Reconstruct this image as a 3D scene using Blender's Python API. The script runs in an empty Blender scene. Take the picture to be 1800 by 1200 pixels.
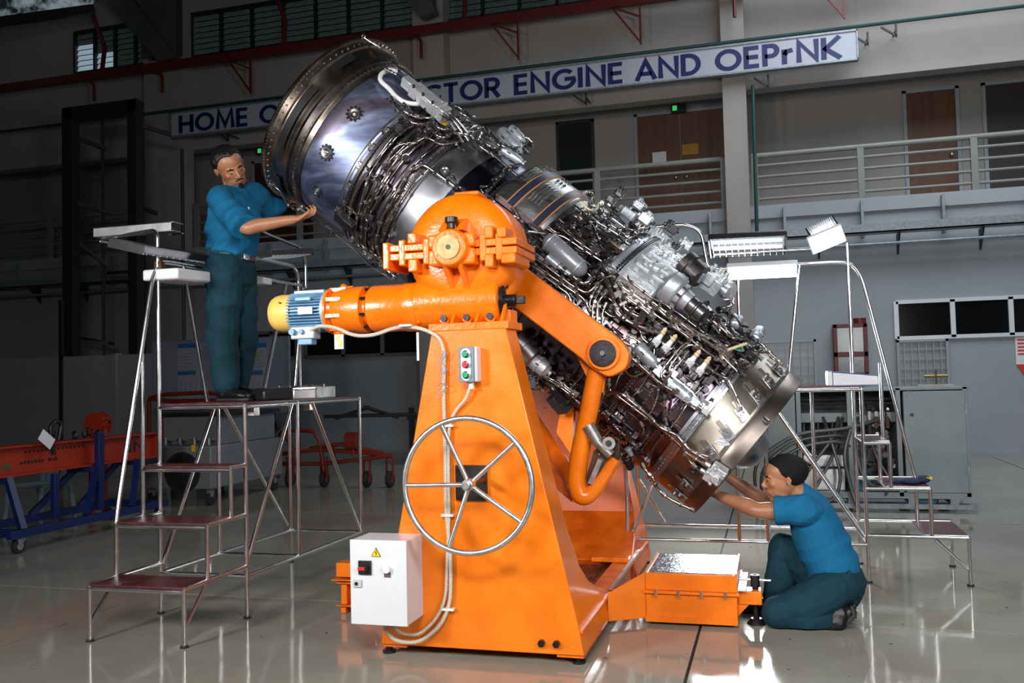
import bpy, bmesh, math, random
from math import sin, cos, pi, radians, sqrt, atan2
from mathutils import Vector as V, Matrix, Quaternion
random.seed(7)
SC = bpy.context.scene
COL = SC.collection
# ---------------------------------------------------------------- camera
F_PX = 1591.0
YAW, PITCH, ROLL, CAMH = 0.27805, 0.04165, 0.02511, 1.4
_f = V((-sin(YAW)*cos(PITCH), cos(YAW)*cos(PITCH), sin(PITCH)))
_r0 = V((cos(YAW), sin(YAW), 0)); _d0 = _f.cross(_r0)
CR = _r0*cos(ROLL)+_d0*sin(ROLL); CD = -_r0*sin(ROLL)+_d0*cos(ROLL); CF = _f
CAMP = V((0, 0, CAMH))
cam = bpy.data.cameras.new('camera'); cam.sensor_width = 36; cam.lens = 36*F_PX/1800
cam.clip_start = .05; cam.clip_end = 200
camo = bpy.data.objects.new('camera', cam); COL.objects.link(camo)
camo.matrix_world = Matrix(((CR.x, -CD.x, -CF.x, 0), (CR.y, -CD.y, -CF.y, 0), (CR.z, -CD.z, -CF.z, CAMH), (0, 0, 0, 1)))
SC.camera = camo
SC.view_settings.view_transform = 'Standard'
SC.view_settings.look = 'None'
SC.view_settings.gamma = 1
SC.view_settings.use_curve_mapping = False
SC.view_settings.exposure = 0.0
SC.cycles.max_bounces = 8
SC.cycles.use_denoising = True
# ---------------------------------------------------------------- world, studio lights of the shoot and an added wall fill
w = bpy.data.worlds.new('hangar_air'); SC.world = w; w.use_nodes = True
w.node_tree.nodes['Background'].inputs[0].default_value = (.55, .6, .7, 1)
w.node_tree.nodes['Background'].inputs[1].default_value = .035
def area(name, loc, target, size, power, color=(1, 1, 1), sy=None, spread=180):
    l = bpy.data.lights.new(name, 'AREA'); l.energy = power; l.size = size; l.color = color
    if sy: l.shape = 'RECTANGLE'; l.size_y = sy
    l.spread = radians(spread)
    o = bpy.data.objects.new(name, l); COL.objects.link(o); o.location = loc
    o.rotation_euler = (V(target)-V(loc)).to_track_quat('-Z', 'Y').to_euler()
    return o
area('key_softbox', (-4.3, 0.2, 2.7), (-1.7, 5.2, 1.9), .8, 88, (1, .98, .96), spread=110)
area('fill_softbox', (2.6, 0.6, 2.5), (0, 6.0, 1.2), 1.2, 90, (.95, .98, 1), spread=120)
area('strip_softbox', (-.6, -.6, 3.6), (-1.0, 5.6, 2.0), 1.6, 110, (1, 1, 1), sy=.7, spread=120)
area('rear_softbox', (-.40, 8.45, 1.28), (-.1, 4.2, .3), .72, 40, (.92, .96, 1), sy=.55, spread=150)  # stands behind the engine
area('added_wall_fill', (2.5, 11.5, 8.5), (2.5, 13, 0), 5, 420, (.84, .92, 1), spread=160)  # added unseen light from above, lifts the right part of the back wall
# ---------------------------------------------------------------- pixel helpers: a photo pixel on a real plane
def ray(x, y):
    return CR*(x-900)+CD*(y-600)+CF*F_PX
def atY(x, y, Y):
    d = ray(x, y); return CAMP+d*(Y/d.y)
def atX(x, y, X):
    d = ray(x, y); return CAMP+d*(X/d.x)
def atZ(x, y, z=0.):
    d = ray(x, y); return CAMP+d*((z-CAMH)/d.z)
# ---------------------------------------------------------------- mesh builder
def perp(d):
    d = d.normalized()
    a = V((0, 0, 1)) if abs(d.z) < .9 else V((1, 0, 0))
    u = d.cross(a).normalized(); return u, d.cross(u).normalized()
def fillet(pts, r, n=4, closed=False):
    pts = [V(p) for p in pts]
    if len(pts) < 3 or r <= 0: return pts
    out = []; N = len(pts)
    for i in range(N):
        if not closed and i in (0, N-1): out.append(pts[i]); continue
        p, a, b = pts[i], pts[i-1], pts[(i+1) % N]
        da, db = a-p, b-p
        t = min(r, da.length*.48, db.length*.48)
        A = p+da.normalized()*t; B = p+db.normalized()*t
        for k in range(n+1):
            s = k/n; out.append(A*(1-s)**2+p*2*s*(1-s)+B*s*s)
    return out
class MB:
    def __init__(s): s.v = []; s.f = []
    def add(s, vs, fs):
        o = len(s.v); s.v += [V(p) for p in vs]; s.f += [tuple(i+o for i in f) for f in fs]; return s
    def obox(s, c, ax, h):
        c = V(c); X, Y, Z = [V(a)*k for a, k in zip(ax, h)]
        vs = [c+X*i+Y*j+Z*k for i in (-1, 1) for j in (-1, 1) for k in (-1, 1)]
        return s.add(vs, [(0, 1, 3, 2), (4, 6, 7, 5), (0, 4, 5, 1), (2, 3, 7, 6), (0, 2, 6, 4), (1, 5, 7, 3)])
    def box(s, p0, p1):
        p0, p1 = V(p0), V(p1)
        return s.obox((p0+p1)/2, ((1, 0, 0), (0, 1, 0), (0, 0, 1)), [abs(k)/2 for k in (p1-p0)])
    def bar(s, a, b, w, h, up=(0, 0, 1)):
        a, b = V(a), V(b); d = (b-a); L = d.length; d.normalize()
        sd = d.cross(V(up))
        if sd.length < 1e-4: sd = d.cross(V((0, 1, 0)))
        sd.normalize(); u = sd.cross(d).normalized()
        return s.obox((a+b)/2, (d, sd, u), (L/2, w/2, h/2))
    def rings(s, rs, closed=False, caps=True):
        n = len(rs[0]); vs = [p for r in rs for p in r]; fs = []
        m = len(rs)
        for i in range(m if closed else m-1):
            j = (i+1) % m
            for k in range(n):
                l = (k+1) % n
                fs.append((i*n+k, i*n+l, j*n+l, j*n+k))
        if caps and not closed:
            fs.append(tuple(range(n-1, -1, -1))); fs.append(tuple((m-1)*n+k for k in range(n)))
        return s.add(vs, fs)
    def tube(s, pts, r, n=8, closed=False, bend=0, caps=True, bn=4):
        pts = fillet(pts, bend, bn, closed) if bend else [V(p) for p in pts]
        q = [pts[0]]
        for p in pts[1:]:
            if (p-q[-1]).length > 1e-5: q.append(p)
        pts = q; N = len(pts)
        if N < 2: return s
        T = []
        for i in range(N):
            if closed: t = pts[(i+1) % N]-pts[i-1]
            else: t = pts[min(i+1, N-1)]-pts[max(i-1, 0)]
            T.append(t.normalized() if t.length > 1e-9 else V((0, 0, 1)))
        u, v = perp(T[0]); rs = []
        for i in range(N):
            if i:
                ax = T[i-1].cross(T[i])
                if ax.length > 1e-7:
                    u = Quaternion(ax.normalized(), T[i-1].angle(T[i])) @ u
                u = (u-T[i]*u.dot(T[i])).normalized()
            v = T[i].cross(u)
            R = r[i] if isinstance(r, (list, tuple)) else r
            rs.append([pts[i]+u*R*cos(2*pi*k/n)+v*R*sin(2*pi*k/n) for k in range(n)])
        return s.rings(rs, closed, caps)
    def cyl(s, a, b, r, r2=None, n=16, caps=True):
        a, b = V(a), V(b); u, v = perp(b-a); r2 = r if r2 is None else r2
        return s.rings([[p+(u*cos(2*pi*k/n)-v*sin(2*pi*k/n))*q for k in range(n)] for p, q in ((a, r), (b, r2))], False, caps)
    def lathe(s, prof, o, ax, n=32, a0=0, a1=2*pi, u=None, caps=True):
        """prof: (distance along ax, radius)"""
        o = V(o); ax = V(ax).normalized()
        if u is None: u, v = perp(ax)
        else: u = V(u); v = ax.cross(u)
        full = abs(a1-a0-2*pi) < 1e-6; m = n if full else n+1
        vs = []; fs = []
        for (d, r) in prof:
            for k in range(m):
                t = a0+(a1-a0)*k/n; vs.append(o+ax*d+(u*cos(t)+v*sin(t))*r)
        for i in range(len(prof)-1):
            for k in range(n):
                l = (k+1) % m
                fs.append((i*m+k, i*m+l, (i+1)*m+l, (i+1)*m+k))
        if full and caps:
            if prof[0][1] > 1e-6: fs.append(tuple(range(m-1, -1, -1)))
            if prof[-1][1] > 1e-6: fs.append(tuple((len(prof)-1)*m+k for k in range(m)))
        return s.add(vs, fs)
    def prism(s, poly, vec):
        poly = [V(p) for p in poly]; n = len(poly); vec = V(vec)
        return s.add(poly+[p+vec for p in poly], [tuple(range(n-1, -1, -1)), tuple(range(n, 2*n))]+[(i, (i+1) % n, n+(i+1) % n, n+i) for i in range(n)])
    def ball(s, c, r, n=12, m=8, ax=None, sc=(1, 1, 1)):
        c = V(c); ax = ax or ((1, 0, 0), (0, 1, 0), (0, 0, 1)); A = [V(a)*k*r for a, k in zip(ax, sc)]
        rs = []
        for i in range(1, m):
            t = pi*i/m
            rs.append([c+A[0]*sin(t)*cos(2*pi*k/n)+A[1]*sin(t)*sin(2*pi*k/n)+A[2]*cos(t) for k in range(n)])
        o = len(s.v); s.rings(rs, False, False)
        s.v += [c+A[2], c-A[2]]; tp = len(s.v)-2
        for k in range(n):
            s.f.append((tp, o+(k+1) % n, o+k)); s.f.append((tp+1, o+(m-2)*n+k, o+(m-2)*n+(k+1) % n))
        return s
    def mesh(s, name, mat, off=V((0, 0, 0)), smooth=35):
        me = bpy.data.meshes.new(name)
        me.from_pydata([p-off for p in s.v], [], s.f)
        bm = bmesh.new(); bm.from_mesh(me); bmesh.ops.recalc_face_normals(bm, faces=bm.faces); bm.to_mesh(me); bm.free()
        if smooth:
            for p in me.polygons: p.use_smooth = True
            me.set_sharp_from_angle(angle=radians(smooth))
        me.materials.append(mat); return me
    def build(s, name, mat, parent=None, bevel=0, smooth=35, kind=None, label=None, bseg=2):
        off = V((0, 0, 0)); q = parent
        while q is not None: off += q.location; q = q.parent
        o = bpy.data.objects.new(name, s.mesh(name, mat, off, smooth)); COL.objects.link(o)
        if parent is not None: o.parent = parent
        if kind: o['kind'] = kind
        if label: o['label'] = label
        if bevel:
            b = o.modifiers.new('bevel', 'BEVEL'); b.width = bevel; b.segments = bseg; b.limit_method = 'ANGLE'; b.angle_limit = radians(40); b.harden_normals = False
        return o
def thing(name, label, cat, loc=(0, 0, 0), group=None, rz=0):
    o = bpy.data.objects.new(name, None); COL.objects.link(o); o.location = loc; o.rotation_euler = (0, 0, rz)
    o.empty_display_size = .1
    o['label'] = label; o['category'] = cat
    if group: o['group'] = group
    return o
def tag(o, label, cat, group=None):
    o['label'] = label; o['category'] = cat
    if group: o['group'] = group
    return o
def struct(name, mb, mat, **k):
    return mb.build(name, mat, kind='structure', **k)
def dup(o, loc=None, parent=None):
    c = o.copy(); COL.objects.link(c)
    if parent is not None: c.parent = parent
    if loc is not None: c.location = loc
    for ch in list(o.children): dup(ch, None, c)
    return c
# ---------------------------------------------------------------- materials
MATS = {}
def mat(name, col, rough=.5, metal=0., noise=0., nscale=8., col2=None, bump=0., bscale=60., rvar=0., emit=None, est=0., coat=0., spec=.5, stretch=None, aniso=0.):
    if name in MATS: return MATS[name]
    m = bpy.data.materials.new(name); MATS[name] = m; m.use_nodes = True
    nt = m.node_tree; b = nt.nodes['Principled BSDF']; L = nt.links.new
    c = (*col, 1)
    b.inputs['Base Color'].default_value = c; b.inputs['Roughness'].default_value = rough; b.inputs['Metallic'].default_value = metal
    b.inputs['Coat Weight'].default_value = coat; b.inputs['Coat Roughness'].default_value = .12
    b.inputs['Specular IOR Level'].default_value = spec
    tc = nt.nodes.new('ShaderNodeTexCoord'); src = tc.outputs['Object']
    if stretch:
        mp = nt.nodes.new('ShaderNodeMapping'); mp.inputs['Scale'].default_value = stretch; L(src, mp.inputs[0]); src = mp.outputs[0]
    if noise or rvar:
        n = nt.nodes.new('ShaderNodeTexNoise'); n.inputs['Scale'].default_value = nscale; n.inputs['Detail'].default_value = 6; n.inputs['Roughness'].default_value = .62
        L(src, n.inputs['Vector'])
        if noise:
            r = nt.nodes.new('ShaderNodeValToRGB'); L(n.outputs['Fac'], r.inputs[0])
            c2 = (*(col2 if col2 else [k*(1-noise) for k in col]), 1)
            r.color_ramp.elements[0].position = .35; r.color_ramp.elements[0].color = c2
            r.color_ramp.elements[1].position = .62; r.color_ramp.elements[1].color = c
            L(r.outputs[0], b.inputs['Base Color'])
        if rvar:
            mr = nt.nodes.new('ShaderNodeMapRange'); L(n.outputs['Fac'], mr.inputs[0])
            mr.inputs[1].default_value = .3; mr.inputs[2].default_value = .7
            mr.inputs[3].default_value = max(.02, rough-rvar); mr.inputs[4].default_value = min(1, rough+rvar); L(mr.outputs[0], b.inputs['Roughness'])
    if bump:
        n2 = nt.nodes.new('ShaderNodeTexNoise'); n2.inputs['Scale'].default_value = bscale; n2.inputs['Detail'].default_value = 3
        L(src, n2.inputs['Vector'])
        bp = nt.nodes.new('ShaderNodeBump'); bp.inputs['Strength'].default_value = bump; bp.inputs['Distance'].default_value = .01
        L(n2.outputs['Fac'], bp.inputs['Height']); L(bp.outputs[0], b.inputs['Normal'])
    if emit:
        b.inputs['Emission Color'].default_value = (*emit, 1); b.inputs['Emission Strength'].default_value = est
    return m
orange = mat('orange_paint', (.88, .195, .0015), .33, 0, .22, 5, (.74, .15, .001), .08, 120, .08, coat=.25)
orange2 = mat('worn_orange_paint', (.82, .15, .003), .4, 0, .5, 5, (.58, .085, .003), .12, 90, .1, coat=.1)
orange_cast = mat('orange_cast_paint', (.86, .175, .0015), .28, 0, .15, 6, (.74, .14, .0015), .2, 45, .06, coat=.15)
steel = mat('polished_steel_tube', (.80, .80, .81), .22, 1., .06, 14, None, 0, 60, .02)
steel_b = mat('brushed_steel', (.72, .71, .7), .34, 1., .12, 20, None, .05, 200, .06)
chrome = mat('chrome', (.75, .75, .75), .1, 1.)
dark_steel = mat('dark_steel', (.045, .04, .045), .38, .8, .3, 12, None, .1, 60, .08)
black = mat('black_plastic', (.012, .012, .013), .38)
blackp = mat('black_painted_steel', (.02, .02, .022), .5, 0, .3, 6)
rubber = mat('black_rubber', (.015, .015, .015), .75)
white_en = mat('white_enamel', (.68, .69, .71), .35, 0, .05, 5)
white_pl = mat('white_plastic', (.72, .72, .72), .45)
grey_paint = mat('grey_green_cabinet_paint', (.28, .33, .34), .42, 0, .2, 3, (.22, .27, .275), .04, 40, .1)
wallm = mat('cream_wall_paint', (.34, .31, .285), .75, 0, .12, .7, (.30, .275, .255), .05, 30)
wall_low = mat('blue_grey_wall_paint', (.32, .345, .37), .7, 0, .1, .8, (.28, .305, .33), .04, 30)
wood = mat('brown_wood', (.13, .05, .018), .45, 0, .4, 3, (.085, .03, .01), 0, 60, 0, stretch=(6, 1, .4))
red_paint = mat('dark_red_paint', (.13, .012, .014), .45, 0, .2, 5)
green_paint = mat('dark_green_pipe_paint', (.01, .05, .048), .5)
steelgrey = mat('grey_structural_steel', (.085, .09, .10), .55, 0, .2, 2)
galv = mat('galvanised_steel', (.30, .34, .36), .5, .5, .3, 18, (.2, .23, .25))
rail_paint = mat('grey_green_rail_paint', (.22, .225, .20), .5, 0, .15, 4)
glass_dark = mat('dark_window_glass', (.004, .004, .005), .1, spec=.5)
tread = mat('maroon_tread_board', (.10, .022, .025), .38, 0, .5, 10, (.05, .014, .016), .1, 50, .1)
navy = mat('navy_letter_paint', (.004, .011, .10), .5)
sign_white = mat('sign_white_panel', (.42, .44, .5), .5, 0, .05, 3)
# ================================================================= THE SETTING
def floor_mat():
    m = bpy.data.materials.new('polished_epoxy_floor'); m.use_nodes = True; nt = m.node_tree; b = nt.nodes['Principled BSDF']; L = nt.links.new
    tc = nt.nodes.new('ShaderNodeTexCoord')
    n = nt.nodes.new('ShaderNodeTexNoise'); n.inputs['Scale'].default_value = .9; n.inputs['Detail'].default_value = 7; n.inputs['Roughness'].default_value = .6
    L(tc.outputs['Object'], n.inputs['Vector'])
    r = nt.nodes.new('ShaderNodeValToRGB'); L(n.outputs['Fac'], r.inputs[0])
    r.color_ramp.elements[0].position = .35; r.color_ramp.elements[0].color = (.25, .232, .185, 1)
    r.color_ramp.elements[1].position = .65; r.color_ramp.elements[1].color = (.33, .312, .255, 1)
    # scattered dark specks and scuffs
    n3 = nt.nodes.new('ShaderNodeTexNoise'); n3.inputs['Scale'].default_value = 16; n3.inputs['Detail'].default_value = 2
    L(tc.outputs['Object'], n3.inputs['Vector'])
    r3 = nt.nodes.new('ShaderNodeValToRGB'); L(n3.outputs['Fac'], r3.inputs[0])
    r3.color_ramp.elements[0].position = .235; r3.color_ramp.elements[0].color = (.12, .12, .12, 1)
    r3.color_ramp.elements[1].position = .27; r3.color_ramp.elements[1].color = (1, 1, 1, 1)
    mx = nt.nodes.new('ShaderNodeMix'); mx.data_type = 'RGBA'; mx.blend_type = 'MULTIPLY'; mx.inputs[0].default_value = 1
    L(r.outputs[0], mx.inputs[6]); L(r3.outputs[0], mx.inputs[7]); L(mx.outputs[2], b.inputs['Base Color'])
    mr = nt.nodes.new('ShaderNodeMapRange'); L(n.outputs['Fac'], mr.inputs[0]); mr.inputs[1].default_value = .3; mr.inputs[2].default_value = .7
    mr.inputs[3].default_value = .05; mr.inputs[4].default_value = .12; L(mr.outputs[0], b.inputs['Roughness'])
    n2 = nt.nodes.new('ShaderNodeTexNoise'); n2.inputs['Scale'].default_value = 4.5; n2.inputs['Detail'].default_value = 4; L(tc.outputs['Object'], n2.inputs['Vector'])
    bp = nt.nodes.new('ShaderNodeBump'); bp.inputs['Strength'].default_value = .06; bp.inputs['Distance'].default_value = .02
    L(n2.outputs['Fac'], bp.inputs['Height']); L(bp.outputs[0], b.inputs['Normal'])
    b.inputs['Specular IOR Level'].default_value = .55
    return m
fm = floor_mat()
slab_dark = mat('dark_joint_filler', (.03, .026, .022), .7)
fl_base = struct('floor', MB().box((-20, -4, -.25), (9, 17.6, -.012)), slab_dark)
xs = [-20, -15.2, -11.5, -7.8, -4.13, -.43, 3.27, 6.97, 9]; ys = [-4, -1.9, 1.75, 5.35, 9.0, 12.6, 17.6]
g = .008
for i in range(len(xs)-1):
    for j in range(len(ys)-1):
        MB().box((xs[i]+g, ys[j]+.007, -.06), (xs[i+1]-g, ys[j+1]-.007, 0)).build('floor_slab', fm, fl_base, smooth=0)
WY = 15.7; BY = 17.2
# back wall: lower part, lintel band above the balcony, upper wall with louvre openings
wb = struct('wall_back', MB().box((-20, WY, 0), (6.5, WY+.25, 4.2)), wall_low, smooth=0)
def wallpart(name, p0, p1, m=wallm, **k): return MB().box(p0, p1).build(name, m, wb, smooth=0, **k)
wallpart('balcony_floor_band', (-20, WY-.06, 3.98), (6.5, BY, 4.2), wall_low)
wallpart('lintel_beam', (-20, WY, 6.2), (6.5, WY+.3, 6.62))
wallpart('upper_wall', (-20, WY+.02, 6.62), (6.5, WY+.25, 8.08))
wallpart('top_wall', (-20, WY+.02, 9.0), (6.5, WY+.25, 11.2))
wallpart('balcony_ceiling', (-20, WY+.3, 6.62), (6.5, BY+.2, 6.8))
wallpart('balcony_rear_wall', (-20, BY, 4.2), (6.5, BY+.2, 6.62))
for x0, x1 in ((-20, -14.0), (-11.9, -11.15), (-6.15, -5.62), (-.62, 6.5)):
    wallpart('pier', (x0, WY+.02, 8.08), (x1, WY+.25, 9.0))
# pillars standing proud of the wall
for i, x in enumerate((-17.6, -12.0, -6.15, -.62, 4.75)):
    struct('trim_%d' % (i+1), MB().box((x, WY-.32, 0), (x+(.9 if x == -12.0 else .38 if x > -3 else .6), WY+.03, 9.6)), wallm, smooth=0)
struct('wall_right', MB().box((6.5, -4, 0), (6.7, 17.6, 11)), wall_low, smooth=0)
struct('wall_left', MB().box((-20.2, -4, 0), (-20, 17.6, 11)), wall_low, smooth=0)
struct('baseboard_back', MB().box((-20, WY-.03, 0), (6.5, WY-.001, .1)), wall_low, smooth=0)
# sloping roof seen at the top left: foil insulation between purlins
foil = mat('daylight_glow_foil', (.5, .55, .58), .35, .3, .5, 2.5, (.2, .22, .24), .8, 3, .15, emit=(.45, .6, .66), est=.3)  # emission puts the daylight caught by the foil into its colour
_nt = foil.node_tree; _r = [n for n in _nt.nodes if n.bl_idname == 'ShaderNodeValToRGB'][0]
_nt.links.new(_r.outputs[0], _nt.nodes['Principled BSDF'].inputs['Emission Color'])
_r.color_ramp.elements[0].color = (.02, .025, .03, 1); _r.color_ramp.elements[1].color = (.5, .62, .68, 1); _r.color_ramp.elements[0].position = .42; _r.color_ramp.elements[1].position = .56  # noise ramp breaks the painted daylight glow into patches
roof = struct('ceiling', MB().box((-20, -4, 11.0), (6.5, 17.6, 11.1)), steelgrey, smooth=0)
# roof foil at the far left
p = [atY(0, 0, 13.2), atY(172, 0, 14.6), atY(160, 14, 14.6), atY(0, 48, 13.2)]
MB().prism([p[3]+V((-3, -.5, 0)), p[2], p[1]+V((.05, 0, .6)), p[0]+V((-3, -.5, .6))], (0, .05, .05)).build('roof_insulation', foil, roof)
MB().bar(atY(0, 48, 13.1)+V((-2, -.3, 0)), atY(166, 16, 14.5), .12, .16).build('eaves_beam', blackp, roof)
# jalousie windows
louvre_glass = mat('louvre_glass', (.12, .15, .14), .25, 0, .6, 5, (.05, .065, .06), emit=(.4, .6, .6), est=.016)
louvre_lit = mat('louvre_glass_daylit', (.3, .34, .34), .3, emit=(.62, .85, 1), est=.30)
outside = mat('backing_behind_louvres', (.02, .024, .024), .6)
def jalousie(idx, x0, x1, ncol, z0=8.1, z1=8.98, lit=()):
    fr = MB()
    for k in range(ncol+1):
        x = x0+(x1-x0)*k/ncol; fr.box((x-.025, WY-.02, z0), (x+.025, WY+.06, z1))
    fr.box((x0, WY-.02, z0-.03), (x1, WY+.06, z0+.03)); fr.box((x0, WY-.02, z1-.03), (x1, WY+.06, z1+.03))
    w_ = fr.build('window_%d' % idx, blackp, smooth=0); w_['kind'] = 'structure'
    MB().box((x0, WY+.16, z0), (x1, WY+.2, z1)).build('backing', outside, w_, smooth=0)
    src = {}
    for c in range(ncol):
        xa = x0+(x1-x0)*c/ncol+.03; xb = x0+(x1-x0)*(c+1)/ncol-.03
        for r in range(7):
            z = z0+.05+(z1-z0-.08)*(r+.5)/7
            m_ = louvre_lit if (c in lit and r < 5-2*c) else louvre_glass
            key = m_.name
            if key not in src:
                h = (xb-xa)/2
                mb = MB().obox((0, 0, 0), ((1, 0, 0), (0, cos(1.15), sin(1.15)), (0, -sin(1.15), cos(1.15))), (h, .062, .003))
                src[key] = mb.mesh('louvre_slat', m_, smooth=0)
            o = bpy.data.objects.new('louvre_slat', src[key]); COL.objects.link(o); o.parent = w_; o.location = ((xa+xb)/2, WY+.06, z)
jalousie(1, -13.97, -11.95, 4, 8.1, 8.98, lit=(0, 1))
jalousie(2, -11.12, -6.2, 7)
jalousie(3, -5.6, -.66, 7)
# balcony doors and windows
def door(idx, x0, x1, z1, leaves, m, frame=wall_low, knob=True):
    fr = MB().box((x0-.06, BY-.05, 4.2), (x0, BY+.02, z1+.05)).box((x1, BY-.05, 4.2), (x1+.06, BY+.02, z1+.05)).box((x0-.06, BY-.05, z1), (x1+.06, BY+.02, z1+.06))
    d = fr.build('door_%d' % idx, frame, smooth=0); d['kind'] = 'structure'
    for k in range(leaves):
        a = x0+(x1-x0)*k/leaves+.008; b = x0+(x1-x0)*(k+1)/leaves-.008
        lf = MB().box((a, BY-.035, 4.22), (b, BY-.005, z1-.01)).build('door_leaf', m, d, smooth=0)
        if knob:
            MB().ball(((b-.09) if (leaves == 1 or k == 0) else a+.09, BY-.07, 5.12), .04).build('door_knob', steel_b, lf)
    return d
d1 = door(1, -2.3, -.7, 6.35, 2, wood)
door(2, 2.46, 3.25, 6.27, 1, wood)
door(3, 3.73, 5.2, 6.27, 2, mat('dark_brown_door', (.035, .025, .022), .5), knob=False)
door(4, -10.6, -9.2, 6.2, 1, mat('dark_maroon_door', (.05, .022, .015), .5), knob=False)
w4 = struct('window_4', MB().box((-3.9, BY-.03, 5.35), (-3.84, BY+.01, 6.4)).box((-3.2, BY-.03, 5.35), (-3.14, BY+.01, 6.4)).box((-3.9, BY-.03, 6.36), (-3.14, BY+.01, 6.42)).box((-3.9, BY-.03, 4.9), (-3.14, BY+.01, 5.0)), blackp, smooth=0)
MB().box((-3.84, BY-.02, 5.0), (-3.2, BY-.01, 6.36)).build('pane', mat('dim_pane', (.02, .025, .027), .12), w4)
w5 = struct('window_5', MB().box((-5.6, BY-.03, 5.3), (-4.95, BY+.01, 6.1)), blackp, smooth=0)
# transom window bands on the lower wall
def transom(idx, x0, x1, n, z0=1.93, z1=2.45):
    fr = MB(); wd = .035
    for k in range(n+1):
        x = x0+(x1-x0)*k/n; fr.box((x-wd, WY-.05, z0-.04), (x+wd, WY, z1+.04))
    fr.box((x0, WY-.05, z0-.06), (x1, WY, z0)).box((x0, WY-.05, z1), (x1, WY, z1+.06))
    o = struct('window_%d' % idx, fr, white_en if x0 > 0 else mat('grey_window_frame', (.12, .12, .125), .5), smooth=0)
    for k in range(n):
        a = x0+(x1-x0)*k/n+wd; b = x0+(x1-x0)*(k+1)/n-wd
        MB().box((a, WY-.02, z0), (b, WY-.008, z1)).build('pane', glass_dark, o, smooth=0)
transom(6, 1.96, 4.45, 3)
transom(7, -8.62, -6.2, 3, 1.95, 2.6)
transom(8, -9.9, -8.8, 2, 1.95, 2.4)
# steel mesh grilles over lower windows
gr_m = mat('pale_grille_paint', (.3, .33, .34), .5)
def grille(idx, x0, x1, z0, z1, nx, nz):
    fr = MB().box((x0, WY-.09, z0), (x0+.04, WY-.04, z1)).box((x1-.04, WY-.09, z0), (x1, WY-.04, z1)).box((x0, WY-.09, z1-.04), (x1, WY-.04, z1)).box((x0, WY-.09, z0), (x1, WY-.04, z0+.04))
    o = struct('window_%d' % idx, fr, gr_m, smooth=0)
    MB().box((x0+.04, WY-.03, z0+.04), (x1-.04, WY-.01, z1-.04)).build('frosted_pane', mat('frosted_pane', (.26, .27, .28), .3), o, smooth=0)
    for k in range(1, nx): MB().bar((x0+(x1-x0)*k/nx, WY-.07, z0), (x0+(x1-x0)*k/nx, WY-.07, z1), .016, .016).build('grille_bar', gr_m, o)
    for k in range(1, nz): MB().bar((x0, WY-.06, z0+(z1-z0)*k/nz), (x1, WY-.06, z0+(z1-z0)*k/nz), .016, .016).build('grille_bar', gr_m, o)
grille(9, 1.94, 2.7, .95, 1.87, 7, 6)
grille(10, -.35, .72, .95, 1.93, 9, 7)
# low white partition panels at the left
pm = mat('pale_partition_panel', (.30, .31, .32), .6, 0, .08, 2)
part_t = thing('partition_wall', 'low pale panelled partition wall behind the orange beam trolley', 'partition', (-13.5, 12.4, 0))
xp = [-14.5, -10.15, -8.72, -7.6]
xp = [atY(-330, 600, 12.4).x, atY(108, 600, 12.4).x, atY(203, 600, 12.4).x, atY(290, 600, 12.4).x]
for k in range(3):
    MB().box((xp[k]+.01, 12.4, 0), (xp[k+1]-.01, 12.46, 1.96)).build('panel', pm, part_t, smooth=0)
    MB().box((xp[k+1]-.03, 12.37, 0), (xp[k+1]+.03, 12.5, 1.98)).build('post', blackp if k == 0 else pm, part_t, smooth=0)
MB().box((xp[1]-.03, 12.37, 1.9), (xp[1]+.03, 12.43, 2.9)).build('post', blackp, part_t, smooth=0)
# ---------------------------------------------------------------- railings on the balcony
def railing(x0, x1, posts, label, zt=5.05, nr=4):
    t = thing('balcony_railing', label, 'railing', ((x0+x1)/2, WY, 4.2), 'balcony railings')
    MB().cyl((x0, WY-.02, zt), (x1, WY-.02, zt), .045, n=10).build('top_rail', rail_paint, t)
    for k in range(nr):
        z = 4.2+(zt-4.2)*(k+.6)/(nr+.5)
        MB().cyl((x0, WY-.02, z), (x1, WY-.02, z), .024, n=8).build('rail', rail_paint, t)
    for x in posts: MB().box((x-.05, WY-.06, 4.19), (x+.05, WY+.02, zt)).build('post', rail_paint, t, smooth=0)
railing(-5.5, -.62, (-5.45, -2.83, -.66), 'grey balcony railing in front of the brown double door')
railing(-.2, 6.4, (-.15, 1.52, 3.2, 4.9), 'grey balcony railing on the right bay, before the single brown door')
railing(-11.1, -6.2, (-11.0, -8.7, -6.25), 'grey balcony railing behind the standing worker')
railing(-17, -12.05, (-16.9, -14.6, -12.1), 'grey balcony railing in the dark bay at far left')
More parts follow.
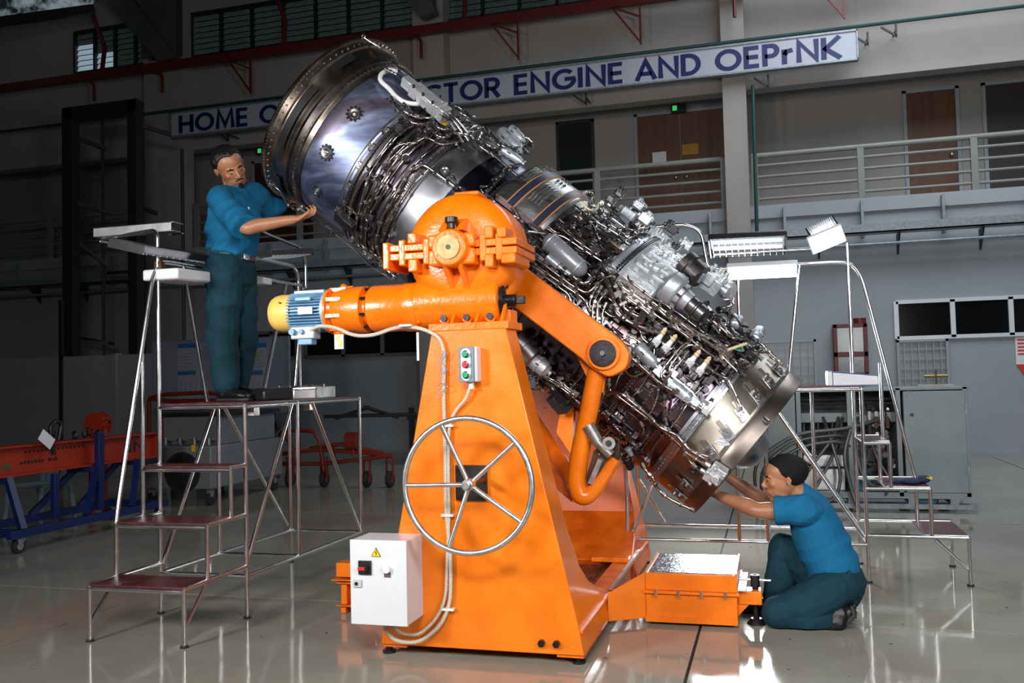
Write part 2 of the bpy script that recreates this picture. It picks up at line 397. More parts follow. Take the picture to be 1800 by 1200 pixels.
# ---------------------------------------------------------------- writing: stroke letters
def arc(cx, cy, rx, ry, a0, a1, n=14):
    return [(cx+rx*cos(radians(a0+(a1-a0)*k/n)), cy+ry*sin(radians(a0+(a1-a0)*k/n))) for k in range(n+1)]
GLY = {  # strokes in a box of height 1
 'H': (.78, [[(.1, 0), (.1, 1)], [(.68, 0), (.68, 1)], [(.1, .5), (.68, .5)]]),
 'O': (1.0, [arc(.5, .5, .4, .42, 0, 360, 28)]),
 'M': (.98, [[(.1, 0), (.17, 1), (.49, .16), (.81, 1), (.88, 0)]]),
 'E': (.62, [[(.56, .93), (.1, .93), (.1, .07), (.56, .07)], [(.1, .5), (.54, .5)]]),
 'F': (.6, [[(.54, .93), (.1, .93), (.1, 0)], [(.1, .5), (.52, .5)]]),
 'V': (.8, [[(.06, 1), (.4, .08), (.74, 1)]]),
 'C': (.84, [arc(.5, .5, .4, .42, 48, 312, 20)]),
 'T': (.66, [[(.02, .93), (.64, .93)], [(.33, 0), (.33, .93)]]),
 'R': (.7, [[(.1, 0), (.1, .93), (.36, .93)]+arc(.38, .7, .2, .23, 90, -90, 10)+[(.1, .47)], [(.34, .47), (.62, 0)]]),
 'N': (.82, [[(.1, 0), (.1, .94), (.72, .06), (.72, 1)]]),
 'G': (.94, [arc(.5, .5, .4, .42, 45, 345, 22)+[(.86, .5), (.52, .5)]]),
 'I': (.28, [[(.14, 0), (.14, 1)]]),
 'A': (.84, [[(.06, 0), (.42, .92), (.78, 0)], [(.2, .3), (.64, .3)]]),
 'D': (.8, [[(.1, .07), (.1, .93), (.3, .93)]+arc(.3, .5, .38, .43, 90, -90, 16)+[(.1, .07)]]),
 'P': (.64, [[(.1, 0), (.1, .93), (.34, .93)]+arc(.34, .69, .2, .24, 90, -90, 10)+[(.1, .45)]]),
 'r': (.46, [[(.1, 0), (.1, .68)], [(.1, .42), (.2, .58), (.4, .62)]]),
 'K': (.74, [[(.1, 0), (.1, 1)], [(.66, 1), (.16, .48), (.68, 0)]]),
 'S': (.6, [arc(.3, .72, .2, .21, 50, 270, 12)+arc(.3, .28, .2, .21, 90, -130, 12)]),
 'L': (.56, [[(.1, 1), (.1, .07), (.5, .07)]]),
 'Y': (.7, [[(.04, 1), (.35, .5), (.66, 1)], [(.35, .5), (.35, 0)]]),
 'U': (.76, [[(.1, 1), (.1, .38)]+arc(.37, .35, .27, .28, 180, 360, 12)+[(.64, 1)]]),
 'W': (1.0, [[(.04, 1), (.27, .06), (.5, .9), (.73, .06), (.96, 1)]]),
 'X': (.66, [[(.04, 1), (.62, 0)], [(.62, 1), (.04, 0)]]),
 'Z': (.6, [[(.06, .93), (.54, .93), (.06, .07), (.56, .07)]]),
 'B': (.66, [[(.1, 0), (.1, .93), (.32, .93)]+arc(.34, .72, .17, .21, 90, -90, 8)+[(.1, .5), (.36, .5)]+arc(.38, .285, .2, .215, 90, -90, 8)+[(.1, .07)]]),
 '0': (.6, [arc(.3, .5, .22, .42, 0, 360, 20)]), '1': (.34, [[(.06, .8), (.2, .94), (.2, 0)]]),
 '-': (.4, [[(.06, .45), (.36, .45)]]), '.': (.24, [[(.1, .02), (.1, .1)]]), ':': (.24, [[(.1, .1), (.1, .2)], [(.1, .5), (.1, .6)]]), ' ': (.42, []),
}
def stroke(mb, pts, wd, P, dz):
    """flat ribbon with mitred joints, extruded; P maps 2D to 3D, dz is the thickness vector"""
    n = len(pts); L = []; R = []
    closed = (abs(pts[0][0]-pts[-1][0])+abs(pts[0][1]-pts[-1][1])) < 1e-4
    for i in range(n):
        if closed: a = pts[i-1] if i else pts[n-2]; b = pts[(i+1) if i < n-1 else 1]
        else: a = pts[max(i-1, 0)]; b = pts[min(i+1, n-1)]
        p = pts[i]
        d1 = V((p[0]-a[0], p[1]-a[1])); d2 = V((b[0]-p[0], b[1]-p[1]))
        if d1.length < 1e-6: d1 = d2
        if d2.length < 1e-6: d2 = d1
        d1.normalize(); d2.normalize(); n1 = V((-d1.y, d1.x)); n2 = V((-d2.y, d2.x)); m = n1+n2
        m = m.normalized() if m.length > .2 else n1
        k = wd/2/max(.45, m.dot(n1))
        L.append((p[0]+m.x*k, p[1]+m.y*k)); R.append((p[0]-m.x*k, p[1]-m.y*k))
    for i in range(n-1):
        q = [P(*L[i]), P(*L[i+1]), P(*R[i+1]), P(*R[i])]
        mb.prism(q, dz)
def letters(text, org, ux, uy, h, width, wd, thick, m, parent, name='letter', join=False):
    """lay text from org along ux (unit), letter height h, total width"""
    org, ux, uy = V(org), V(ux).normalized(), V(uy).normalized(); nrm = ux.cross(uy).normalized()
    tot = sum(GLY[c][0] for c in text)+.06*len(text)
    kx = width/tot; x = 0; allm = MB()
    for c in text:
        w_, st = GLY[c]
        if st:
            mb = allm if join else MB()
            P = lambda a, b, x=x: org+ux*((x+a)*kx)+uy*(b*h)
            for s_ in st: stroke(mb, s_, wd, P, nrm*thick)
            if not join: mb.build(name, m, parent, smooth=0)
        x += w_+.06
    if join: return allm.build(name, m, parent, smooth=0)
# hanging sign along the wall
SY = WY-.55
zs0, zs1 = 0, 0
A = atY(302, 240, SY); B = atY(1507, 107, SY); zb = (A.z+B.z)/2; zt = (atY(302, 200, SY).z+atY(1505, 50, SY).z)/2
sg = thing('wall_sign', 'long white hanging sign with dark blue capitals about engines', 'sign', ((A.x+B.x)/2, SY, zb))
MB().box((A.x, SY, zb), (B.x, SY+.08, zt)).build('sign_panel', sign_white, sg, smooth=0, bevel=.004)
fr = MB()
for z in (zb, zt-.02): fr.box((A.x-.02, SY-.02, z-.005), (B.x+.02, SY+.1, z+.025))
for x in (A.x-.02, B.x): fr.box((x, SY-.02, zb), (x+.02, SY+.1, zt))
fr.build('sign_frame', galv, sg, smooth=0)
def sx(px, py): return atY(px, py, SY-.02).x
H_ = (zt-zb)
def signtext(t, pxa, pxb, pya):
    xa = sx(pxa, pya); xb = sx(pxb, pya)
    letters(t, (xa, SY-.002, zb+H_*.13), (1, 0, 0), (0, 0, 1), H_*.72, (xb-xa), .19, .006, navy, sg)
signtext('HOME OF', 313, 517, 205)
signtext('VECTOR', 683, 882, 150)
signtext('ENGINE', 902, 1099, 130)
signtext('AND', 1116, 1236, 115)
signtext('OEPrNK', 1256, 1484, 95)
# exit signs
exg = mat('green_exit_emission', (.02, .3, .08), .5, emit=(.05, 1, .25), est=.5)
for px, py, lb in ((1193, 190, 'small black exit lamp above the brown double door'), (463, 265, 'small black exit lamp on the ceiling near the engine rim')):
    c = atY(px, py, 16.9); t = thing('exit_sign', lb, 'sign', (c.x, 16.9, c.z), 'exit lamps on the balcony')
    bw = .14
    MB().box((c.x-bw, 16.86, c.z-.08), (c.x+bw, 16.94, c.z+.06)).build('housing', black, t)
    MB().box((c.x-bw+.03, 16.85, c.z-.05), (c.x-.03, 16.858, c.z+.04)).build('lit_pictogram', exg, t)
    MB().cyl((c.x, 16.9, c.z+.06), (c.x, 16.9, 6.62), .012, n=6).build('hanger_rod', black, t)
# paper notice and yellow plate on the double door
o = thing('paper_notice', 'small white paper notice on the left leaf of the brown double door', 'notice', (-1.87, BY-.06, 5.35))
c = atY(1159, 276, BY-.05)
MB().box((c.x-.13, BY-.045, c.z-.1), (c.x+.13, BY-.04, c.z+.1)).build('paper', white_pl, o, smooth=0)
letters('TRANSIT', (c.x-.11, BY-.047, c.z+.015), (1, 0, 0), (0, 0, 1), .045, .2, .008, .001, black, o, 'lettering', True)
letters('STORE', (c.x-.08, BY-.047, c.z-.06), (1, 0, 0), (0, 0, 1), .045, .15, .008, .001, black, o, 'lettering', True)
c = atY(1213, 262, BY-.05); o = MB().box((c.x-.15, BY-.045, c.z-.1), (c.x+.15, BY-.038, c.z+.1)).build('yellow_plate', mat('yellow_plate', (.45, .24, .01), .5, 0, .3, 20), smooth=0)
tag(o, 'yellow plate on the right leaf of the brown double door', 'plate')
# red sprinkler main and its brackets, green pipe
def piping(name, label, cat, pts, r, m, Y):
    t = thing(name, label, cat, pts[0]); MB().tube(pts, r, 10).build('pipe', m, t); return t
RY = 15.1
rp = thing('red_beam', 'long dark red steel beam crossing the wall under the high windows', 'beam', (-9, RY, 7.7))
a = atY(0, 156, RY); b = atY(1150, -2, RY); zr = (a.z+b.z)/2
MB().box((a.x-3, RY-.06, zr-.07), (b.x+4, RY+.06, zr+.08)).build('beam', red_paint, rp)
for px in (440, 912, 1128, 1488):
    c = atY(px, 130, RY); x = c.x
    mb = MB().bar((x, RY, zr), (x, RY+.0, zr-.28), .03, .03).bar((x-.55, RY, zr-.02), (x, RY, zr-.28), .03, .03).bar((x, RY, zr-.25), (x, RY, zr-.75), .035, .035).bar((x-.5, RY, zr-.02), (x, RY, zr-.72), .03, .03)
    mb.build('bracket', red_paint, rp)
for px, py in ((740, 62), (285, 125), (1290, -12), (165, 160)):
    x = atY(px, py, RY).x
    MB().tube([(x-.22, RY+.0, zr-.05), (x-.04, RY, zr-.12), (x, RY, zr-.2), (x, RY, zr-.5)], .03, 8).build('down_pipe', red_paint, rp)
for px, py in ((178, 60), (497, 35), (815, 5)):
    x = atY(px, py, RY).x
    MB().tube([(x-.45, RY+.1, zr+1.7), (x, RY+.1, zr+.6), (x, RY, zr)], .045, 8).build('riser_pipe', red_paint, rp)
a = atY(0, 229, 15.3); b = atY(1800, 14, 15.3)
gp = thing('green_pipe', 'thin dark green pipe running level just above the hanging sign', 'pipe', (a.x, 15.3, a.z))
MB().cyl((a.x-3, 15.3, (a.z+b.z)/2), (b.x+2, 15.3, (a.z+b.z)/2), .03, n=8).build('pipe', green_paint, gp)
zg = (a.z+b.z)/2
for px, py in ((1030, 170), (1350, 140), (1525, 65), (1575, 50), (400, 235)):
    c = atY(px, py, 15.3)
    MB().bar((c.x-.22, 15.3, c.z+.05), (c.x, 15.3, c.z-.12), .03, .03).bar((c.x, 15.3, c.z+.08), (c.x, 15.3, c.z-.14), .03, .03).bar((c.x, 15.3, c.z), (c.x, 15.69, c.z), .02, .02).build('bracket', blackp, gp)
MB().cyl(atY(1323, 150, 15.33), atY(1331, 425, 15.33), .03, n=8).build('riser', green_paint, gp)
# steel roof columns with slanted knee braces
for (px0, px1, kx, lb) in ((250, 310, 165, 'grey steel roof column with a slanted knee brace at the top left'), (722, 762, 640, 'grey steel roof knee brace above the engine rim')):
    x0 = atY(px0, 40, 15.2).x; x1 = atY(px1, 40, 15.2).x
    t = thing('roof_column', lb, 'column', ((x0+x1)/2, 15.2, 8.0), 'steel roof columns')
    zb_ = 8.0 if kx < 300 else 8.3
    MB().box((x0, 15.15, zb_), (x1, 15.2, 11)).box((x0, 15.38, zb_), (x1, 15.4, 11)).box(((x0+x1)/2-.02, 15.2, zb_), ((x0+x1)/2+.02, 15.38, 11)).build('column', steelgrey, t, smooth=0)
    if kx < 300: q = [atY(165, -20, 15.0), atY(198, -45, 15.0), atY(308, 100, 15.0), atY(278, 108, 15.0)]
    else: q = [atY(700, -14, 15.0), atY(752, -20, 15.0), atY(765, 20, 15.0), atY(740, 30, 15.0)]
    MB().prism(q, (0, .2, 0)).build('knee_brace', steelgrey, t, smooth=0)
# cable tray along the lower wall with hangers and pipes underneath
ct = thing('cable_tray', 'galvanised cable tray along the wall below the balcony', 'cable tray', (-5, 15.3, 3.75))
a = atY(1215, 424, 15.25); b = atY(1795, 381, 15.25); zc = (a.z+b.z)/2
MB().box((-17, 15.25, zc-.07), (6.4, 15.27, zc+.07)).box((-17, 15.25, zc-.07), (6.4, 15.5, zc-.05)).box((-17, 15.48, zc-.07), (6.4, 15.5, zc+.07)).build('tray', galv, ct, smooth=0)
MB().cyl((-17, 15.35, zc-.24), (6.4, 15.35, zc-.24), .025, n=8).build('conduit', galv, ct)
x = -16.5
while x < 6:
    MB().box((x-.02, 15.5, zc-.1), (x+.02, 15.66, zc+.5)).build('hanger', galv, ct, smooth=0)
    MB().prism([(x+.5, 15.28, zc-.08), (x+.5, 15.6, zc-.08), (x+.5, 15.6, zc-.4)], (.03, 0, 0)).build('bracket', blackp, ct, smooth=0)
    x += 1.2
# tall black steel door-frame structure at the left
tf = thing('steel_portal_frame', 'tall black steel portal frame standing in the dark left bay', 'frame', (-11, 13, 0))
for px0, px1 in ((113, 130), (228, 243)):
    a = atY(px0, 400, 13).x; b = atY(px1, 400, 13).x
    MB().box((a, 12.95, 0), (b, 13.15, 6.35)).build('post', blackp, tf, smooth=0)
a = atY(113, 188, 13); b = atY(243, 178, 13)
MB().box((a.x, 12.95, 6.15), (b.x, 13.15, 6.35)).build('top_beam', blackp, tf, smooth=0)
for (xa, ya, xb, yb) in ((128, 240, 187, 262), (128, 355, 200, 375), (128, 420, 190, 468), (238, 218, 300, 236), (238, 360, 275, 375), (128, 600, 190, 603)):
    MB().bar(atY(xa, ya, 13.05), atY(xb, yb, 13.6), .05, .07).build('brace', blackp, tf)
for px, pyt in ((180, 200), (320, 262)):
    MB().cyl(atY(px, pyt, 13.6)*1, V((atY(px, 200, 13.6).x, 13.6, 1.9)), .03, n=6).build('hanging_pipe', blackp, tf)
for (xa, ya, xb, yb) in ((120, 500, 260, 492), (190, 480, 240, 476), (120, 590, 200, 604)):
    MB().bar(atY(xa, ya, 14.6), atY(xb, yb, 14.6), .06, .05).build('brace', blackp, tf)
# wall notice at the right edge
nt_ = thing('wall_notice', 'white and red warning notice with a red pointed end on the right wall', 'sign', (3.75, WY-.02, 1.6))
a = atY(1784, 592, WY-.02); b = atY(1800, 640, WY-.02); x0, z1, z0 = a.x, a.z, b.z; x1 = x0+.3
MB().box((x0, WY-.02, z0), (x1, WY-.01, z1)).build('panel', white_pl, nt_, smooth=0)
MB().prism([(x0, WY-.02, z0), (x1, WY-.02, z0), ((x0+x1)/2, WY-.02, z0-.22)], (0, .01, 0)).build('red_point', mat('sign_red', (.6, .03, .04), .5), nt_, smooth=0)
for k in range(5):
    MB().box((x0+.03, WY-.024, z1-.06-.055*k), (x1-.04-.03*(k % 2), WY-.02, z1-.035-.055*k)).build('text_line', mat('sign_red', (0, 0, 0)), nt_, smooth=0)
# ================================================================= THE ORANGE ENGINE STAND
TX, TZ = -1.5, 2.07          # trunnion axis, along Y
st = thing('engine_stand', 'large bright orange two tower stand that carries the tilted engine', 'engine stand', (-1.4, 4.9, 0))
def towerside(z):   # right and left x of the tower at height z
    return -.92-.225*max(0, z-.08), -1.99+.2*max(0, z-.08)
def tower(name, yo, sgn, m):
    # yo: outer face, sgn: direction to the inside
    zs = [.05, .17, .2, .25, .32, .42, .62, .96, 1.3, 1.66]
    dp = [.74, .82, .74, .58, .42, .31, .25, .23, .21, .19]
    rs = []
    for z, d in zip(zs, dp):
        xr, xl = towerside(z)
        rs.append([V((xl, yo, z)), V((xr, yo, z)), V((xr, yo+sgn*d, z)), V((xl, yo+sgn*d, z))])
    return MB().rings(rs).build(name, m, st, bevel=.006, smooth=30)
tw = tower('front_tower', 4.36, 1, orange)
rt = tower('rear_tower', 6.9, -1, orange2)
# inspection panel with rivets on the rear tower inner face
c = MB(); xr, xl = towerside(.4)
pp = [V((x, 6.64, z)) for x, z in ((-1.75, .75), (-1.3, .75), (-1.24, .72), (-1.2, .62), (-1.2, .5), (-1.75, .5))]
MB().prism([V((-1.8, 6.66, 1.25)), V((-1.3, 6.66, 1.2)), V((-1.22, 6.655, 1.0)), V((-1.2, 6.64, .66)), V((-1.8, 6.64, .66))], (0, -.012, 0)).build('cover_plate', orange2, rt, smooth=0)
rv = MB()
for k in range(9): rv.ball((-1.24+.0*k, 6.64, .7+.055*k), .008, 6, 4)
for k in range(8): rv.ball((-1.3-.06*k, 6.64, 1.18), .008, 6, 4)
rv.build('rivets', steel_b, rt, kind='stuff')
# tower foot bolts on the front face
for x in (-1.13, -1.055): MB().cyl((x, 4.36, .105), (x, 4.335, .105), .018, n=6).build('bolt', dark_steel, tw)
MB().cyl((-1.0, 4.36, .105), (-1.0, 4.355, .105), .012, n=12).build('bolt', orange, tw)
# base frame
bf = MB()
for xa, xb in ((-1.06, -.925), (-1.985, -1.85)):
    bf.box((xa, 4.37, .035), (xb, 6.9, .05)).box((xa, 4.37, .155), (xb, 6.9, .17))
    xo = xb-.03 if xa > -1.5 else xa+.03
    bf.box((xo-.01, 4.37, .05), (xo+.01, 6.9, .155))
    for y in (4.42, 5.12, 6.1, 6.8): bf.box((xa+.01, y-.008, .05), (xb-.005, y+.008, .155))
for y in (4.9, 5.5, 6.05): bf.box((-1.85, y-.04, .05), (-1.06, y+.04, .12))
bf.build('base_frame', orange2, st, bevel=.003)
# chequer plate deck with raised lozenges
dk_m = mat('worn_brown_deck', (.30, .07, .02), .35, .4, .7, 9, (.05, .03, .025), .2, 60, .15)
dk = MB().box((-1.86, 4.6, .12), (-1.05, 6.66, .13)).build('deck_plate', dk_m, st, smooth=0)
lz = MB()
for i in range(27):
    for j in range(62):
        x = -1.84+.03*i; y = 4.68+.032*j; s = 1 if (i+j) % 2 else -1
        lz.bar((x-.009, y-.009*s, .131), (x+.009, y+.009*s, .131), .004, .003)
lz.build('raised_pattern', dk_m, dk, kind='stuff', smooth=0)
MB().box((-1.2, 6.0, .17), (-.95, 6.12, .2)).build('foot_plate', orange, st, bevel=.004)
MB().bar((-.935, 5.2, .178), (-.935, 6.4, .178), .022, .012).build('worn_edge_strip', steel_b, st)
# side ballast boxes (right one in view, left one mostly hidden) ---------------
def ballast(sx_, xi, xa, xb, m):
    q = lambda x: x
    out = MB()
    # slanted connector
    out.prism([(xi, 5.06, .035), (xa, 5.17, .035), (xa, 5.17, .2), (xi, 5.06, .2)], (0, .05, 0))
    out.prism([(xi, 5.06, .2), (xa, 5.17, .2), (xa, 5.17, .29), (xi+(xa-xi)*.1, 5.075, .2)], (0, .03, 0))
    out.build('slanted_connector', m, st, bevel=.003)
    lo = MB().box((xa, 5.17, .02), (xb, 5.78, .18)).build('lower_ballast_box', m, st, bevel=.006)
    MB().box((xa-.01, 5.15, .178), (xb+.012, 5.80, .192)).build('flange', m, lo, bevel=.002)
    MB().box((xa, 5.155, .02), (xb, 5.17, .05)).build('bottom_lip', m, lo)
    up = MB().box((xa, 5.18, .192), (xb, 5.76, .286)).build('upper_ballast_box', m, st, bevel=.004)
    MB().box((xa+.02, 5.2, .287), (xb-.02, 5.74, .2905)).build('top_plate', mat('bright_worn_top_plate', (.62, .63, .65), .16, 1., .55, 26, (.16, .16, .17), .35, 60, .12), up, smooth=0)
    for x, y0, y1 in ((xa+.006, 5.18, 5.76), (xb-.006, 5.18, 5.76)): MB().bar((x, y0, .29), (x, y1, .29), .012, .012).build('rim_strip', m, up)
    for k in range(4):
        x = xa+(xb-xa)*(k+.5)/4
        MB().cyl((x, 5.145, .165), (x, 5.145, .205), .008, n=6).build('bolt', steel_b, lo)
ballast(1, -.925, -.73, -.225, orange)
ballast(-1, -1.985, -2.1, -2.55, orange2)
# white perforated strip and screw jack at the outer end
o = MB().obox((-.2, 5.42, .205), ((1, 0, 0), (0, 1, 0), (0, 0, 1)), (.022, .23, .004)).build('perforated_strip', white_en, st)
for k in range(4): MB().cyl((-.2, 5.24+.12*k, .2085), (-.2, 5.24+.12*k, .2105), .009, n=10).build('hole', black, o)
def jack(x0, x1, y, m, s=1):
    a = MB().box((min(x0, x1), y-.06, .115), (max(x0, x1), y+.06, .19)).build('jack_arm', m, st, bevel=.006)
    MB().prism([(x0, y-.05, .115), (x0+s*.06, y-.05, .115), (x0, y-.05, .05)], (0, .1, 0)).build('gusset', m, a)
    xs_ = x1-s*.035
    MB().cyl((xs_, y, .03), (xs_, y, .27), .017, n=12).build('jack_screw', dark_steel, a)
    MB().cyl((xs_, y, .205), (xs_, y, .27), .026, n=14).build('jack_head', dark_steel, a)
    MB().cyl((xs_-.085, y, .245), (xs_+.085, y, .24), .008, n=8).build('tommy_bar', steel_b, a)
    MB().cyl((xs_, y, 0), (xs_, y, .03), .055, .03, n=16).build('foot_pad', dark_steel, a)
jack(-.225, -.095, 5.3, orange)
def q5(x, y): return atY(x, y, 5.1)
mb = MB()
for (xa, ya, xb, yb, d_) in ((597, 986, 640, 1012, .05), (590, 1014, 640, 1018, .07), (597, 1020, 640, 1024, .05), (603, 1024, 614, 1060, .03), (597, 1060, 640, 1064, .05), (603, 1064, 612, 1076, .03)):
    a = q5(xa, ya); b = q5(xb, yb); mb.box((a.x, 5.1-d_, max(0, b.z)), (b.x, 5.1+d_, a.z))
mb.build('outrigger_bracket', orange, st, bevel=.003)
for x, y in ((-1.96, 4.4), (-.96, 4.42), (-1.96, 6.85), (-.96, 6.85)):
    MB().cyl((x, y, 0), (x, y, .05), .018, n=10).cyl((x, y, 0), (x, y, .012), .035, n=14).build('levelling_foot', dark_steel, st)
# ---------------------------------------------------------------- tilting gear housing
YC = 4.47; HX = -1.535; HY = .045
gh = MB().lathe([(-.085, .0), (-.085, .16), (-.078, .22), (-.062, .25), (-.035, .283), (-.01, .298), (.02, .303), (.22, .303), (.25, .28), (.25, .0)], (HX, YC, TZ+.01), (0, 1, 0), 56).build('gear_housing', orange_cast, st, smooth=28, bevel=.004)
# lower neck merging into the worm case
rs = []
for z, hw, d0, d1 in ((TZ-.08, .29, 4.47, 4.84), (TZ-.18, .265, 4.42, 4.82), (TZ-.24, .232, 4.39, 4.72), (TZ-.30, .222, 4.40, 4.68), (TZ-.345, .20, 4.44, 4.64)):
    n = 20; rs.append([V((HX+hw*cos(2*pi*k/n)*(1 if abs(cos(2*pi*k/n)) < .6 else 1), (d0+d1)/2+(d1-d0)/2*sin(2*pi*k/n), z)) for k in range(n)])
MB().rings(rs).build('housing_neck', orange_cast, gh, smooth=50)
MB().cyl((-1.80, 4.52, 1.81), (-1.33, 4.52, 1.81), .132, n=36).build('worm_case', orange_cast, gh, bevel=.014)
MB().lathe([(0, .10), (.03, .112), (.05, .125), (.09, .132)], (-1.86, 4.52, 1.81), (1, 0, 0), 36).build('case_neck', orange_cast, gh)
# end flange with bolts and square shaft
ef = MB().cyl((-1.332, 4.52, 1.81), (-1.312, 4.52, 1.81), .098, n=28).build('end_flange', dark_steel, gh, bevel=.002)
for k in range(8):
    a = 2*pi*k/8+.2; MB().cyl((-1.312, 4.52+.075*cos(a), 1.81+.075*sin(a)), (-1.3, 4.52+.075*cos(a), 1.81+.075*sin(a)), .011, n=6).build('bolt', black, ef)
MB().cyl((-1.312, 4.52, 1.81), (-1.26, 4.52, 1.81), .032, n=18).build('shaft', dark_steel, ef)
MB().box((-1.26, 4.5, 1.79), (-1.215, 4.54, 1.83)).build('square_end', dark_steel, ef, bevel=.003)
# split-line flange with lugs
yf = 4.36
fl = MB()
for zc, h in ((TZ+.022, .018), (TZ-.022, .018)):
    fl.box((HX-.385, yf-.03, zc-h), (HX+.335, 4.70, zc+h))
fl.build('split_flange', orange_cast, gh, bevel=.005)
for xa, xb, za, zb_ in ((-.385, -.35, -.085, .055), (-.245, -.195, -.105, -.04), (-.245, -.195, .04, .095), (.17, .215, -.105, -.04), (.17, .215, .04, .105), (.255, .33, -.09, -.04), (.235, .285, .04, .095)):
    MB().box((HX+xa, yf-.045, TZ+za), (HX+xb, 4.6, TZ+zb_)).build('clamp_lug', orange_cast, gh, bevel=.007)
for xa in (-.30, -.165, .14, .225): MB().box((HX+xa, yf-.035, TZ-.07), (HX+xa+.035, 4.55, TZ+.065)).build('clamp_bolt', orange_cast, gh, bevel=.007)
# bearing block with brass bore
MB().box((HX-.125, 4.29, TZ-.085), (HX+.125, 4.5, TZ-.003)).box((HX-.125, 4.29, TZ+.003), (HX+.125, 4.5, TZ+.075)).build('bearing_block', orange_cast, gh, bevel=.012)
MB().lathe([(0, .06), (0, .088), (.02, .098), (.12, .098)], (HX, 4.26, TZ), (0, 1, 0), 32).build('bearing_cap', orange_cast, gh, bevel=.004)
brass = mat('dull_brass', (.30, .22, .10), .42, .8, .4, 20)
bb = MB().lathe([(0, 0), (0, .06), (.03, .06)], (HX, 4.252, TZ), (0, 1, 0), 28).build('bore_plug', brass, gh)
MB().cyl((HX, 4.2515, TZ), (HX, 4.25, TZ), .013, n=14).build('bore_hole', black, bb)
# ribs
def rib(x, za, zb_, ya, yb, w_=.018):
    MB().prism([(x-w_, ya, za), (x-w_, yb, za), (x-w_*.5, yb+.01, zb_)], (w_*2, 0, 0)).build('rib', orange_cast, gh, bevel=.004)
rib(HX-.055, TZ+.09, TZ+.23, 4.3, 4.47); rib(HX+.045, TZ+.09, TZ+.23, 4.29, 4.47)
rib(HX-.035, TZ-.08, TZ-.235, 4.28, 4.42, .014); rib(HX+.045, TZ-.08, TZ-.24, 4.28, 4.42, .014)
mb = MB().cyl((HX-.01, 4.34, TZ+.105), (HX-.01, 4.34, TZ+.14), .018, n=10).cyl((HX-.01, 4.34, TZ+.135), (HX-.01, 4.34, TZ+.165), .034, n=12)
mb.build('breather_cap', black, gh, bevel=.003)
MB().box((HX-.045, 4.40, TZ+.10), (HX+.03, 4.42, TZ+.17)).build('recess_shade_plate', mat('recess_shade_orange', (.12, .02, .005), .6), gh)  # flat plate, its dark orange stands in for shade in the cavity
MB().box((HX-.07, 4.55, TZ+.315), (HX+.07, 4.72, TZ+.34)).build('top_pad', orange_cast, gh, bevel=.01)
# foot flange with three bolts
ft = MB().box((-1.69, 4.355, 1.655), (-1.26, 4.62, 1.695)).build('foot_flange', orange_cast, gh, bevel=.004)
MB().box((-1.66, 4.47, 1.69), (-1.28, 4.6, 1.76)).build('foot_web', orange_cast, ft, bevel=.004)
for x in (-1.625, -1.50, -1.375):
    b_ = MB().cyl((x, 4.44, 1.725), (x, 4.425, 1.725), .03, n=16).build('bolt_washer', orange_cast, ft)
    MB().cyl((x, 4.43, 1.725), (x, 4.405, 1.725), .019, n=6).build('bolt', dark_steel, ft)
for x in (-1.565, -1.435, -1.3): MB().prism([(x-.008, 4.36, 1.695), (x-.008, 4.45, 1.695), (x-.008, 4.45, 1.79)], (.016, 0, 0)).build('web_rib', orange_cast, ft)
# trunnion shaft to the engine, front and rear
MB().cyl((TX, 4.8, TZ), (TX, 5.3, TZ), .13, n=24).build('trunnion', dark_steel, st)
MB().cyl((TX, 6.3, TZ), (TX, 6.95, TZ), .12, n=24).build('trunnion', orange2, st)
MB().lathe([(0, 0), (0, .2), (.26, .2), (.26, 0)], (TX, 6.68, TZ), (0, 1, 0), 32).build('rear_bearing_housing', orange2, st)
MB().prism([(-1.67, 6.68, 1.66), (-1.28, 6.68, 1.66), (-1.33, 6.68, 2.0), (-1.67, 6.68, 2.0)], (0, .2, 0)).build('rear_neck', orange2, st)
# ---------------------------------------------------------------- drive motor along -X
MY, MZ = 4.52, 1.80
def xpx(px, Y=4.5): return atY(px, 550, Y).x
g1 = MB().lathe([(0, .122), (.008, .127), (.19, .127), (.197, .131), (.28, .131), (.285, .12), (.29, .115)], (xpx(655), MY, MZ), (1, 0, 0), 36).build('planetary_gearbox', orange_cast, st, smooth=30)
for k in range(10):
    a = 2*pi*k/10+.15; MB().cyl((xpx(655)+.285, MY+.125*cos(a), MZ+.125*sin(a)), (xpx(655)+.30, MY+.125*cos(a), MZ+.125*sin(a)), .009, n=6).build('bolt', orange_cast, g1)
g2 = MB().lathe([(0, .1), (.0, .128), (.012, .128), (.014, .105), (.03, .098), (.035, .11), (.10, .123), (.17, .128), (.21, .128), (.215, .10), (.235, .10)], (xpx(582), MY, MZ), (1, 0, 0), 36).build('bell_housing', orange_cast, st, smooth=30)
for k in range(8):
    a = 2*pi*k/8+.3
    MB().bar((xpx(582)+.005, MY+.118*cos(a), MZ+.118*sin(a)), (xpx(582)+.10, MY+.118*cos(a), MZ+.118*sin(a)), .012, .02).build('fin', orange_cast, g2)
    MB().cyl((xpx(582)+.2, MY+.112*cos(a), MZ+.112*sin(a)), (xpx(655)+.002, MY+.112*cos(a), MZ+.112*sin(a)), .008, n=6).build('stud', dark_steel, g2)
for a in (-1.9, 1.3, -.5):
    MB().cyl((xpx(582)+.03, MY+.125*cos(a), MZ+.125*sin(a)), (xpx(582)+.11, MY+.13*cos(a), MZ+.13*sin(a)), .014, n=10).ball((xpx(582)+.05, MY+.135*cos(a), MZ+.135*sin(a)), .022, 8, 6).build('lifting_lug', orange_cast, g2)
blue = mat('pale_blue_motor_paint', (.16, .33, .50), .38, 0, .25, 12, (.10, .22, .36), .1, 80, .06)
mo = MB().cyl((xpx(505), MY, MZ), (xpx(580), MY, MZ), .09, n=32).build('motor_body', blue, st)
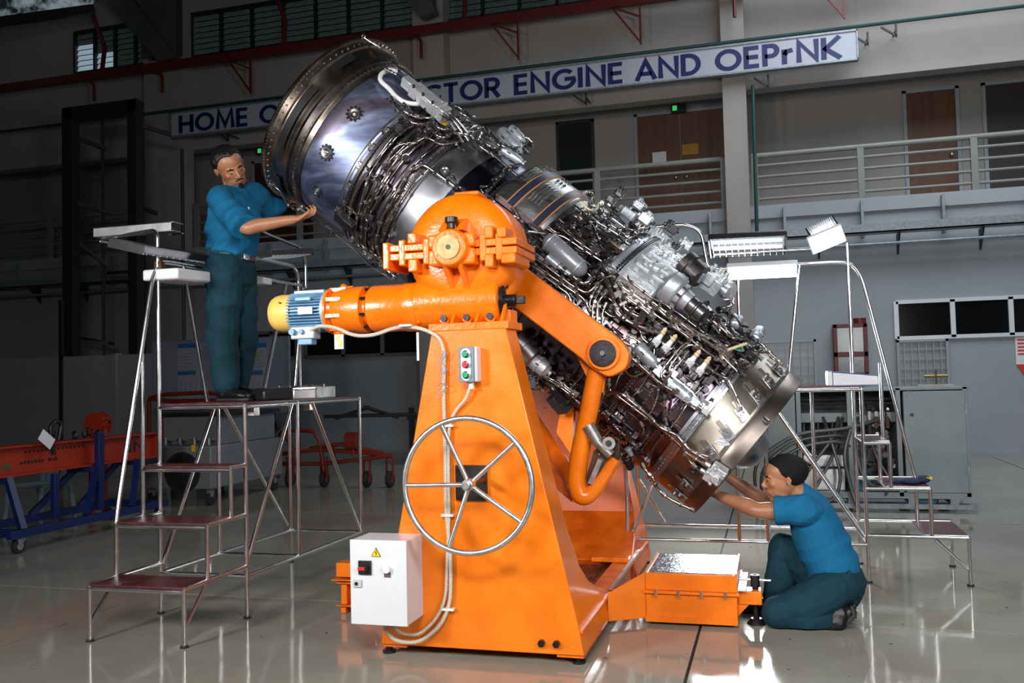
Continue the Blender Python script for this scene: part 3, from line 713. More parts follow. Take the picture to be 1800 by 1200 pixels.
xa, xb = xpx(516), xpx(577)
for k in range(40):
    a = 2*pi*k/40; c, s_ = cos(a), sin(a)
    if s_ > .93: continue
    MB().obox(((xa+xb)/2, MY+.10*c, MZ+.10*s_), ((1, 0, 0), (0, c, s_), (0, -s_, c)), ((xb-xa)/2, .014, .0026)).build('cooling_fin', blue, mo, smooth=0)
MB().cyl((xpx(576), MY, MZ), (xpx(584), MY, MZ), .118, n=36).build('motor_flange', mat('light_grey_casting', (.42, .47, .52), .4, .2, .2, 20), mo)
MB().box((xa+.02, MY-.05, MZ+.098), (xb-.01, MY+.05, MZ+.118)).build('top_rail', mat('light_grey_casting', (0, 0, 0)), mo, bevel=.004)
MB().box((xa+.06, MY-.112, MZ+.055), (xb-.06, MY-.095, MZ+.075)).build('lifting_bridge', blue, mo, bevel=.003)
np_ = MB().obox(((xa+xb)/2+.02, MY-.118, MZ), ((1, 0, 0), (0, 1, 0), (0, 0, 1)), (.042, .003, .019)).build('rating_plate', mat('bare_plate', (.6, .62, .65), .35, .6), mo)
tl = MB()
for k in range(4): tl.box(((xa+xb)/2-.015, MY-.1215, MZ-.013+.008*k), ((xa+xb)/2+.05, MY-.1208, MZ-.011+.008*k))
tl.build('plate_text', dark_steel, np_)
tb = MB().box((xa+.04, MY-.13, MZ-.155), (xb-.03, MY-.05, MZ-.085)).build('terminal_box', mat('light_grey_casting', (0, 0, 0)), mo, bevel=.008)
MB().box((xa+.08, MY-.12, MZ-.185), (xb-.05, MY-.06, MZ-.15)).build('terminal_lid', blue, tb, bevel=.004)
MB().cyl((xa+.06, MY-.13, MZ-.115), (xa+.06, MY-.155, MZ-.115), .017, n=12).cyl((xa+.11, MY-.13, MZ-.115), (xa+.11, MY-.15, MZ-.115), .014, n=12).build('cable_gland', blue, tb)
yel = mat('cream_yellow_fan_cover', (.82, .52, .12), .35, 0, .08, 6)
MB().lathe([(0, .0), (.0, .055), (.012, .082), (.035, .099), (.06, .104), (.15, .104), (.15, .097), (.02, .09)], (xpx(477), MY, MZ), (1, 0, 0), 40).build('fan_cover', yel, mo, smooth=40)
MB().cyl((xpx(505), MY-.09, MZ+.05), (xpx(505), MY-.105, MZ+.052), .005, n=8).build('cover_screw', dark_steel, mo)
# ---------------------------------------------------------------- swing arm, boss disc and curved hanger
def ppy(pts, Y): return [atY(x, y, Y) for x, y in pts]
arm_pts = fillet([atY(x, y, 4.93) for x, y in ((872, 452), (906, 458), (1062, 576), (1094, 600), (1107, 622), (1101, 648), (1070, 664), (1036, 645), (1024, 632), (868, 512))], .03, 3, True)
arm = MB().prism(arm_pts, (0, .11, 0)).build('swing_arm', orange, st, bevel=.008)
MB().prism(ppy(((1012, 622), (1034, 668), (1060, 690), (1066, 650)), 5.03), (0, .03, 0)).build('rear_gusset', orange, arm)
c = atY(1061, 621, 4.93)
MB().cyl(c, c-V((0, .02, 0)), .092, n=32).build('boss', orange, arm, bevel=.004)
dd = MB().cyl(c-V((0, .018, 0)), c-V((0, .034, 0)), .073, n=32).build('boss_disc', dark_steel, arm, bevel=.003)
for k in range(6):
    a = 2*pi*k/6+.3; q = c+V((.052*cos(a), -.034, .052*sin(a))); MB().cyl(q, q-V((0, .003, 0)), .008, n=6).build('screw', black, dd)
MB().cyl(c-V((0, .034, 0)), c-V((0, .05, 0)), .014, n=12).build('grease_nipple', steel, dd)
hk = fillet(ppy(((1051, 640), (1036, 720), (1018, 800), (1013, 850), (1020, 872), (1036, 872), (1056, 848), (1082, 805)), 5.02), .05, 4)
rr = [.052-.018*max(0, (i/len(hk)-.6)/.4) for i in range(len(hk))]
MB().tube(hk, rr, 14).build('curved_hanger', orange, st, smooth=60)
MB().prism(ppy(((1036, 858), (1030, 840), (1044, 792), (1062, 775), (1088, 780), (1090, 800), (1070, 838), (1052, 860)), 5.0), (0, .045, 0)).build('hanger_plate', mat('dark_worn_plate', (.12, .075, .05), .4, .7, .5, 10), st, bevel=.003)
q = ppy(((1038, 850), (1056, 808)), 4.99); MB().bar(q[0], q[1], .028, .028, up=(0, 1, 0)).build('locking_bar', steel_b, st)
q = ppy(((1050, 776), (1074, 800)), 4.97); cl = MB().cyl(q[0]-V((.05, 0, -.09)), q[0], .035, n=14).cyl(q[0], q[1], .03, n=14).build('clevis', mat('grey_casting', (.32, .30, .27), .4, .6, .3, 25), st)
MB().cyl(atY(1070, 779, 4.94), atY(1070, 779, 5.0), .036, n=18).build('clevis_eye', mat('grey_casting', (0, 0, 0)), cl)
MB().cyl(atY(1070, 779, 4.935), atY(1070, 779, 4.95), .018, n=14).build('pin', dark_steel, cl)
# cross tube behind
MB().cyl(atY(935, 735, 5.9), atY(1010, 850, 5.3), .05, n=16).build('cross_tube', orange2, st)
MB().bar(atY(925, 800, 6.3), atY(1010, 868, 5.4), .03, .1).build('cross_plate', orange2, st)
MB().prism(ppy(((978, 760), (1000, 640), (1012, 640), (1005, 800)), 5.6), (0, .06, 0)).build('side_link', orange, st)
# ---------------------------------------------------------------- hand wheel
hc = atY(821, 853, 4.08); hy = 4.08; Rw = .318
ring = [hc+V((Rw*cos(2*pi*k/64), 0, Rw*sin(2*pi*k/64))) for k in range(64)]
hw = MB().tube(ring, .0145, 12, closed=True).build('hand_wheel', steel_b, st, smooth=60)
for px, py in ((775, 745), (899, 783), (712, 853), (789, 963), (914, 916)):
    q = atY(px, py, 4.08); d = (q-hc).normalized()
    MB().cyl(hc+V((0, .03, 0))+d*.03, hc+d*Rw, .0115, n=12).build('spoke', steel_b, hw)
MB().cyl(hc+V((0, -.005, 0)), hc+V((0, .05, 0)), .028, n=20).cyl(hc+V((0, -.018, 0)), hc+V((0, -.004, 0)), .018, n=14).build('hub', steel_b, hw, bevel=.003)
MB().cyl(hc+V((0, .05, 0)), (hc.x, 4.34, hc.z), .016, n=12).build('wheel_shaft', dark_steel, hw)
q = atY(829, 848, 4.35)
sp = MB().box((q.x-.082, 4.335, q.z-.088), (q.x+.082, 4.36, q.z+.088)).build('bearing_plate', black, st, bevel=.003)
for i in (-1, 1):
    for j in (-1, 1): MB().cyl((q.x+.06*i, 4.335, q.z+.066*j), (q.x+.06*i, 4.322, q.z+.066*j), .013, n=6).build('bolt', dark_steel, sp)
# ---------------------------------------------------------------- electrical cabinet
a = atY(614.5, 948, 4.14); b = atY(716.5, 1101, 4.14); x0, x1, z1, z0 = a.x, b.x, a.z-.002, b.z
cb = MB().box((x0+.003, 4.158, z0), (x1-.003, 4.36, z1)).build('electrical_cabinet', white_en, st, bevel=.004)
dr = MB().box((x0, 4.14, z0-.002), (x1, 4.157, z1+.002)).build('cabinet_door', white_en, cb, bevel=.003)
def cp(px, py, Y=4.138): return atY(px, py, Y)
q = cp(642, 997); MB().box((q.x-.034, 4.128, q.z-.034), (q.x+.034, 4.14, q.z+.034)).build('main_switch_plate', black, cb, bevel=.002)
MB().cyl((q.x, 4.128, q.z), (q.x, 4.112, q.z), .022, n=20).build('switch_dial', black, cb)
MB().box((q.x-.026, 4.104, q.z-.009), (q.x+.01, 4.113, q.z+.007)).build('switch_handle', mat('signal_red', (.65, .02, .015), .4), cb, bevel=.002)
q = cp(681, 1000); MB().cyl((q.x, 4.14, q.z), (q.x, 4.118, q.z), .019, n=20).build('indicator_lamp', white_pl, cb, bevel=.003)
q = cp(681, 1010); MB().box((q.x-.017, 4.136, q.z-.012), (q.x+.017, 4.139, q.z+.012)).build('legend_plate', mat('small_brown_plate', (.14, .09, .08), .4), cb)
q = cp(629, 1025); MB().box((q.x-.022, 4.13, q.z-.018), (q.x+.022, 4.14, q.z+.018)).build('lock_plate', mat('pale_grey_plastic', (.5, .5, .5), .4), cb, bevel=.002)
MB().cyl((q.x-.004, 4.13, q.z), (q.x-.004, 4.126, q.z), .009, n=12).build('key_hole', black, cb)
q = cp(661, 971); tr = MB().prism([(q.x-.026, 4.1385, q.z-.02), (q.x+.026, 4.1385, q.z-.02), (q.x, 4.1385, q.z+.026)], (0, -.001, 0)).build('warning_triangle', black, cb, smooth=0)
MB().prism([(q.x-.0215, 4.1372, q.z-.0175), (q.x+.0215, 4.1372, q.z-.0175), (q.x, 4.1372, q.z+.0205)], (0, -.0008, 0)).build('yellow_field', mat('warning_yellow', (.85, .6, .01), .4), tr, smooth=0)
mb = MB()
for s0 in ([(.004, .012), (-.004, .0), (.004, .0), (-.001, -.014)],):
    stroke(mb, s0, .003, lambda u_, v_: V((q.x+u_, 4.136, q.z+v_)), V((0, -.0006, 0)))
mb.build('lightning_bolt', black, tr, smooth=0)
# ---------------------------------------------------------------- push-button station
a = atY(806, 610, 4.28); b = atY(834, 671, 4.28)
pb = MB().box((a.x, 4.29, b.z), (b.x+.012, 4.36, a.z)).build('push_button_box', white_pl, st, bevel=.006)
fp = MB().box((a.x, 4.275, b.z), (b.x, 4.291, a.z)).build('face_plate', mat('blue_grey_face', (.16, .2, .24), .4), pb, bevel=.003)
zc_ = (a.z+b.z)/2; xc_ = (a.x+b.x)/2
ov = [(xc_+.026*cos(t)*1.0, zc_+(.055 if sin(t) > 0 else -.055)+.026*sin(t)) for t in [2*pi*k/24 for k in range(24)]]
MB().prism([V((x, 4.274, z)) for x, z in ov], (0, -.003, 0)).build('inset_plate', mat('bare_plate', (0, 0, 0)), pb)
for dz, c_ in ((.052, (.02, .3, .12)), (0, (.75, .03, .04)), (-.052, (.02, .3, .12))):
    MB().cyl((xc_, 4.272, zc_+dz), (xc_, 4.262, zc_+dz), .0185, n=18).build('button_collar', chrome, pb)
    MB().cyl((xc_, 4.263, zc_+dz), (xc_, 4.25, zc_+dz), .0145, n=18).build('push_button', mat('btn_%d' % int(c_[0]*100), c_, .3), pb, bevel=.002)
MB().cyl((xc_+.01, 4.32, b.z), (xc_+.01, 4.32, b.z-.035), .014, n=12).build('cable_gland', white_pl, pb)
# ---------------------------------------------------------------- ribbed conduits
cond = mat('cream_ribbed_conduit', (.50, .46, .38), .5)
def ribbed(pts, r, name, m=cond):
    p = fillet(pts, .08, 5); out = [p[0]]; rad = []
    step = .0042; acc = 0; cur = p[0]; i = 1; res = [p[0]]
    while i < len(p):
        d = (p[i]-cur).length
        if d < step-acc: acc += d; cur = p[i]; i += 1
        else:
            t = (step-acc)/max(d, 1e-9); cur = cur.lerp(p[i], t); res.append(cur); acc = 0
    rad = [r*(1.0 if k % 2 else .80) for k in range(len(res))]
    return MB().tube(res, rad, 8).build(name, m, st, smooth=25)
k1 = [atY(545, 581, 4.40), atY(560, 572, 4.36), atY(590, 575, 4.36), atY(620, 590, 4.36), atY(655, 590, 4.36), atY(690, 577, 4.36), atY(712, 573, 4.36), atY(745, 578, 4.35), atY(772, 592, 4.34), atY(781, 615, 4.34), atY(780, 690, 4.34), atY(783, 800, 4.34), atY(784, 900, 4.34), atY(793, 985, 4.34), atY(792, 1060, 4.34), atY(775, 1100, 4.33), atY(735, 1131, 4.31), atY(692, 1126, 4.29), atY(674, 1100, 4.27)]
ribbed(k1, .011, 'conduit')
k2 = [atY(826, 681, 4.32), atY(820, 700, 4.33), atY(800, 722, 4.34), atY(790, 745, 4.34), atY(788, 800, 4.34), atY(790, 900, 4.34), atY(786, 985, 4.34), atY(784, 1050, 4.34), atY(768, 1088, 4.33), atY(735, 1117, 4.31), atY(705, 1113, 4.29), atY(690, 1099, 4.27)]
ribbed(k2, .009, 'conduit')
for px, py in ((786, 748), (787, 905), (788, 1070), (713, 572)):
    q = atY(px, py, 4.345); MB().box((q.x-.03, 4.325, q.z-.006), (q.x+.035, 4.358, q.z+.006)).build('conduit_clip', white_pl, st, bevel=.002)
# key ring with blue wire
kr = MB().tube([atY(778+8*cos(t), 680+6*sin(t), 4.315) for t in [2*pi*k/20 for k in range(20)]], .0015, 6, closed=True).build('key_ring', steel, st)
MB().bar(atY(776, 683, 4.313), atY(767, 702, 4.313), .006, .003).build('key', steel, kr)
MB().tube([atY(786, 620, 4.325), atY(776, 635, 4.32), atY(787, 650, 4.32), atY(775, 658, 4.32), atY(776, 676, 4.315)], .0016, 6, bend=.01).tube([atY(780, 617, 4.325), atY(771, 640, 4.32), atY(777, 655, 4.32)], .0016, 6, bend=.01).build('blue_tie_wire', mat('blue_wire', (.05, .2, .55), .4), kr)
# hanging tags
t1 = atY(588, 588, 4.33); t2 = atY(604, 613, 4.33)
tg = MB().box((t1.x, 4.328, t2.z), (t2.x, 4.332, t1.z)).build('yellow_lettered_tag', white_pl, st, smooth=0)
letters('S', (t1.x+.008, 4.327, t2.z+.012), (1, 0, 0), (0, 0, 1), (t1.z-t2.z)*.75, (t2.x-t1.x)*.85, .2, .001, mat('warning_yellow', (0, 0, 0)), tg)
t1 = atY(734, 584, 4.34); MB().bar(t1, t1-V((0, 0, .145)), .012, .003).build('white_cable_tie', white_pl, st)
# ================================================================= THE JET ENGINE
TH = radians(39.8)
EA = V((cos(TH), 0, -sin(TH))); EU = V((sin(TH), 0, cos(TH))); EV = V((0, -1, 0)); ET = V((-1.5, 5.8, 2.065))
def EP(s, phi, r):   # phi in degrees: 0 faces the camera side, 90 is up
    p = radians(phi); return ET+EA*s+EV*(r*cos(p))+EU*(r*sin(p))
def eng(x, y, r):    # photo pixel -> point on the cylinder of radius r round the engine axis
    d = ray(x, y).normalized(); c0 = CAMP-ET
    dp = d-EA*d.dot(EA); cp_ = c0-EA*c0.dot(EA)
    A = dp.dot(dp); B = 2*dp.dot(cp_); D = cp_.dot(cp_)-r*r; q = B*B-4*A*D
    t = (-B-sqrt(q))/(2*A) if q > 0 else -B/(2*A)
    return CAMP+d*t
def esp(x, y, r):
    q = eng(x, y, r)-ET; s = q.dot(EA); u, v = q.dot(EU), q.dot(EV)
    return s, math.degrees(atan2(u, v)), sqrt(u*u+v*v)
def heat(name, cols, rough=.27, scale=2.0, stretch=(1, 1, 1), metal=1., streak=None):
    """metal with heat tint: a noise driven ramp of temper colours, a property of the surface itself"""
    m = bpy.data.materials.new(name); MATS[name] = m; m.use_nodes = True; nt = m.node_tree; b = nt.nodes['Principled BSDF']; L = nt.links.new
    b.inputs['Metallic'].default_value = metal; b.inputs['Roughness'].default_value = rough
    tc = nt.nodes.new('ShaderNodeTexCoord'); mp = nt.nodes.new('ShaderNodeMapping'); L(tc.outputs['Object'], mp.inputs[0])
    mp.inputs['Rotation'].default_value = (0, TH, 0); mp.inputs['Scale'].default_value = stretch
    n = nt.nodes.new('ShaderNodeTexNoise'); n.inputs['Scale'].default_value = scale; n.inputs['Detail'].default_value = 5; n.inputs['Distortion'].default_value = .6
    L(mp.outputs[0], n.inputs['Vector'])
    r = nt.nodes.new('ShaderNodeValToRGB'); L(n.outputs['Fac'], r.inputs[0])
    e = r.color_ramp.elements; k = len(cols)
    e[0].position = .3; e[0].color = (*cols[0], 1); e[1].position = .7; e[1].color = (*cols[-1], 1)
    for i in range(1, k-1):
        q = e.new(.3+.4*i/(k-1)); q.color = (*cols[i], 1)
    L(r.outputs[0], b.inputs['Base Color'])
    n2 = nt.nodes.new('ShaderNodeTexNoise'); n2.inputs['Scale'].default_value = 9; n2.inputs['Detail'].default_value = 5; L(mp.outputs[0], n2.inputs['Vector'])
    mr = nt.nodes.new('ShaderNodeMapRange'); L(n2.outputs['Fac'], mr.inputs[0]); mr.inputs[1].default_value = .3; mr.inputs[2].default_value = .7
    mr.inputs[3].default_value = rough-.04; mr.inputs[4].default_value = rough+.06; L(mr.outputs[0], b.inputs['Roughness'])
    return m
m_duct = heat('blue_tempered_duct_metal', [(.10, .09, .13), (.22, .26, .42), (.46, .52, .72), (.30, .24, .34), (.26, .24, .30), (.13, .13, .19)], .44, 1.5, (1., 2.6, 2.6))
m_rear = heat('brown_gold_flange_metal', [(.10, .08, .065), (.22, .18, .15), (.36, .31, .27), (.16, .13, .12)], .30, 3.5)
m_purple = heat('dark_purple_casing_metal', [(.05, .04, .05), (.13, .09, .14), (.10, .075, .09), (.07, .055, .07)], .28, 2.5)
m_dark = heat('dark_blue_casing_metal', [(.035, .035, .045), (.07, .08, .11), (.05, .05, .06)], .25, 2.0)
m_brown = heat('bronze_tinted_casing_metal', [(.09, .05, .04), (.17, .11, .12), (.13, .10, .15), (.20, .13, .09)], .3, 2.4)
m_inlet = heat('pale_bronze_inlet_metal', [(.27, .23, .19), (.34, .30, .25), (.30, .26, .23)], .36, 1.6)
m_bright = heat('bright_rolled_metal', [(.38, .38, .42), (.46, .47, .50), (.34, .35, .4)], .34, 1.5)
m_pipe = mat('steel_pipe', (.50, .47, .46), .17, 1., .05, 8)
m_pipe2 = mat('brown_steel_pipe', (.36, .30, .27), .19, 1., .06, 8)
m_alu = mat('cast_aluminium', (.66, .68, .70), .45, .7, .18, 12, None, .3, 70, .06)
m_alu2 = mat('dull_light_alloy', (.42, .45, .49), .42, .65, .2, 12, None, .15, 60)
m_fit = mat('small_steel_fitting', (.40, .38, .37), .3, 1., .08, 20)
m_fitd = mat('dark_small_fitting', (.10, .09, .09), .38, .9, .3, 30)
m_gun = mat('gunmetal', (.13, .125, .13), .32, .9, .3, 10)
m_whitev = mat('white_valve_paint', (.66, .66, .64), .4)
m_cream = mat('cream_sealant', (.62, .5, .3), .6, 0, .3, 30)
m_green = mat('green_wire', (.02, .3, .18), .5)
en = thing('jet_engine', 'large bare jet engine tilted diagonally on the orange stand, covered in steel pipes', 'engine', tuple(ET))
def shell(name, prof, m, n=96, parent=en, **k):
    return MB().lathe([(s, r) for s, r in prof], ET, EA, n, u=EV, caps=False).build(name, m, parent, **k)
# rear flange assembly
s0 = -1.885
rf = shell('rear_flange_ring', [(s0+.03, .56), (s0, .60), (s0, .652), (s0+.012, .658), (s0+.022, .658), (s0+.025, .645), (s0+.075, .640), (s0+.085, .628), (s0+.16, .612), (s0+.175, .617), (s0+.20, .617), (s0+.205, .59), (s0+.2, .56)], m_rear)
shell('dark_groove_band', [(s0+.2, .58), (s0+.205, .597), (s0+.245, .592), (s0+.25, .58)], m_fitd, 72)
bf_ = shell('bolted_flange', [(s0+.245, .56), (s0+.247, .607), (s0+.262, .607), (s0+.265, .592), (s0+.3, .588)], m_rear, 72)
duct = shell('afterburner_duct', [(-1.61, .575), (-1.60, .583), (-1.5, .578), (-1.35, .566), (-1.23, .556), (-1.2, .556)], m_duct, smooth=60)
shell('duct_lining', [(-1.9, .55), (-1.5, .53), (-.9, .50), (-.2, .40)], m_rear, 64)
shell('rear_face_disc', [(-.9, .50), (-.88, .0)], m_fitd, 48)
shell('weld_band', [(-1.255, .559), (-1.25, .561), (-1.235, .561), (-1.23, .558)], m_bright)
shell('front_duct_flange', [(-1.2, .55), (-1.198, .578), (-1.178, .578), (-1.176, .56), (-1.14, .556)], m_fitd)
shell('mixer_casing', [(-1.15, .55), (-1.14, .554), (-.86, .548), (-.85, .54)], m_purple, smooth=60)
for s in (-1.085, -1.01, -.93):
    shell('stiffening_ring', [(s-.014, .548), (s-.013, .566), (s-.004, .568), (s+.004, .568), (s+.013, .566), (s+.014, .548)], m_gun)
# serrated flange
fl_ = shell('serrated_flange', [(-.856, .54), (-.855, .572), (-.838, .572), (-.837, .546)], m_fitd)
shell('turbine_casing', [(-.84, .545), (-.80, .553), (-.62, .556), (-.6, .555)], m_bright, smooth=60)
shell('dark_mid_casing', [(-.62, .556), (-.42, .553), (-.4, .548)], m_dark, smooth=60)
shell('mid_flange', [(-.405, .54), (-.404, .57), (-.388, .57), (-.387, .54)], m_fitd)
co = shell('compressor_casing', [(-.39, .535), (-.1, .515), (.2, .505), (.55, .5), (.85, .505), (1.0, .52)], m_brown, smooth=60)
for s in (-.2, 0., .2, .36, .52, .68, .84): shell('casing_rib', [(s-.01, .5), (s-.009, .528-.006*abs(s)), (s+.009, .528-.006*abs(s)), (s+.01, .5)], m_gun, 72)
shell('fan_flange', [(.985, .51), (.986, .548), (1.003, .548), (1.004, .52)], m_gun)
shell('fan_casing', [(1.0, .522), (1.1, .524), (1.11, .53), (1.14, .53), (1.15, .524), (1.25, .522), (1.26, .53), (1.29, .53), (1.3, .522), (1.4, .520)], m_brown, smooth=50)
shell('silver_clamp_band', [(1.385, .52), (1.387, .550), (1.405, .552), (1.408, .540), (1.432, .540), (1.435, .548), (1.45, .546), (1.452, .52)], m_bright)
inl = shell('inlet_casing', [(1.44, .520), (1.46, .522), (1.62, .520), (1.63, .526), (1.645, .526), (1.66, .518)], m_inlet, smooth=50)
shell('inlet_lip', [(1.655, .516), (1.66, .520), (1.71, .522), (1.745, .528), (1.75, .528), (1.752, .522), (1.72, .50), (1.5, .485)], heat('dark_lip_metal', [(.15, .125, .11), (.21, .175, .15), (.17, .145, .13)], .37, 3), 96, smooth=50)
shell('inlet_inner_duct', [(1.7, .492), (1.3, .48), (1.1, .47)], m_gun, 64)
shell('fan_bulkhead', [(1.18, .47), (1.16, .1)], m_fitd, 48)
shell('nose_cone', [(1.4, .10), (1.55, .155), (1.66, .162), (1.73, .156), (1.79, .135), (1.835, .10), (1.858, .055), (1.865, .0)], m_bright, 40, smooth=60)
for k in range(22):
    ph = 360*k/22
    a, b = EP(1.5, ph, .15), EP(1.5, ph, .49); t = (EP(1.5, ph+90, 1)-EP(1.5, ph-90, 1)).normalized()
    rd = (b-a).normalized()
    MB().obox((a+b)/2, (rd, (EA+t*.25).normalized(), (t-EA*.25).normalized()), (.17, .05, .004)).build('inlet_guide_vane', m_gun, en, smooth=0)
# bolts round the flanges (too small to pick singly)
def boltring(name, s, r, n, size=.006, m=m_fit, ax=EA, dirn='a', ph0=-100, ph1=110):
    mb = MB()
    for k in range(n):
        ph = ph0+(ph1-ph0)*k/n
        c = EP(s, ph, r); rad = (EP(s, ph, 1)-EP(s, ph, 0)).normalized()
        if dirn == 'a': mb.cyl(c-EA*.014, c+EA*.014, size, n=6)
        else: mb.cyl(c-rad*.004, c+rad*.009, size, n=6)
    return mb.build(name, m, en, kind='stuff', smooth=0)
boltring('flange_bolts', s0+.255, .600, 60, .008, dirn='r')
boltring('flange_bolts', s0+.05, .641, 44, .007, dirn='r')
boltring('flange_bolts', s0+.012, .65, 90, .005, dirn='a')
boltring('flange_bolts', -1.188, .570, 80, .006)
boltring('flange_bolts', -.846, .566, 96, .007)
boltring('flange_bolts', -.396, .562, 80, .006)
boltring('flange_bolts', .994, .541, 90, .006)
boltring('flange_bolts', 1.125, .529, 64, .006, dirn='r')
boltring('flange_bolts', 1.275, .529, 64, .006, dirn='r')
boltring('flange_bolts', 1.42, .541, 60, .0045, dirn='r')
sr_ = MB()   # teeth of the serrated flange
for k in range(150):
    ph = -105+230*k/150; c = EP(-.86, ph, .565); rad = (EP(0, ph, 1)-EP(0, ph, 0)).normalized()
    sr_.obox(c, (EA, rad, EA.cross(rad)), (.010, .009, .004))
sr_.build('flange_teeth', m_fit, en, kind='stuff', smooth=0)
# slots in the rear ring
def patch(name, s0_, s1_, p0, p1, r, m, parent, dr=.004, n=10):
    mb = MB(); rs = []
    for k in range(n+1):
        ph = p0+(p1-p0)*k/n; rs.append([EP(s0_, ph, r), EP(s1_, ph, r), EP(s1_, ph, r+dr), EP(s0_, ph, r+dr)])
    return mb.rings(rs).build(name, m, parent)
for (xa, ya, xb, yb) in ((519, 277, 588, 128+50), (597, 120, 625, 103)):
    a = esp(xa, ya, .62); b = esp(xb, yb, .62)
    patch('slot_opening', s0+.095, s0+.15, min(a[1], b[1]), max(a[1], b[1]), .6285, black, rf)
patch('slot_opening', s0+.095, s0+.15, -75, -52, .6285, black, rf)
# bosses on the duct
def boss(px, py, r0, rad, m=m_fit, petals=True):
    s, ph, _ = esp(px, py, r0); c = EP(s, ph, r0); nr = (EP(s, ph, 1)-EP(s, ph, 0)).normalized()
    b_ = MB().cyl(c-nr*.006, c+nr*.006, rad, n=20).build('boss_plate', m_fitd if petals else m, en, bevel=.001)
    MB().lathe([(0, rad*.78), (.008, rad*.78), (.008, rad*.55), (.004, rad*.4), (.004, rad*.2), (.016, rad*.18), (.016, 0)], c+nr*.005, nr, 20).build('boss_ring', mat('bright_boss_metal', (.62, .6, .58), .3, 1.), b_)
    if petals:
        mb = MB(); u, v = perp(nr)
        for k in range(11):
            a = 2*pi*k/11; d = u*cos(a)+v*sin(a); mb.obox(c+nr*.003+d*rad*1.02, (d, nr.cross(d), nr), (rad*.22, rad*.16, .003))
        mb.build('petals', m_gun, b_, kind='stuff', smooth=0)
for q in ((623, 200, .575, .046), (574, 268, .578, .044), (680, 231, .56, .028), (655, 260, .56, .026), (633, 291, .562, .024), (616, 325, .562, .022), (607, 354, .565, .018), (557, 336, .578, .036), (700, 195, .56, .02)): boss(*q)
boss(782, 301, .557, .038, m_fit, True)
# inlet lugs: strap, eye and nut on each
for (ex, ey, tx_, ty_) in ((1368, 653, 1348, 634), (1351, 671, 1333, 650), (1331, 697, 1312, 673), (1304, 727, 1288, 706), (1278, 761, 1261, 739), (1250, 795, 1233, 773), (1207, 852, 1190, 834), (1196, 868, 1176, 850)):
    r = .525; a = eng(ex, ey, r); b = eng(tx_, ty_, r); s, ph, _ = esp(ex, ey, r); nr = (EP(s, ph, 1)-EP(s, ph, 0)).normalized()
    lg = MB().bar(b+nr*.012, a+nr*.012, .026, .005, up=nr).build('inlet_lug', m_inlet, en)
    MB().lathe([(0, .028), (.012, .028), (.012, .016), (.02, .016), (.02, .009), (.006, .009)], a+nr*.004, nr, 16).build('lug_eye', m_fit, lg)
    MB().cyl(a.lerp(b, .35)+nr*.01, a.lerp(b, .35)+nr*.034, .011, n=6).build('lug_nut', m_fit, lg)
    d_ = (a-b).normalized(); MB().obox(a+nr*.004, (d_, nr.cross(d_), nr), (.045, .03, .003)).build('lug_pad', m_bright, lg, bevel=.002)
c = eng(1270, 778, .522); nr = (c-ET-EA*(c-ET).dot(EA)).normalized(); mb = MB(); u, v = perp(nr)
mb.prism([c+u*.05, c+v*.02-u*.02, c-u*.045+v*.01, c-v*.045], nr*.008).build('embossed_shield', m_alu, inl, bevel=.002)
MB().cyl(eng(1343, 735, .53), eng(1351, 742, .56), .014, n=10).build('rim_stud', m_fit, inl)
# ---------------------------------------------------------------- pipes traced along their run
CR_ = {'A': (450, 50, 2.6667), 'B': (800, 180, 2.6667), '3': (1000, 450, 2.5524), '6': (680, 60, 5.4545), '7': (900, 330, 4.8), '8': (1080, 420, 3.75), 'N': (890, 540, 5.0), 'E': (700, 180, 6.667), '0': (0, 0, 1)}
npipe = [0]
def pipe(crop, pts, d=3.0, r=.60, m=None, bend=.02, name='pipe', clamps=True):
    ox, oy, sc = CR_[crop]; m = m or (m_pipe if npipe[0] % 3 else m_pipe2); npipe[0] += 1
    pp = []
    for i, p in enumerate(pts):
        rr_ = r[i] if isinstance(r, (list, tuple)) else r
        pp.append(eng(ox+p[0]/sc, oy+p[1]/sc, rr_+.018))
    rad = d*1.3/2/283.
    o = MB().tube(pp, rad, 8 if rad < .012 else 12, bend=bend, bn=3).build(name, m, en, smooth=60)
    # union nuts and clamps on the pipe
    if clamps:
        mb = MB(); L = 0
        for i in range(len(pp)-1):
            d_ = pp[i+1]-pp[i]
            if d_.length > .05:
                for t in ((.5,) if d_.length < .16 else (.28, .72)):
                    c = pp[i].lerp(pp[i+1], t+random.uniform(-.06, .06)); u = d_.normalized()
                    mb.cyl(c-u*.008, c+u*.008, rad*1.75, n=6)
                    if random.random() < .5: mb.cyl(c+u*.01, c+u*.018, rad*1.4, n=8)
        for e, f in ((pp[0], pp[1]), (pp[-1], pp[-2])):
            u = (f-e).normalized(); mb.cyl(e, e+u*.022, rad*1.6, n=6)
        if mb.v: mb.build('union_nuts', m_fit, o, kind='stuff', smooth=30)
    return o
P = pipe
P('A', [(660, 200), (620, 193), (583, 215), (580, 245), (625, 283), (650, 315), (690, 345), (740, 355), (790, 350)], 6.5, .60, m_whitev, .05, 'white_hose', False)
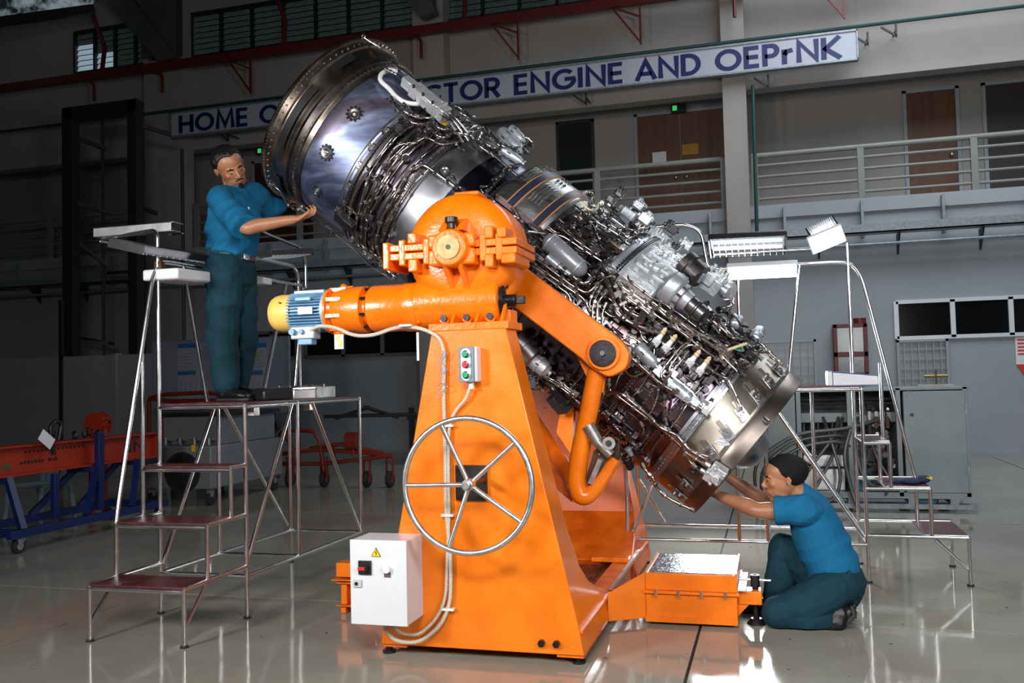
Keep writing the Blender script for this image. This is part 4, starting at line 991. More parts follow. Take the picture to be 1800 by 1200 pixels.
for c_, pts, d, r in (
 ('6', [(0, 620), (100, 710), (160, 770), (250, 855), (360, 860)], 3, .60),
 ('6', [(45, 600), (80, 660), (170, 740), (270, 795), (380, 805), (480, 800), (560, 815)], 3.5, .61),
 ('6', [(160, 660), (230, 740), (290, 780), (370, 800)], 3, .60),
 ('6', [(370, 860), (460, 950), (500, 985), (560, 990), (620, 950), (680, 890), (780, 860), (850, 880)], 3.6, .61),
 ('6', [(430, 830), (500, 900), (560, 920), (620, 890), (700, 820), (790, 790), (840, 800)], 3.6, .63),
 ('6', [(380, 985), (430, 1010), (515, 1060), (720, 1020), (840, 970)], 2.6, .59),
 ('6', [(640, 940), (720, 950), (790, 910), (870, 870), (930, 890), (1000, 950)], 3.8, .62),
 ('6', [(640, 680), (700, 705), (760, 750), (800, 790)], 3.4, .66),
 ('6', [(550, 720), (620, 780), (680, 820), (720, 800)], 3.0, .65),
 ('6', [(600, 660), (660, 720), (730, 770), (790, 800)], 3.0, .66),
 ('6', [(0, 1090), (90, 990), (180, 910), (250, 870)], 3, .59),
 ('6', [(20, 1160), (80, 1080), (140, 1055), (230, 1040), (330, 980), (390, 930)], 2.4, .59),
 ('6', [(60, 1200), (170, 1100), (260, 1030), (350, 960), (400, 900)], 3.2, .6),
 ('6', [(900, 950), (860, 1040), (900, 1080), (1060, 1180)], 3.4, .60),
 ('6', [(900, 1000), (980, 1070), (1060, 1100), (1200, 1090)], 3.4, .61),
 ('6', [(-20, 330), (100, 390), (200, 480)], 3, .64),
 ('6', [(20, 250), (120, 330), (190, 380)], 3, .64),
 ('A', [(800, 505), (700, 560), (640, 640), (590, 720), (520, 830), (495, 900), (490, 1010), (540, 1060)], 3.2, .59),
 ('A', [(735, 450), (650, 510), (590, 590), (535, 680), (500, 780), (480, 880)], 3.0, .585),
 ('A', [(945, 748), (800, 645), (770, 635), (715, 665), (650, 790), (590, 880), (560, 1000), (590, 1100), (640, 1150)], 4.2, .59),
 ('A', [(370, 860), (395, 825), (425, 830), (480, 880), (510, 860)], 3.0, .60),
 ('A', [(445, 915), (450, 960), (480, 1020), (560, 1060), (610, 1130), (660, 1170)], 2.8, .60),
 ('A', [(515, 640), (545, 690), (600, 740), (625, 740), (600, 780), (560, 800)], 2.2, .585),
 ('A', [(830, 640), (745, 720), (680, 820), (620, 920), (585, 1000)], 2.6, .575),
 ('A', [(635, 1020), (625, 1090), (600, 1130)], 2.8, .60),
 ('A', [(905, 670), (930, 700), (950, 740), (980, 760)], 3.4, .585),
 ('A', [(1200, 640), (1130, 680), (1090, 740), (1045, 740), (1060, 765), (1100, 790)], 2.4, .59),
 ('A', [(60, 740), (70, 720), (110, 760), (150, 830), (200, 860)], 2.4, .68),
 ('B', [(0, 140), (70, 150), (130, 110), (180, 160), (230, 210), (310, 210), (340, 240)], 3.4, .66),
 ('B', [(100, 180), (150, 220), (220, 280), (300, 350)], 3.2, .60),
 ('B', [(120, 440), (190, 380), (240, 310), (270, 300)], 3.4, .6),
 ('B', [(170, 450), (240, 520), (300, 540), (330, 600)], 3.0, .58),
 ('B', [(180, 390), (210, 330), (290, 290), (330, 280)], 2.8, .62),
 ('B', [(600, 690), (690, 745), (790, 830), (900, 900), (1050, 990), (1180, 1090)], 3.0, .61),
 ('7', [(30, 350), (200, 375), (400, 400), (450, 420), (540, 480), (700, 590)], 3.2, .60),
 ('7', [(370, 310), (550, 450), (740, 580)], 4.0, .595),
 ('7', [(600, 195), (560, 240), (510, 265), (500, 310), (540, 370), (600, 430), (660, 490), (720, 540)], 7.0, .60),
 ('7', [(560, 260), (610, 330), (640, 380), (740, 430), (850, 450), (940, 460), (1040, 400), (1150, 360)], 5.0, .62),
 ('7', [(640, 200), (830, 310), (960, 400), (1060, 340), (1150, 300), (1210, 300)], 3.0, .64),
 ('7', [(610, 200), (720, 290), (900, 400), (960, 460), (1060, 520), (1090, 570), (1060, 630), (990, 690), (980, 750), (1040, 820), (1200, 920)], 3.2, .64),
 ('7', [(850, 580), (780, 610), (720, 680), (690, 740), (640, 795), (600, 810), (540, 770), (500, 730)], 5.0, .62),
 ('7', [(120, 540), (340, 700), (500, 820), (570, 860), (630, 890), (680, 850), (740, 790), (800, 750), (840, 740), (900, 770), (960, 800)], 4.4, .61),
 ('7', [(130, 600), (350, 760), (480, 850), (600, 930), (640, 990), (650, 1040)], 3.6, .60),
 ('7', [(120, 625), (320, 780), (440, 870), (490, 910), (490, 970)], 3.0, .59),
 ('7', [(0, 170), (60, 240), (110, 330), (130, 400), (160, 500), (200, 590)], 4.0, .60),
 ('7', [(740, 640), (820, 710), (850, 790), (900, 880), (1000, 950), (1130, 1040), (1200, 1110)], 6.0, .60),
 ('7', [(790, 630), (870, 690), (900, 780), (930, 840), (1080, 940), (1200, 1040)], 5.5, .61),
 ('7', [(890, 890), (920, 960), (960, 1030), (1040, 1080), (1120, 1110)], 11.0, .58),
 ('7', [(800, 780), (830, 860), (860, 960), (880, 1060), (960, 1120), (1100, 1180), (1200, 1210)], 4.2, .63),
 ('7', [(740, 800), (690, 880), (655, 960), (660, 1060)], 3.6, .60),
 ('7', [(760, 830), (710, 920), (680, 1000), (680, 1120)], 3.6, .61),
 ('7', [(805, 870), (730, 950), (720, 1050), (720, 1160)], 6.0, .60),
 ('7', [(800, 970), (765, 1040), (765, 1170)], 3.0, .60),
 ('7', [(560, 280), (620, 350), (650, 400)], 9.0, .585),
 ('7', [(560, 400), (640, 470), (740, 560)], 9.0, .585),
 ('7', [(420, 40+280), (500, 390), (600, 470)], 4.0, .585),
 ('8', [(0, 250), (60, 350), (180, 430), (300, 520), (450, 620), (600, 740), (740, 830)], 4.5, .60),
 ('8', [(20, 200), (90, 310), (250, 420), (330, 500), (500, 600), (640, 700), (760, 790)], 4.5, .62),
 ('8', [(230, 400), (350, 490), (470, 580), (600, 670), (780, 770)], 4.0, .63),
 ('8', [(470, 30), (380, 110), (330, 135), (240, 112), (200, 140), (95, 220), (85, 260), (130, 300), (250, 390), (350, 440), (385, 470), (340, 495)], 3.0, .67),
 ('8', [(380, 510), (460, 560), (560, 620), (650, 660), (720, 720)], 3.0, .64),
 ('8', [(560, 660), (600, 620), (680, 680), (740, 730)], 3.2, .63),
 ('8', [(590, 680), (640, 650), (700, 690), (770, 750)], 3.2, .62),
 ('8', [(500, 690), (480, 682), (440, 705), (370, 790), (305, 880), (310, 920), (350, 940)], 3.0, .60),
 ('8', [(570, 730), (520, 695), (470, 705), (400, 790), (360, 850), (370, 890)], 3.0, .60),
 ('8', [(490, 740), (440, 800), (380, 880), (340, 920)], 3.0, .59),
 ('8', [(0, 430), (40, 500), (100, 550), (200, 590), (300, 610)], 4.5, .63),
 ('8', [(100, 770), (200, 860), (280, 930), (360, 990), (420, 1010)], 3.2, .60),
 ('8', [(600, 830), (660, 880), (740, 920), (800, 880), (820, 830), (780, 790)], 2.4, .60),
 ('8', [(750, 930), (790, 1000), (830, 1090), (840, 1130)], 2.2, .56),
 ('8', [(690, 460), (760, 450), (780, 400), (760, 350), (720, 340)], 4.5, .66),
 ('8', [(640, 500), (650, 540), (720, 600), (790, 660), (870, 650)], 3.2, .66),
 ('8', [(770, 480), (820, 540), (850, 620), (860, 660)], 2.0, .68),
 ('8', [(770, 450), (740, 560), (700, 540)], 1.6, .70),
 ('8', [(760, 460), (760, 570), (800, 620)], 1.6, .70),
 ('8', [(700, 530), (740, 600), (780, 640)], 1.8, .69),
 ('8', [(900, 640), (980, 700), (1040, 760), (1110, 830)], 3.6, .62),
 ('8', [(870, 680), (930, 740), (1010, 745), (1060, 800), (1110, 832)], 3.2, .60),
 ('8', [(470, 560), (520, 600), (620, 520), (600, 490)], 2.6, .63),
 ('8', [(400, 560), (430, 600), (520, 640)], 3.0, .61),
 ('3', [(178, 545), (180, 600), (250, 650), (420, 780), (500, 850), (540, 920), (570, 950)], 4.0, .56),
 ('3', [(250, 610), (330, 690), (400, 760), (440, 770), (510, 840), (520, 880), (610, 935)], 3.6, .56),
 ('3', [(185, 612), (230, 612), (340, 700), (410, 770), (480, 800), (540, 870), (620, 915)], 3.6, .57),
 ('3', [(440, 770), (490, 830), (540, 870), (640, 905)], 3.6, .56),
 ('3', [(430, 620), (425, 700), (440, 760)], 2.8, .55),
 ('3', [(405, 560), (400, 620), (370, 700), (340, 730)], 2.6, .56),
 ('3', [(365, 780), (340, 830), (300, 860)], 2.6, .55),
 ('3', [(280, 460), (330, 510), (420, 580), (500, 640), (590, 690)], 2.8, .58),
 ('3', [(150, 700), (170, 720), (240, 800), (270, 830), (300, 850)], 2.4, .54),
 ('3', [(330, 800), (340, 780), (320, 740)], 2.4, .55),
 ('N', [(270, 720), (275, 620), (330, 610), (400, 650), (500, 720), (600, 800), (640, 850)], 2.6, .57),
 ('N', [(190, 640), (240, 600), (330, 600), (420, 640), (520, 710), (620, 790)], 2.6, .58),
 ('N', [(180, 690), (220, 720), (300, 720), (330, 745)], 2.4, .58),
 ('N', [(450, 640), (560, 720), (640, 770)], 4.0, .56),
 ('N', [(860, 690), (855, 780), (820, 870)], 2.6, .56),
 ('N', [(560, 720), (650, 620), (690, 560)], 2.4, .55),
): P(c_, pts, d, r)
P('3', [(325, 925), (345, 965), (385, 1000), (390, 1040), (450, 1090), (560, 1140)], 4.0, [.60, .61, .62, .62, .62, .60], m_pipe, .05)
P('8', [(750, 730), (820, 705), (870, 690)], 4.0, .65, m_cream, .03, 'cream_hose', False)
P('8', [(790, 725), (850, 745), (840, 700)], 1.4, .65, m_green, .02, 'green_wire', False)
P('7', [(580, 120), (620, 160), (660, 190), (720, 180), (730, 130)], 3.0, .66, m_cream, .02, 'cream_hose', False)
P('7', [(650, 190), (640, 270), (690, 330), (720, 420), (765, 540)], 3.0, .65, m_pipe2, .02)
P('7', [(610, 45), (650, 35), (690, 70), (650, 130)], 3.0, .66, m_pipe, .02)
# ring pipes hugging the casing in the pipe belt
def ringpipe(s, p0, p1, r, rad, wob=.012, m=m_pipe):
    pts = []; n = 26
    for k in range(n+1):
        ph = p0+(p1-p0)*k/n; pts.append(EP(s+wob*sin(k*.9+s*9), ph, r+.004*sin(k*1.7)))
    o = MB().tube(pts, rad, 8).build('ring_pipe', m, en, smooth=60)
    mb = MB()
    for k in range(2, n, 5):
        u = (pts[k+1]-pts[k]).normalized(); nr = (EP(0, p0+(p1-p0)*k/n, 1)-EP(0, 0, 0)); mb.cyl(pts[k]-u*.01, pts[k]+u*.01, rad*1.8, n=6)
        ph = radians(p0+(p1-p0)*k/n); nr = EV*cos(ph)+EU*sin(ph); mb.obox(pts[k]-nr*.012, (EA, u, nr), (.016, .006, .014))
    mb.build('pipe_clips', m_fit, o, kind='stuff', smooth=30)
for a in ((-1.135, -85, 88, .585, .0065, .006), (-1.05, -95, 60, .585, .005, .01), (-.975, -90, 92, .585, .0075, .004), (-.90, -90, 40, .58, .005, .006), (-.80, -80, -25, .575, .006, .004), (.93, -60, 20, .56, .006, .012), (1.05, -70, 60, .555, .005, .008), (1.2, -85, -30, .55, .005, .01), (1.33, -60, 75, .548, .004, .006)): ringpipe(*a)
# cage-like connectors on the ring pipes
for px, py in ((714, 278), (650, 383), (700, 226)):
    s, ph, _ = esp(px, py, .6); c = EP(s, ph, .6); nr = (EP(0, ph, 1)-EP(0, ph, 0)).normalized(); u, v = perp(nr)
    cg = MB().cyl(c-nr*.02, c+nr*.004, .02, n=12).build('cage_connector', m_fitd, en)
    MB().tube([c+nr*.012+(u*cos(a)+v*sin(a))*.024 for a in [2*pi*k/16 for k in range(16)]], .003, 6, closed=True).build('cage_ring', m_fit, cg)
    for k in (-1, 0, 1): MB().tube([c+u*.022+v*.010*k, c+nr*.018+v*.011*k, c-u*.022+v*.010*k], .0028, 6, bend=.02).build('cage_wire', m_fit, cg)
# ---------------------------------------------------------------- accessories
def frame(px, py, r, rot=0.):
    s, ph, rr_ = esp(px, py, r); c = EP(s, ph, rr_); nr = (EP(0, ph, 1)-EP(0, ph, 0)).normalized(); t = nr.cross(EA)
    a = EA*cos(rot)+t*sin(rot); b = -EA*sin(rot)+t*cos(rot)
    return c, a, b, nr
def acc(name, px, py, r, m, rot=0., parent=None, bevel=.003):
    """returns a builder in the local frame a (along the engine), b (round it), n (outwards)"""
    c, a, b, nr = frame(px, py, r, rot); mb = MB()
    q = lambda i, j, k: c+a*i+b*j+nr*k
    class K: pass
    k_ = K(); k_.mb = mb; k_.q = q; k_.a = a; k_.b = b; k_.n = nr
    k_.box = lambda i, j, k, x, y, z: mb.obox(q(i, j, k), (a, b, nr), (x/2, y/2, z/2))
    k_.cyl = lambda p0, p1, ra, rb=None, n=16: mb.cyl(q(*p0), q(*p1), ra, rb, n)
    k_.done = lambda parent=parent: mb.build(name, m, parent or en, bevel=bevel)
    return k_
# louvred heat-exchanger cover with two straps
sa, pa, _ = esp(880, 335, .63); sb, pb_, _ = esp(955, 400, .63); pt = 84
lv = MB(); rs = []
for k in range(25):
    ph = pa-3+(pt-pa+3)*k/24; rr_ = .64+.022*sin(pi*k/24)
    rs.append([EP(sa-.01, ph, .56), EP(sa-.01, ph, rr_-.02), EP(sa+.02, ph, rr_), EP(sb-.02, ph, rr_), EP(sb+.01, ph, rr_-.02), EP(sb+.01, ph, .56)])
m_lv = heat('scratched_cover_metal', [(.30, .29, .28), (.46, .45, .43), (.56, .55, .53)], .34, 5, (1, 4, 4))
lvo = lv.rings(rs).build('louvred_cover', m_lv, en, smooth=50)
strap_c = mat('orange_brown_strap_edge', (.36, .15, .06), .5); strap_m = mat('dark_blue_strap', (.02, .025, .045), .4, .3)
for s_ in (sa+.115, sb-.045):
    for (w_, dr_, mm) in ((.030, .008, strap_c), (.022, .010, strap_m)):
        rs = []
        for k in range(25):
            ph = pa-4+(pt-pa+4)*k/24; rr_ = .642+.022*sin(pi*k/24)
            rs.append([EP(s_-w_, ph, rr_-.006), EP(s_-w_, ph, rr_+dr_-.004), EP(s_+w_, ph, rr_+dr_-.004), EP(s_+w_, ph, rr_-.006)])
        MB().rings(rs).build('strap', mm, lvo, smooth=50)
def louvre(s, p0, p1):
    rs = []; n = 8
    for k in range(n+1):
        f = k/n; ph = p0+(p1-p0)*f; t = (ph-pa+3)/(pt-pa+3); rr_ = .641+.022*sin(pi*min(1, max(0, t))); h = .015*min(1, 4*f, 4*(1-f))
        rs.append([EP(s-.007, ph, rr_-.002), EP(s-.001, ph, rr_+h), EP(s+.005, ph, rr_+h*.8), EP(s+.007, ph, rr_-.002)])
    MB().rings(rs).build('louvre', m_lv, lvo, smooth=60)
for i in range(3):
    louvre(sa+.03+.022*i, pa+14, pa+31); louvre(sa+.04+.022*i, pa+36, pa+42); louvre(sa+.04+.022*i, pa+46, pa+51)
for i in range(4): louvre(sa+.165+.024*i, pa+6, pa+24)
for i in range(3): louvre(sa+.18+.026*i, pa+29, pa+34); louvre(sa+.17+.026*i, pa+39, pa+44)
# oil tank: light grey cylinder with domed ends, and filter below it
c, a, b, nr = frame(992, 446, .60); c0 = eng(968, 426, .62); c1 = eng(1018, 472, .62); ax = (c1-c0).normalized(); Lc = (c1-c0).length
m_tank = mat('satin_grey_tank_paint', (.24, .25, .27), .34, .3, .08, 10)
tk = MB().lathe([(-.05, 0), (-.045, .02), (-.03, .042), (0, .056), (.012, .060), (Lc-.012, .060), (Lc, .056), (Lc+.03, .042), (Lc+.045, .02), (Lc+.05, 0)], c0, ax, 28).build('oil_tank', m_tank, en, smooth=50)
for t in (.0, 1.): 
    q = c0.lerp(c1, t); MB().cyl(q-ax*.003, q+ax*.003, .0625, n=28).build('tank_band', m_alu, tk)
for t in (.25, .5, .72): q = c0.lerp(c1, t)-V((0, .057, -.02)); MB().cyl(q, q-V((0, .006, 0)), .005, n=8).build('rivet', m_fit, tk)
f0 = eng(962, 451, .62); f1 = eng(982, 468, .62); f2 = eng(1008, 486, .62)
ft_ = MB().cyl(f0, f1, .026, n=18).cyl(f1, f2, .016, n=14).build('filter_bowl', m_alu2, en, bevel=.003)
MB().cyl(eng(988, 473, .63), eng(993, 477, .63), .022, n=12).build('filter_nut', m_gun, ft_)
MB().cyl(eng(1001, 470, .63), eng(993, 482, .62), .009, n=10).cyl(eng(975, 448, .62), eng(969, 456, .62), .008, n=10).build('filter_link', m_alu2, ft_)
# small grey accumulator pots (upper left cluster)
for (xa, ya, xb, yb, rd, rr_, mm, nm) in (
  (880, 232, 912, 262, .045, .66, m_alu2, 'fuel_filter'), (898, 225, 918, 244, .028, .72, m_alu2, 'accumulator'), (884, 262, 915, 284, .03, .64, m_alu2, 'fuel_pump'),
  (1090, 435, 1108, 452, .035, .63, m_alu, 'bleed_valve'), (1075, 430, 1090, 442, .028, .62, mat('tan_valve', (.3, .24, .17), .4, .6), 'valve_motor'), (1078, 455, 1098, 466, .028, .62, m_alu, 'elbow_valve'),
  (1120, 608, 1150, 640, .042, .60, m_alu2, 'ignition_exciter'), (1180, 673, 1213, 702, .036, .58, m_alu2, 'hydraulic_actuator'),
  (1215, 540, 1240, 560, .055, .66, m_gun, 'generator'), (905, 595, 940, 632, .085, .56, m_bright, 'starter_duct'), (938, 632, 962, 652, .055, .57, m_alu, 'start_valve'),
  (1290, 572, 1300, 560, .034, .64, m_alu2, 'sensor_pot'), (1325, 597, 1336, 580, .038, .62, m_alu2, 'sensor_pot')):
    p0 = eng(xa, ya, rr_); p1 = eng(xb, yb, rr_); ax = (p1-p0).normalized(); L_ = (p1-p0).length
    o = MB().lathe([(-.006, rd*.5), (0, rd*.8), (.004, rd*.92), (.012, rd), (L_*.35, rd), (L_*.36, rd*1.08), (L_*.44, rd*1.08), (L_*.45, rd*.95), (L_*.9, rd*.93), (L_, rd*.7), (L_+.012, rd*.6), (L_+.012, rd*.35), (L_+.03, rd*.3)], p0, ax, 24).build(nm, mm, en, smooth=35)
    u, v = perp(ax)
    for k in range(6): MB().cyl(p0+ax*L_*.35+(u*cos(k*1.05)+v*sin(k*1.05))*rd*1.04-ax*.006, p0+ax*L_*.44+(u*cos(k*1.05)+v*sin(k*1.05))*rd*1.04+ax*.006, .005, n=6).build('bolt', m_fit, o)
# accessory gearbox: cast arc casing with serrated joint
def arcbox(name, s_a, s_b, p_a, p_b, r_a, r_b, m, parent=en, n=14, bev=.006):
    rs = []
    for k in range(n+1):
        ph = p_a+(p_b-p_a)*k/n; e = .012 if k in (0, n) else 0
        rs.append([EP(s_a, ph, r_a), EP(s_a+.004, ph, r_b-.02-e), EP(s_a+.02, ph, r_b-e), EP(s_b-.02, ph, r_b-e), EP(s_b-.004, ph, r_b-.02-e), EP(s_b, ph, r_a)])
    return MB().rings(rs).build(name, m, parent, bevel=bev, smooth=40)
g0 = esp(1130, 500, .68); g1_ = esp(1225, 440, .68)
pg0, pg1 = g0[1]-4, 96
sg0 = .56
gb = arcbox('accessory_gearbox', sg0, sg0+.24, pg0, pg1, .52, .70, m_alu)
arcbox('gearbox_cover', sg0-.10, sg0-.005, pg0+2, pg1, .52, .685, m_alu2, gb)
arcbox('joint_flange', sg0-.018, sg0+.012, pg0-1, pg1, .52, .715, m_alu, gb, bev=.002)
tm = MB()
for k in range(34):
    ph = pg0+(pg1-pg0)*(k+.5)/34; c = EP(sg0-.022, ph, .705); nr = EV*cos(radians(ph))+EU*sin(radians(ph)); t = nr.cross(EA)
    tm.prism([c+t*.012-EA*.002, c-t*.012-EA*.002, c-EA*.02], nr*.012)
    tm.cyl(c+EA*.012, c+EA*.012+nr*.02, .006, n=6)
tm.build('joint_teeth', m_gun, gb, kind='stuff', smooth=0)
for px, py, r, x, y, z in ((1150, 478, .66, .10, .09, .07), (1165, 455, .67, .08, .10, .06), (1135, 492, .63, .09, .08, .06), (1195, 492, .69, .09, .05, .05), (1215, 470, .70, .07, .07, .06), (1180, 515, .68, .06, .06, .06)):
    k_ = acc('cast_boss', px, py, r, m_alu, random.uniform(-.3, .3), gb, .01)
    k_.box(0, 0, 0, x, y, z); k_.cyl((0, 0, 0), (0, 0, z*.8), x*.3); k_.cyl((x*.3, y*.3, 0), (x*.3, y*.3, z*.7), x*.16); k_.cyl((-x*.3, -y*.3, 0), (-x*.3, -y*.3, z*.7), x*.16); k_.done()
for k in range(7):
    ph = pg0+5+(78-pg0)*k/7
    for sb in (.05, .17):
        c = EP(sg0+sb+.02*(k % 2), ph, .692); nr = EV*cos(radians(ph))+EU*sin(radians(ph)); t = nr.cross(EA)
        r_ = MB().obox(c, (EA, t, nr), (.045, .007, .018)).build('casting_rib', m_alu, gb, bevel=.003)
        MB().cyl(c+t*.03, c+t*.03+nr*.022, .02, n=14).cyl(c+t*.03+nr*.02, c+t*.03+nr*.032, .010, n=6).build('cover_stud', m_alu, gb, bevel=.002)
# drums and pumps on the gearbox front
def drum(name, xa, ya, xb, yb, ra, rr_, m, prof, parent=en, bolts=0):
    p0 = eng(xa, ya, ra); p1 = eng(xb, yb, ra); ax = (p1-p0).normalized(); L_ = (p1-p0).length
    o = MB().lathe([(t*L_, q*rr_) for t, q in prof], p0, ax, 30).build(name, m, parent, smooth=35, bevel=.002)
    u, v = perp(ax)
    for k in range(bolts):
        a = 2*pi*k/bolts; c = p0+ax*L_*.55+(u*cos(a)+v*sin(a))*rr_*.8
        MB().cyl(c, c+ax*.03, .009, n=6).build('bolt', m_fit, o)
    return o
drum('pump_drum', 1172, 500, 1212, 533, .70, .105, m_alu2, [(0, 0), (0, .9), (.08, 1), (.42, 1), (.5, .93), (.55, .82), (.7, .8), (.72, .6), (1., .55), (1., 0)], gb, 10)
drum('centrifugal_breather', 1205, 528, 1238, 556, .69, .062, m_gun, [(0, 0), (0, 1), (.2, 1), (.22, .88), (.5, .88), (.52, 1), (.6, 1), (.62, .85), (.95, .85), (1, .7), (1, 0)], gb)
drum('starter_drum', 1205, 462, 1232, 488, .73, .085, m_fitd, [(0, 0), (0, 1), (.35, 1), (.38, .9), (1, .9), (1, 0)], gb)
k_ = acc('fuel_control_unit', 1250, 497, .70, m_alu, .1, gb, .006)
k_.box(0, 0, .0, .13, .12, .10); k_.box(.02, .02, .05, .08, .09, .05); k_.box(-.03, -.05, .03, .08, .05, .08); k_.box(.05, -.03, .06, .05, .05, .04)
for i, j in ((-.04, .04), (.0, .045), (.045, .04), (.05, -.05), (-.05, -.04)): k_.cyl((i, j, .05), (i, j, .10), .018, .014)
k_.cyl((-.05, .0, .02), (-.10, .0, .02), .035); k_.cyl((.06, .02, .0), (.11, .02, .0), .03); k_.done()
k_ = acc('fuel_control_head', 1226, 480, .73, m_alu2, .3, gb, .005)
k_.box(0, 0, .0, .08, .09, .07); k_.cyl((0, 0, .03), (0, 0, .07), .03); k_.cyl((.03, .03, .03), (.03, .03, .06), .015); k_.done()
yc = mat('yellow_cap', (.8, .65, .02), .4); c = eng(1266, 479, .74)
MB().cyl(c, c+(EV*.3+EU*.6)*.03, .021, n=18).build('yellow_cap', yc, gb, bevel=.003)
drum('oil_cooler', 1268, 500, 1284, 515, .70, .06, m_alu, [(0, 0), (0, .8), (.2, 1), (.8, 1), (1, .7), (1, 0)], gb)
# upper control box cluster near (1110, 370)
for px, py, r, x, y, z, mm, nm in ((1108, 378, .70, .10, .10, .06, m_alu2, 'control_unit'), (1135, 385, .71, .08, .07, .06, m_alu, 'control_valve_block'), (1125, 362, .70, .07, .07, .05, m_alu2, 'servo_block'), (1075, 352, .68, .06, .05, .05, m_gun, 'servo_block'), (1160, 420, .71, .10, .08, .06, m_alu, 'oil_distributor'), (1180, 402, .74, .08, .06, .05, m_gun, 'oil_distributor'), (1090, 340, .70, .05, .05, .05, m_fitd, 'pressure_switch'), (1060, 375, .66, .06, .06, .04, m_fit, 'pressure_switch'), (1145, 408, .70, .07, .05, .05, m_alu2, 'relay_valve'), (1205, 430, .75, .07, .05, .05, m_alu, 'relay_valve')):
    k_ = acc(nm, px, py, r, mm, random.uniform(-.4, .4), None, .006)
    k_.box(0, 0, 0, x, y, z); k_.box(x*.2, y*.1, z*.45, x*.6, y*.6, z*.4)
    for _ in range(6):
        i, j = random.uniform(-.45, .45)*x, random.uniform(-.45, .45)*y; k_.cyl((i, j, 0), (i, j, z*random.uniform(.6, 1.0)), random.uniform(.006, .014), None, 10)
    k_.cyl((-x*.5, 0, 0), (-x*.75, 0, 0), z*.3); k_.cyl((0, y*.4, z*.2), (0, y*.75, z*.2), z*.25); k_.done()
# bright nozzle actuator block at the top left of the engine
a0 = esp(717, 142, .68); a1_ = esp(766, 186, .68)
p0 = eng(712, 142, .66); p1 = eng(770, 192, .66); ax = (p1-p0).normalized(); nr = (p0.lerp(p1, .5)-ET-EA*(p0.lerp(p1, .5)-ET).dot(EA)).normalized(); tt = nr.cross(ax).normalized(); L_ = (p1-p0).length
m_bal = mat('bright_machined_alloy', (.72, .73, .74), .3, .7, .1, 20)
ac = MB().obox(p0+ax*L_*.62, (ax, tt, nr), (L_*.36, .045, .042)).build('nozzle_actuator', m_bal, en, bevel=.006)
MB().obox(p0+ax*L_*.12, (ax, tt, nr), (L_*.14, .03, .035)).build('actuator_head', m_bal, ac, bevel=.005)
MB().cyl(p0+ax*L_*.16+tt*.02, p0+ax*L_*.3+tt*.02, .026, n=16).build('actuator_collar', m_gun, ac)
MB().obox(p0+ax*L_*.66-tt*.046+nr*.0, (ax, nr, tt), (L_*.14, .024, .006)).build('actuator_plate', m_bal, ac, bevel=.002)
MB().obox(p0+ax*L_*1.04, (ax, tt, nr), (.014, .05, .05)).obox(p0+ax*L_*1.14, (ax, tt, nr), (.03, .04, .045)).build('actuator_flange', m_bal, ac, bevel=.004)
mb = MB()
for k in range(10): c = p0+ax*L_*(.3+.07*k)+tt*.045*(-1)**k+nr*.04*(-1)**(k//2); mb.cyl(c, c+nr*.02, .008, n=6)
mb.build('actuator_screws', m_fitd, ac, kind='stuff')
for off in (-.035, 0, .03):
    MB().tube([p1+nr*.01+tt*off+ax*.05, p1+nr*.02+tt*off+ax*.13, p1+nr*(-.01)+tt*off*1.2+ax*.22, p1-nr*.03+tt*off*1.5+ax*.30], .0065, 8, bend=.04).build('pipe', m_pipe, en, smooth=60)
# clevis rod sticking out past the rear rim
MB().cyl(eng(640, 66, .66), eng(662, 80, .66), .005, n=8).cyl(eng(658, 77, .66), eng(668, 84, .65), .011, n=8).build('rim_rod', m_fit, en)
c = eng(639, 64, .66); MB().tube([c+V((cos(t)*.012, 0, sin(t)*.012)) for t in [2*pi*k/10 for k in range(10)]], .004, 6, closed=True).build('rod_eye', m_fit, en)
# bracket the standing man works on
k_ = acc('lower_rim_fitting', 535, 365, .63, m_fit, 0, None, .002)
k_.cyl((-.02, 0, .0), (-.02, 0, .05), .018); k_.cyl((.0, -.03, .03), (.0, .04, .03), .012); k_.box(.02, -.02, .02, .05, .03, .02); k_.cyl((.03, -.05, .02), (.06, .0, .03), .010); k_.done()
# dark ignition box on the lower duct side
p0 = eng(596, 377, .60); p1 = eng(622, 400, .60); ax = (p1-p0).normalized(); nr = (p0-ET-EA*(p0-ET).dot(EA)).normalized(); tt = nr.cross(ax)
bx = MB().obox((p0+p1)/2, (ax, tt, nr), ((p1-p0).length*.55, .032, .03)).build('ignition_box', m_gun, en, bevel=.006)
MB().obox((p0+p1)/2+nr*.03, (ax, tt, nr), ((p1-p0).length*.58, .036, .003)).build('box_lid', m_gun, bx, bevel=.001)
# linkage on the lower casing
q = [eng(628+0, 415, .6), eng(575+0, 402, .61)]
lk = [eng(560, 392, .62), eng(584, 404, .63), eng(604, 420, .63)]
MB().tube([eng(548, 384, .62), eng(562, 392, .63)], .008, 8).cyl(eng(565, 395, .63), eng(590, 412, .63), .010, n=10).cyl(eng(572, 399, .63), eng(584, 408, .63), .018, n=10).tube([eng(590, 412, .63), eng(625, 440, .62), eng(655, 470, .62), eng(690, 492, .60)], .006, 8).build('control_linkage', m_fit, en)
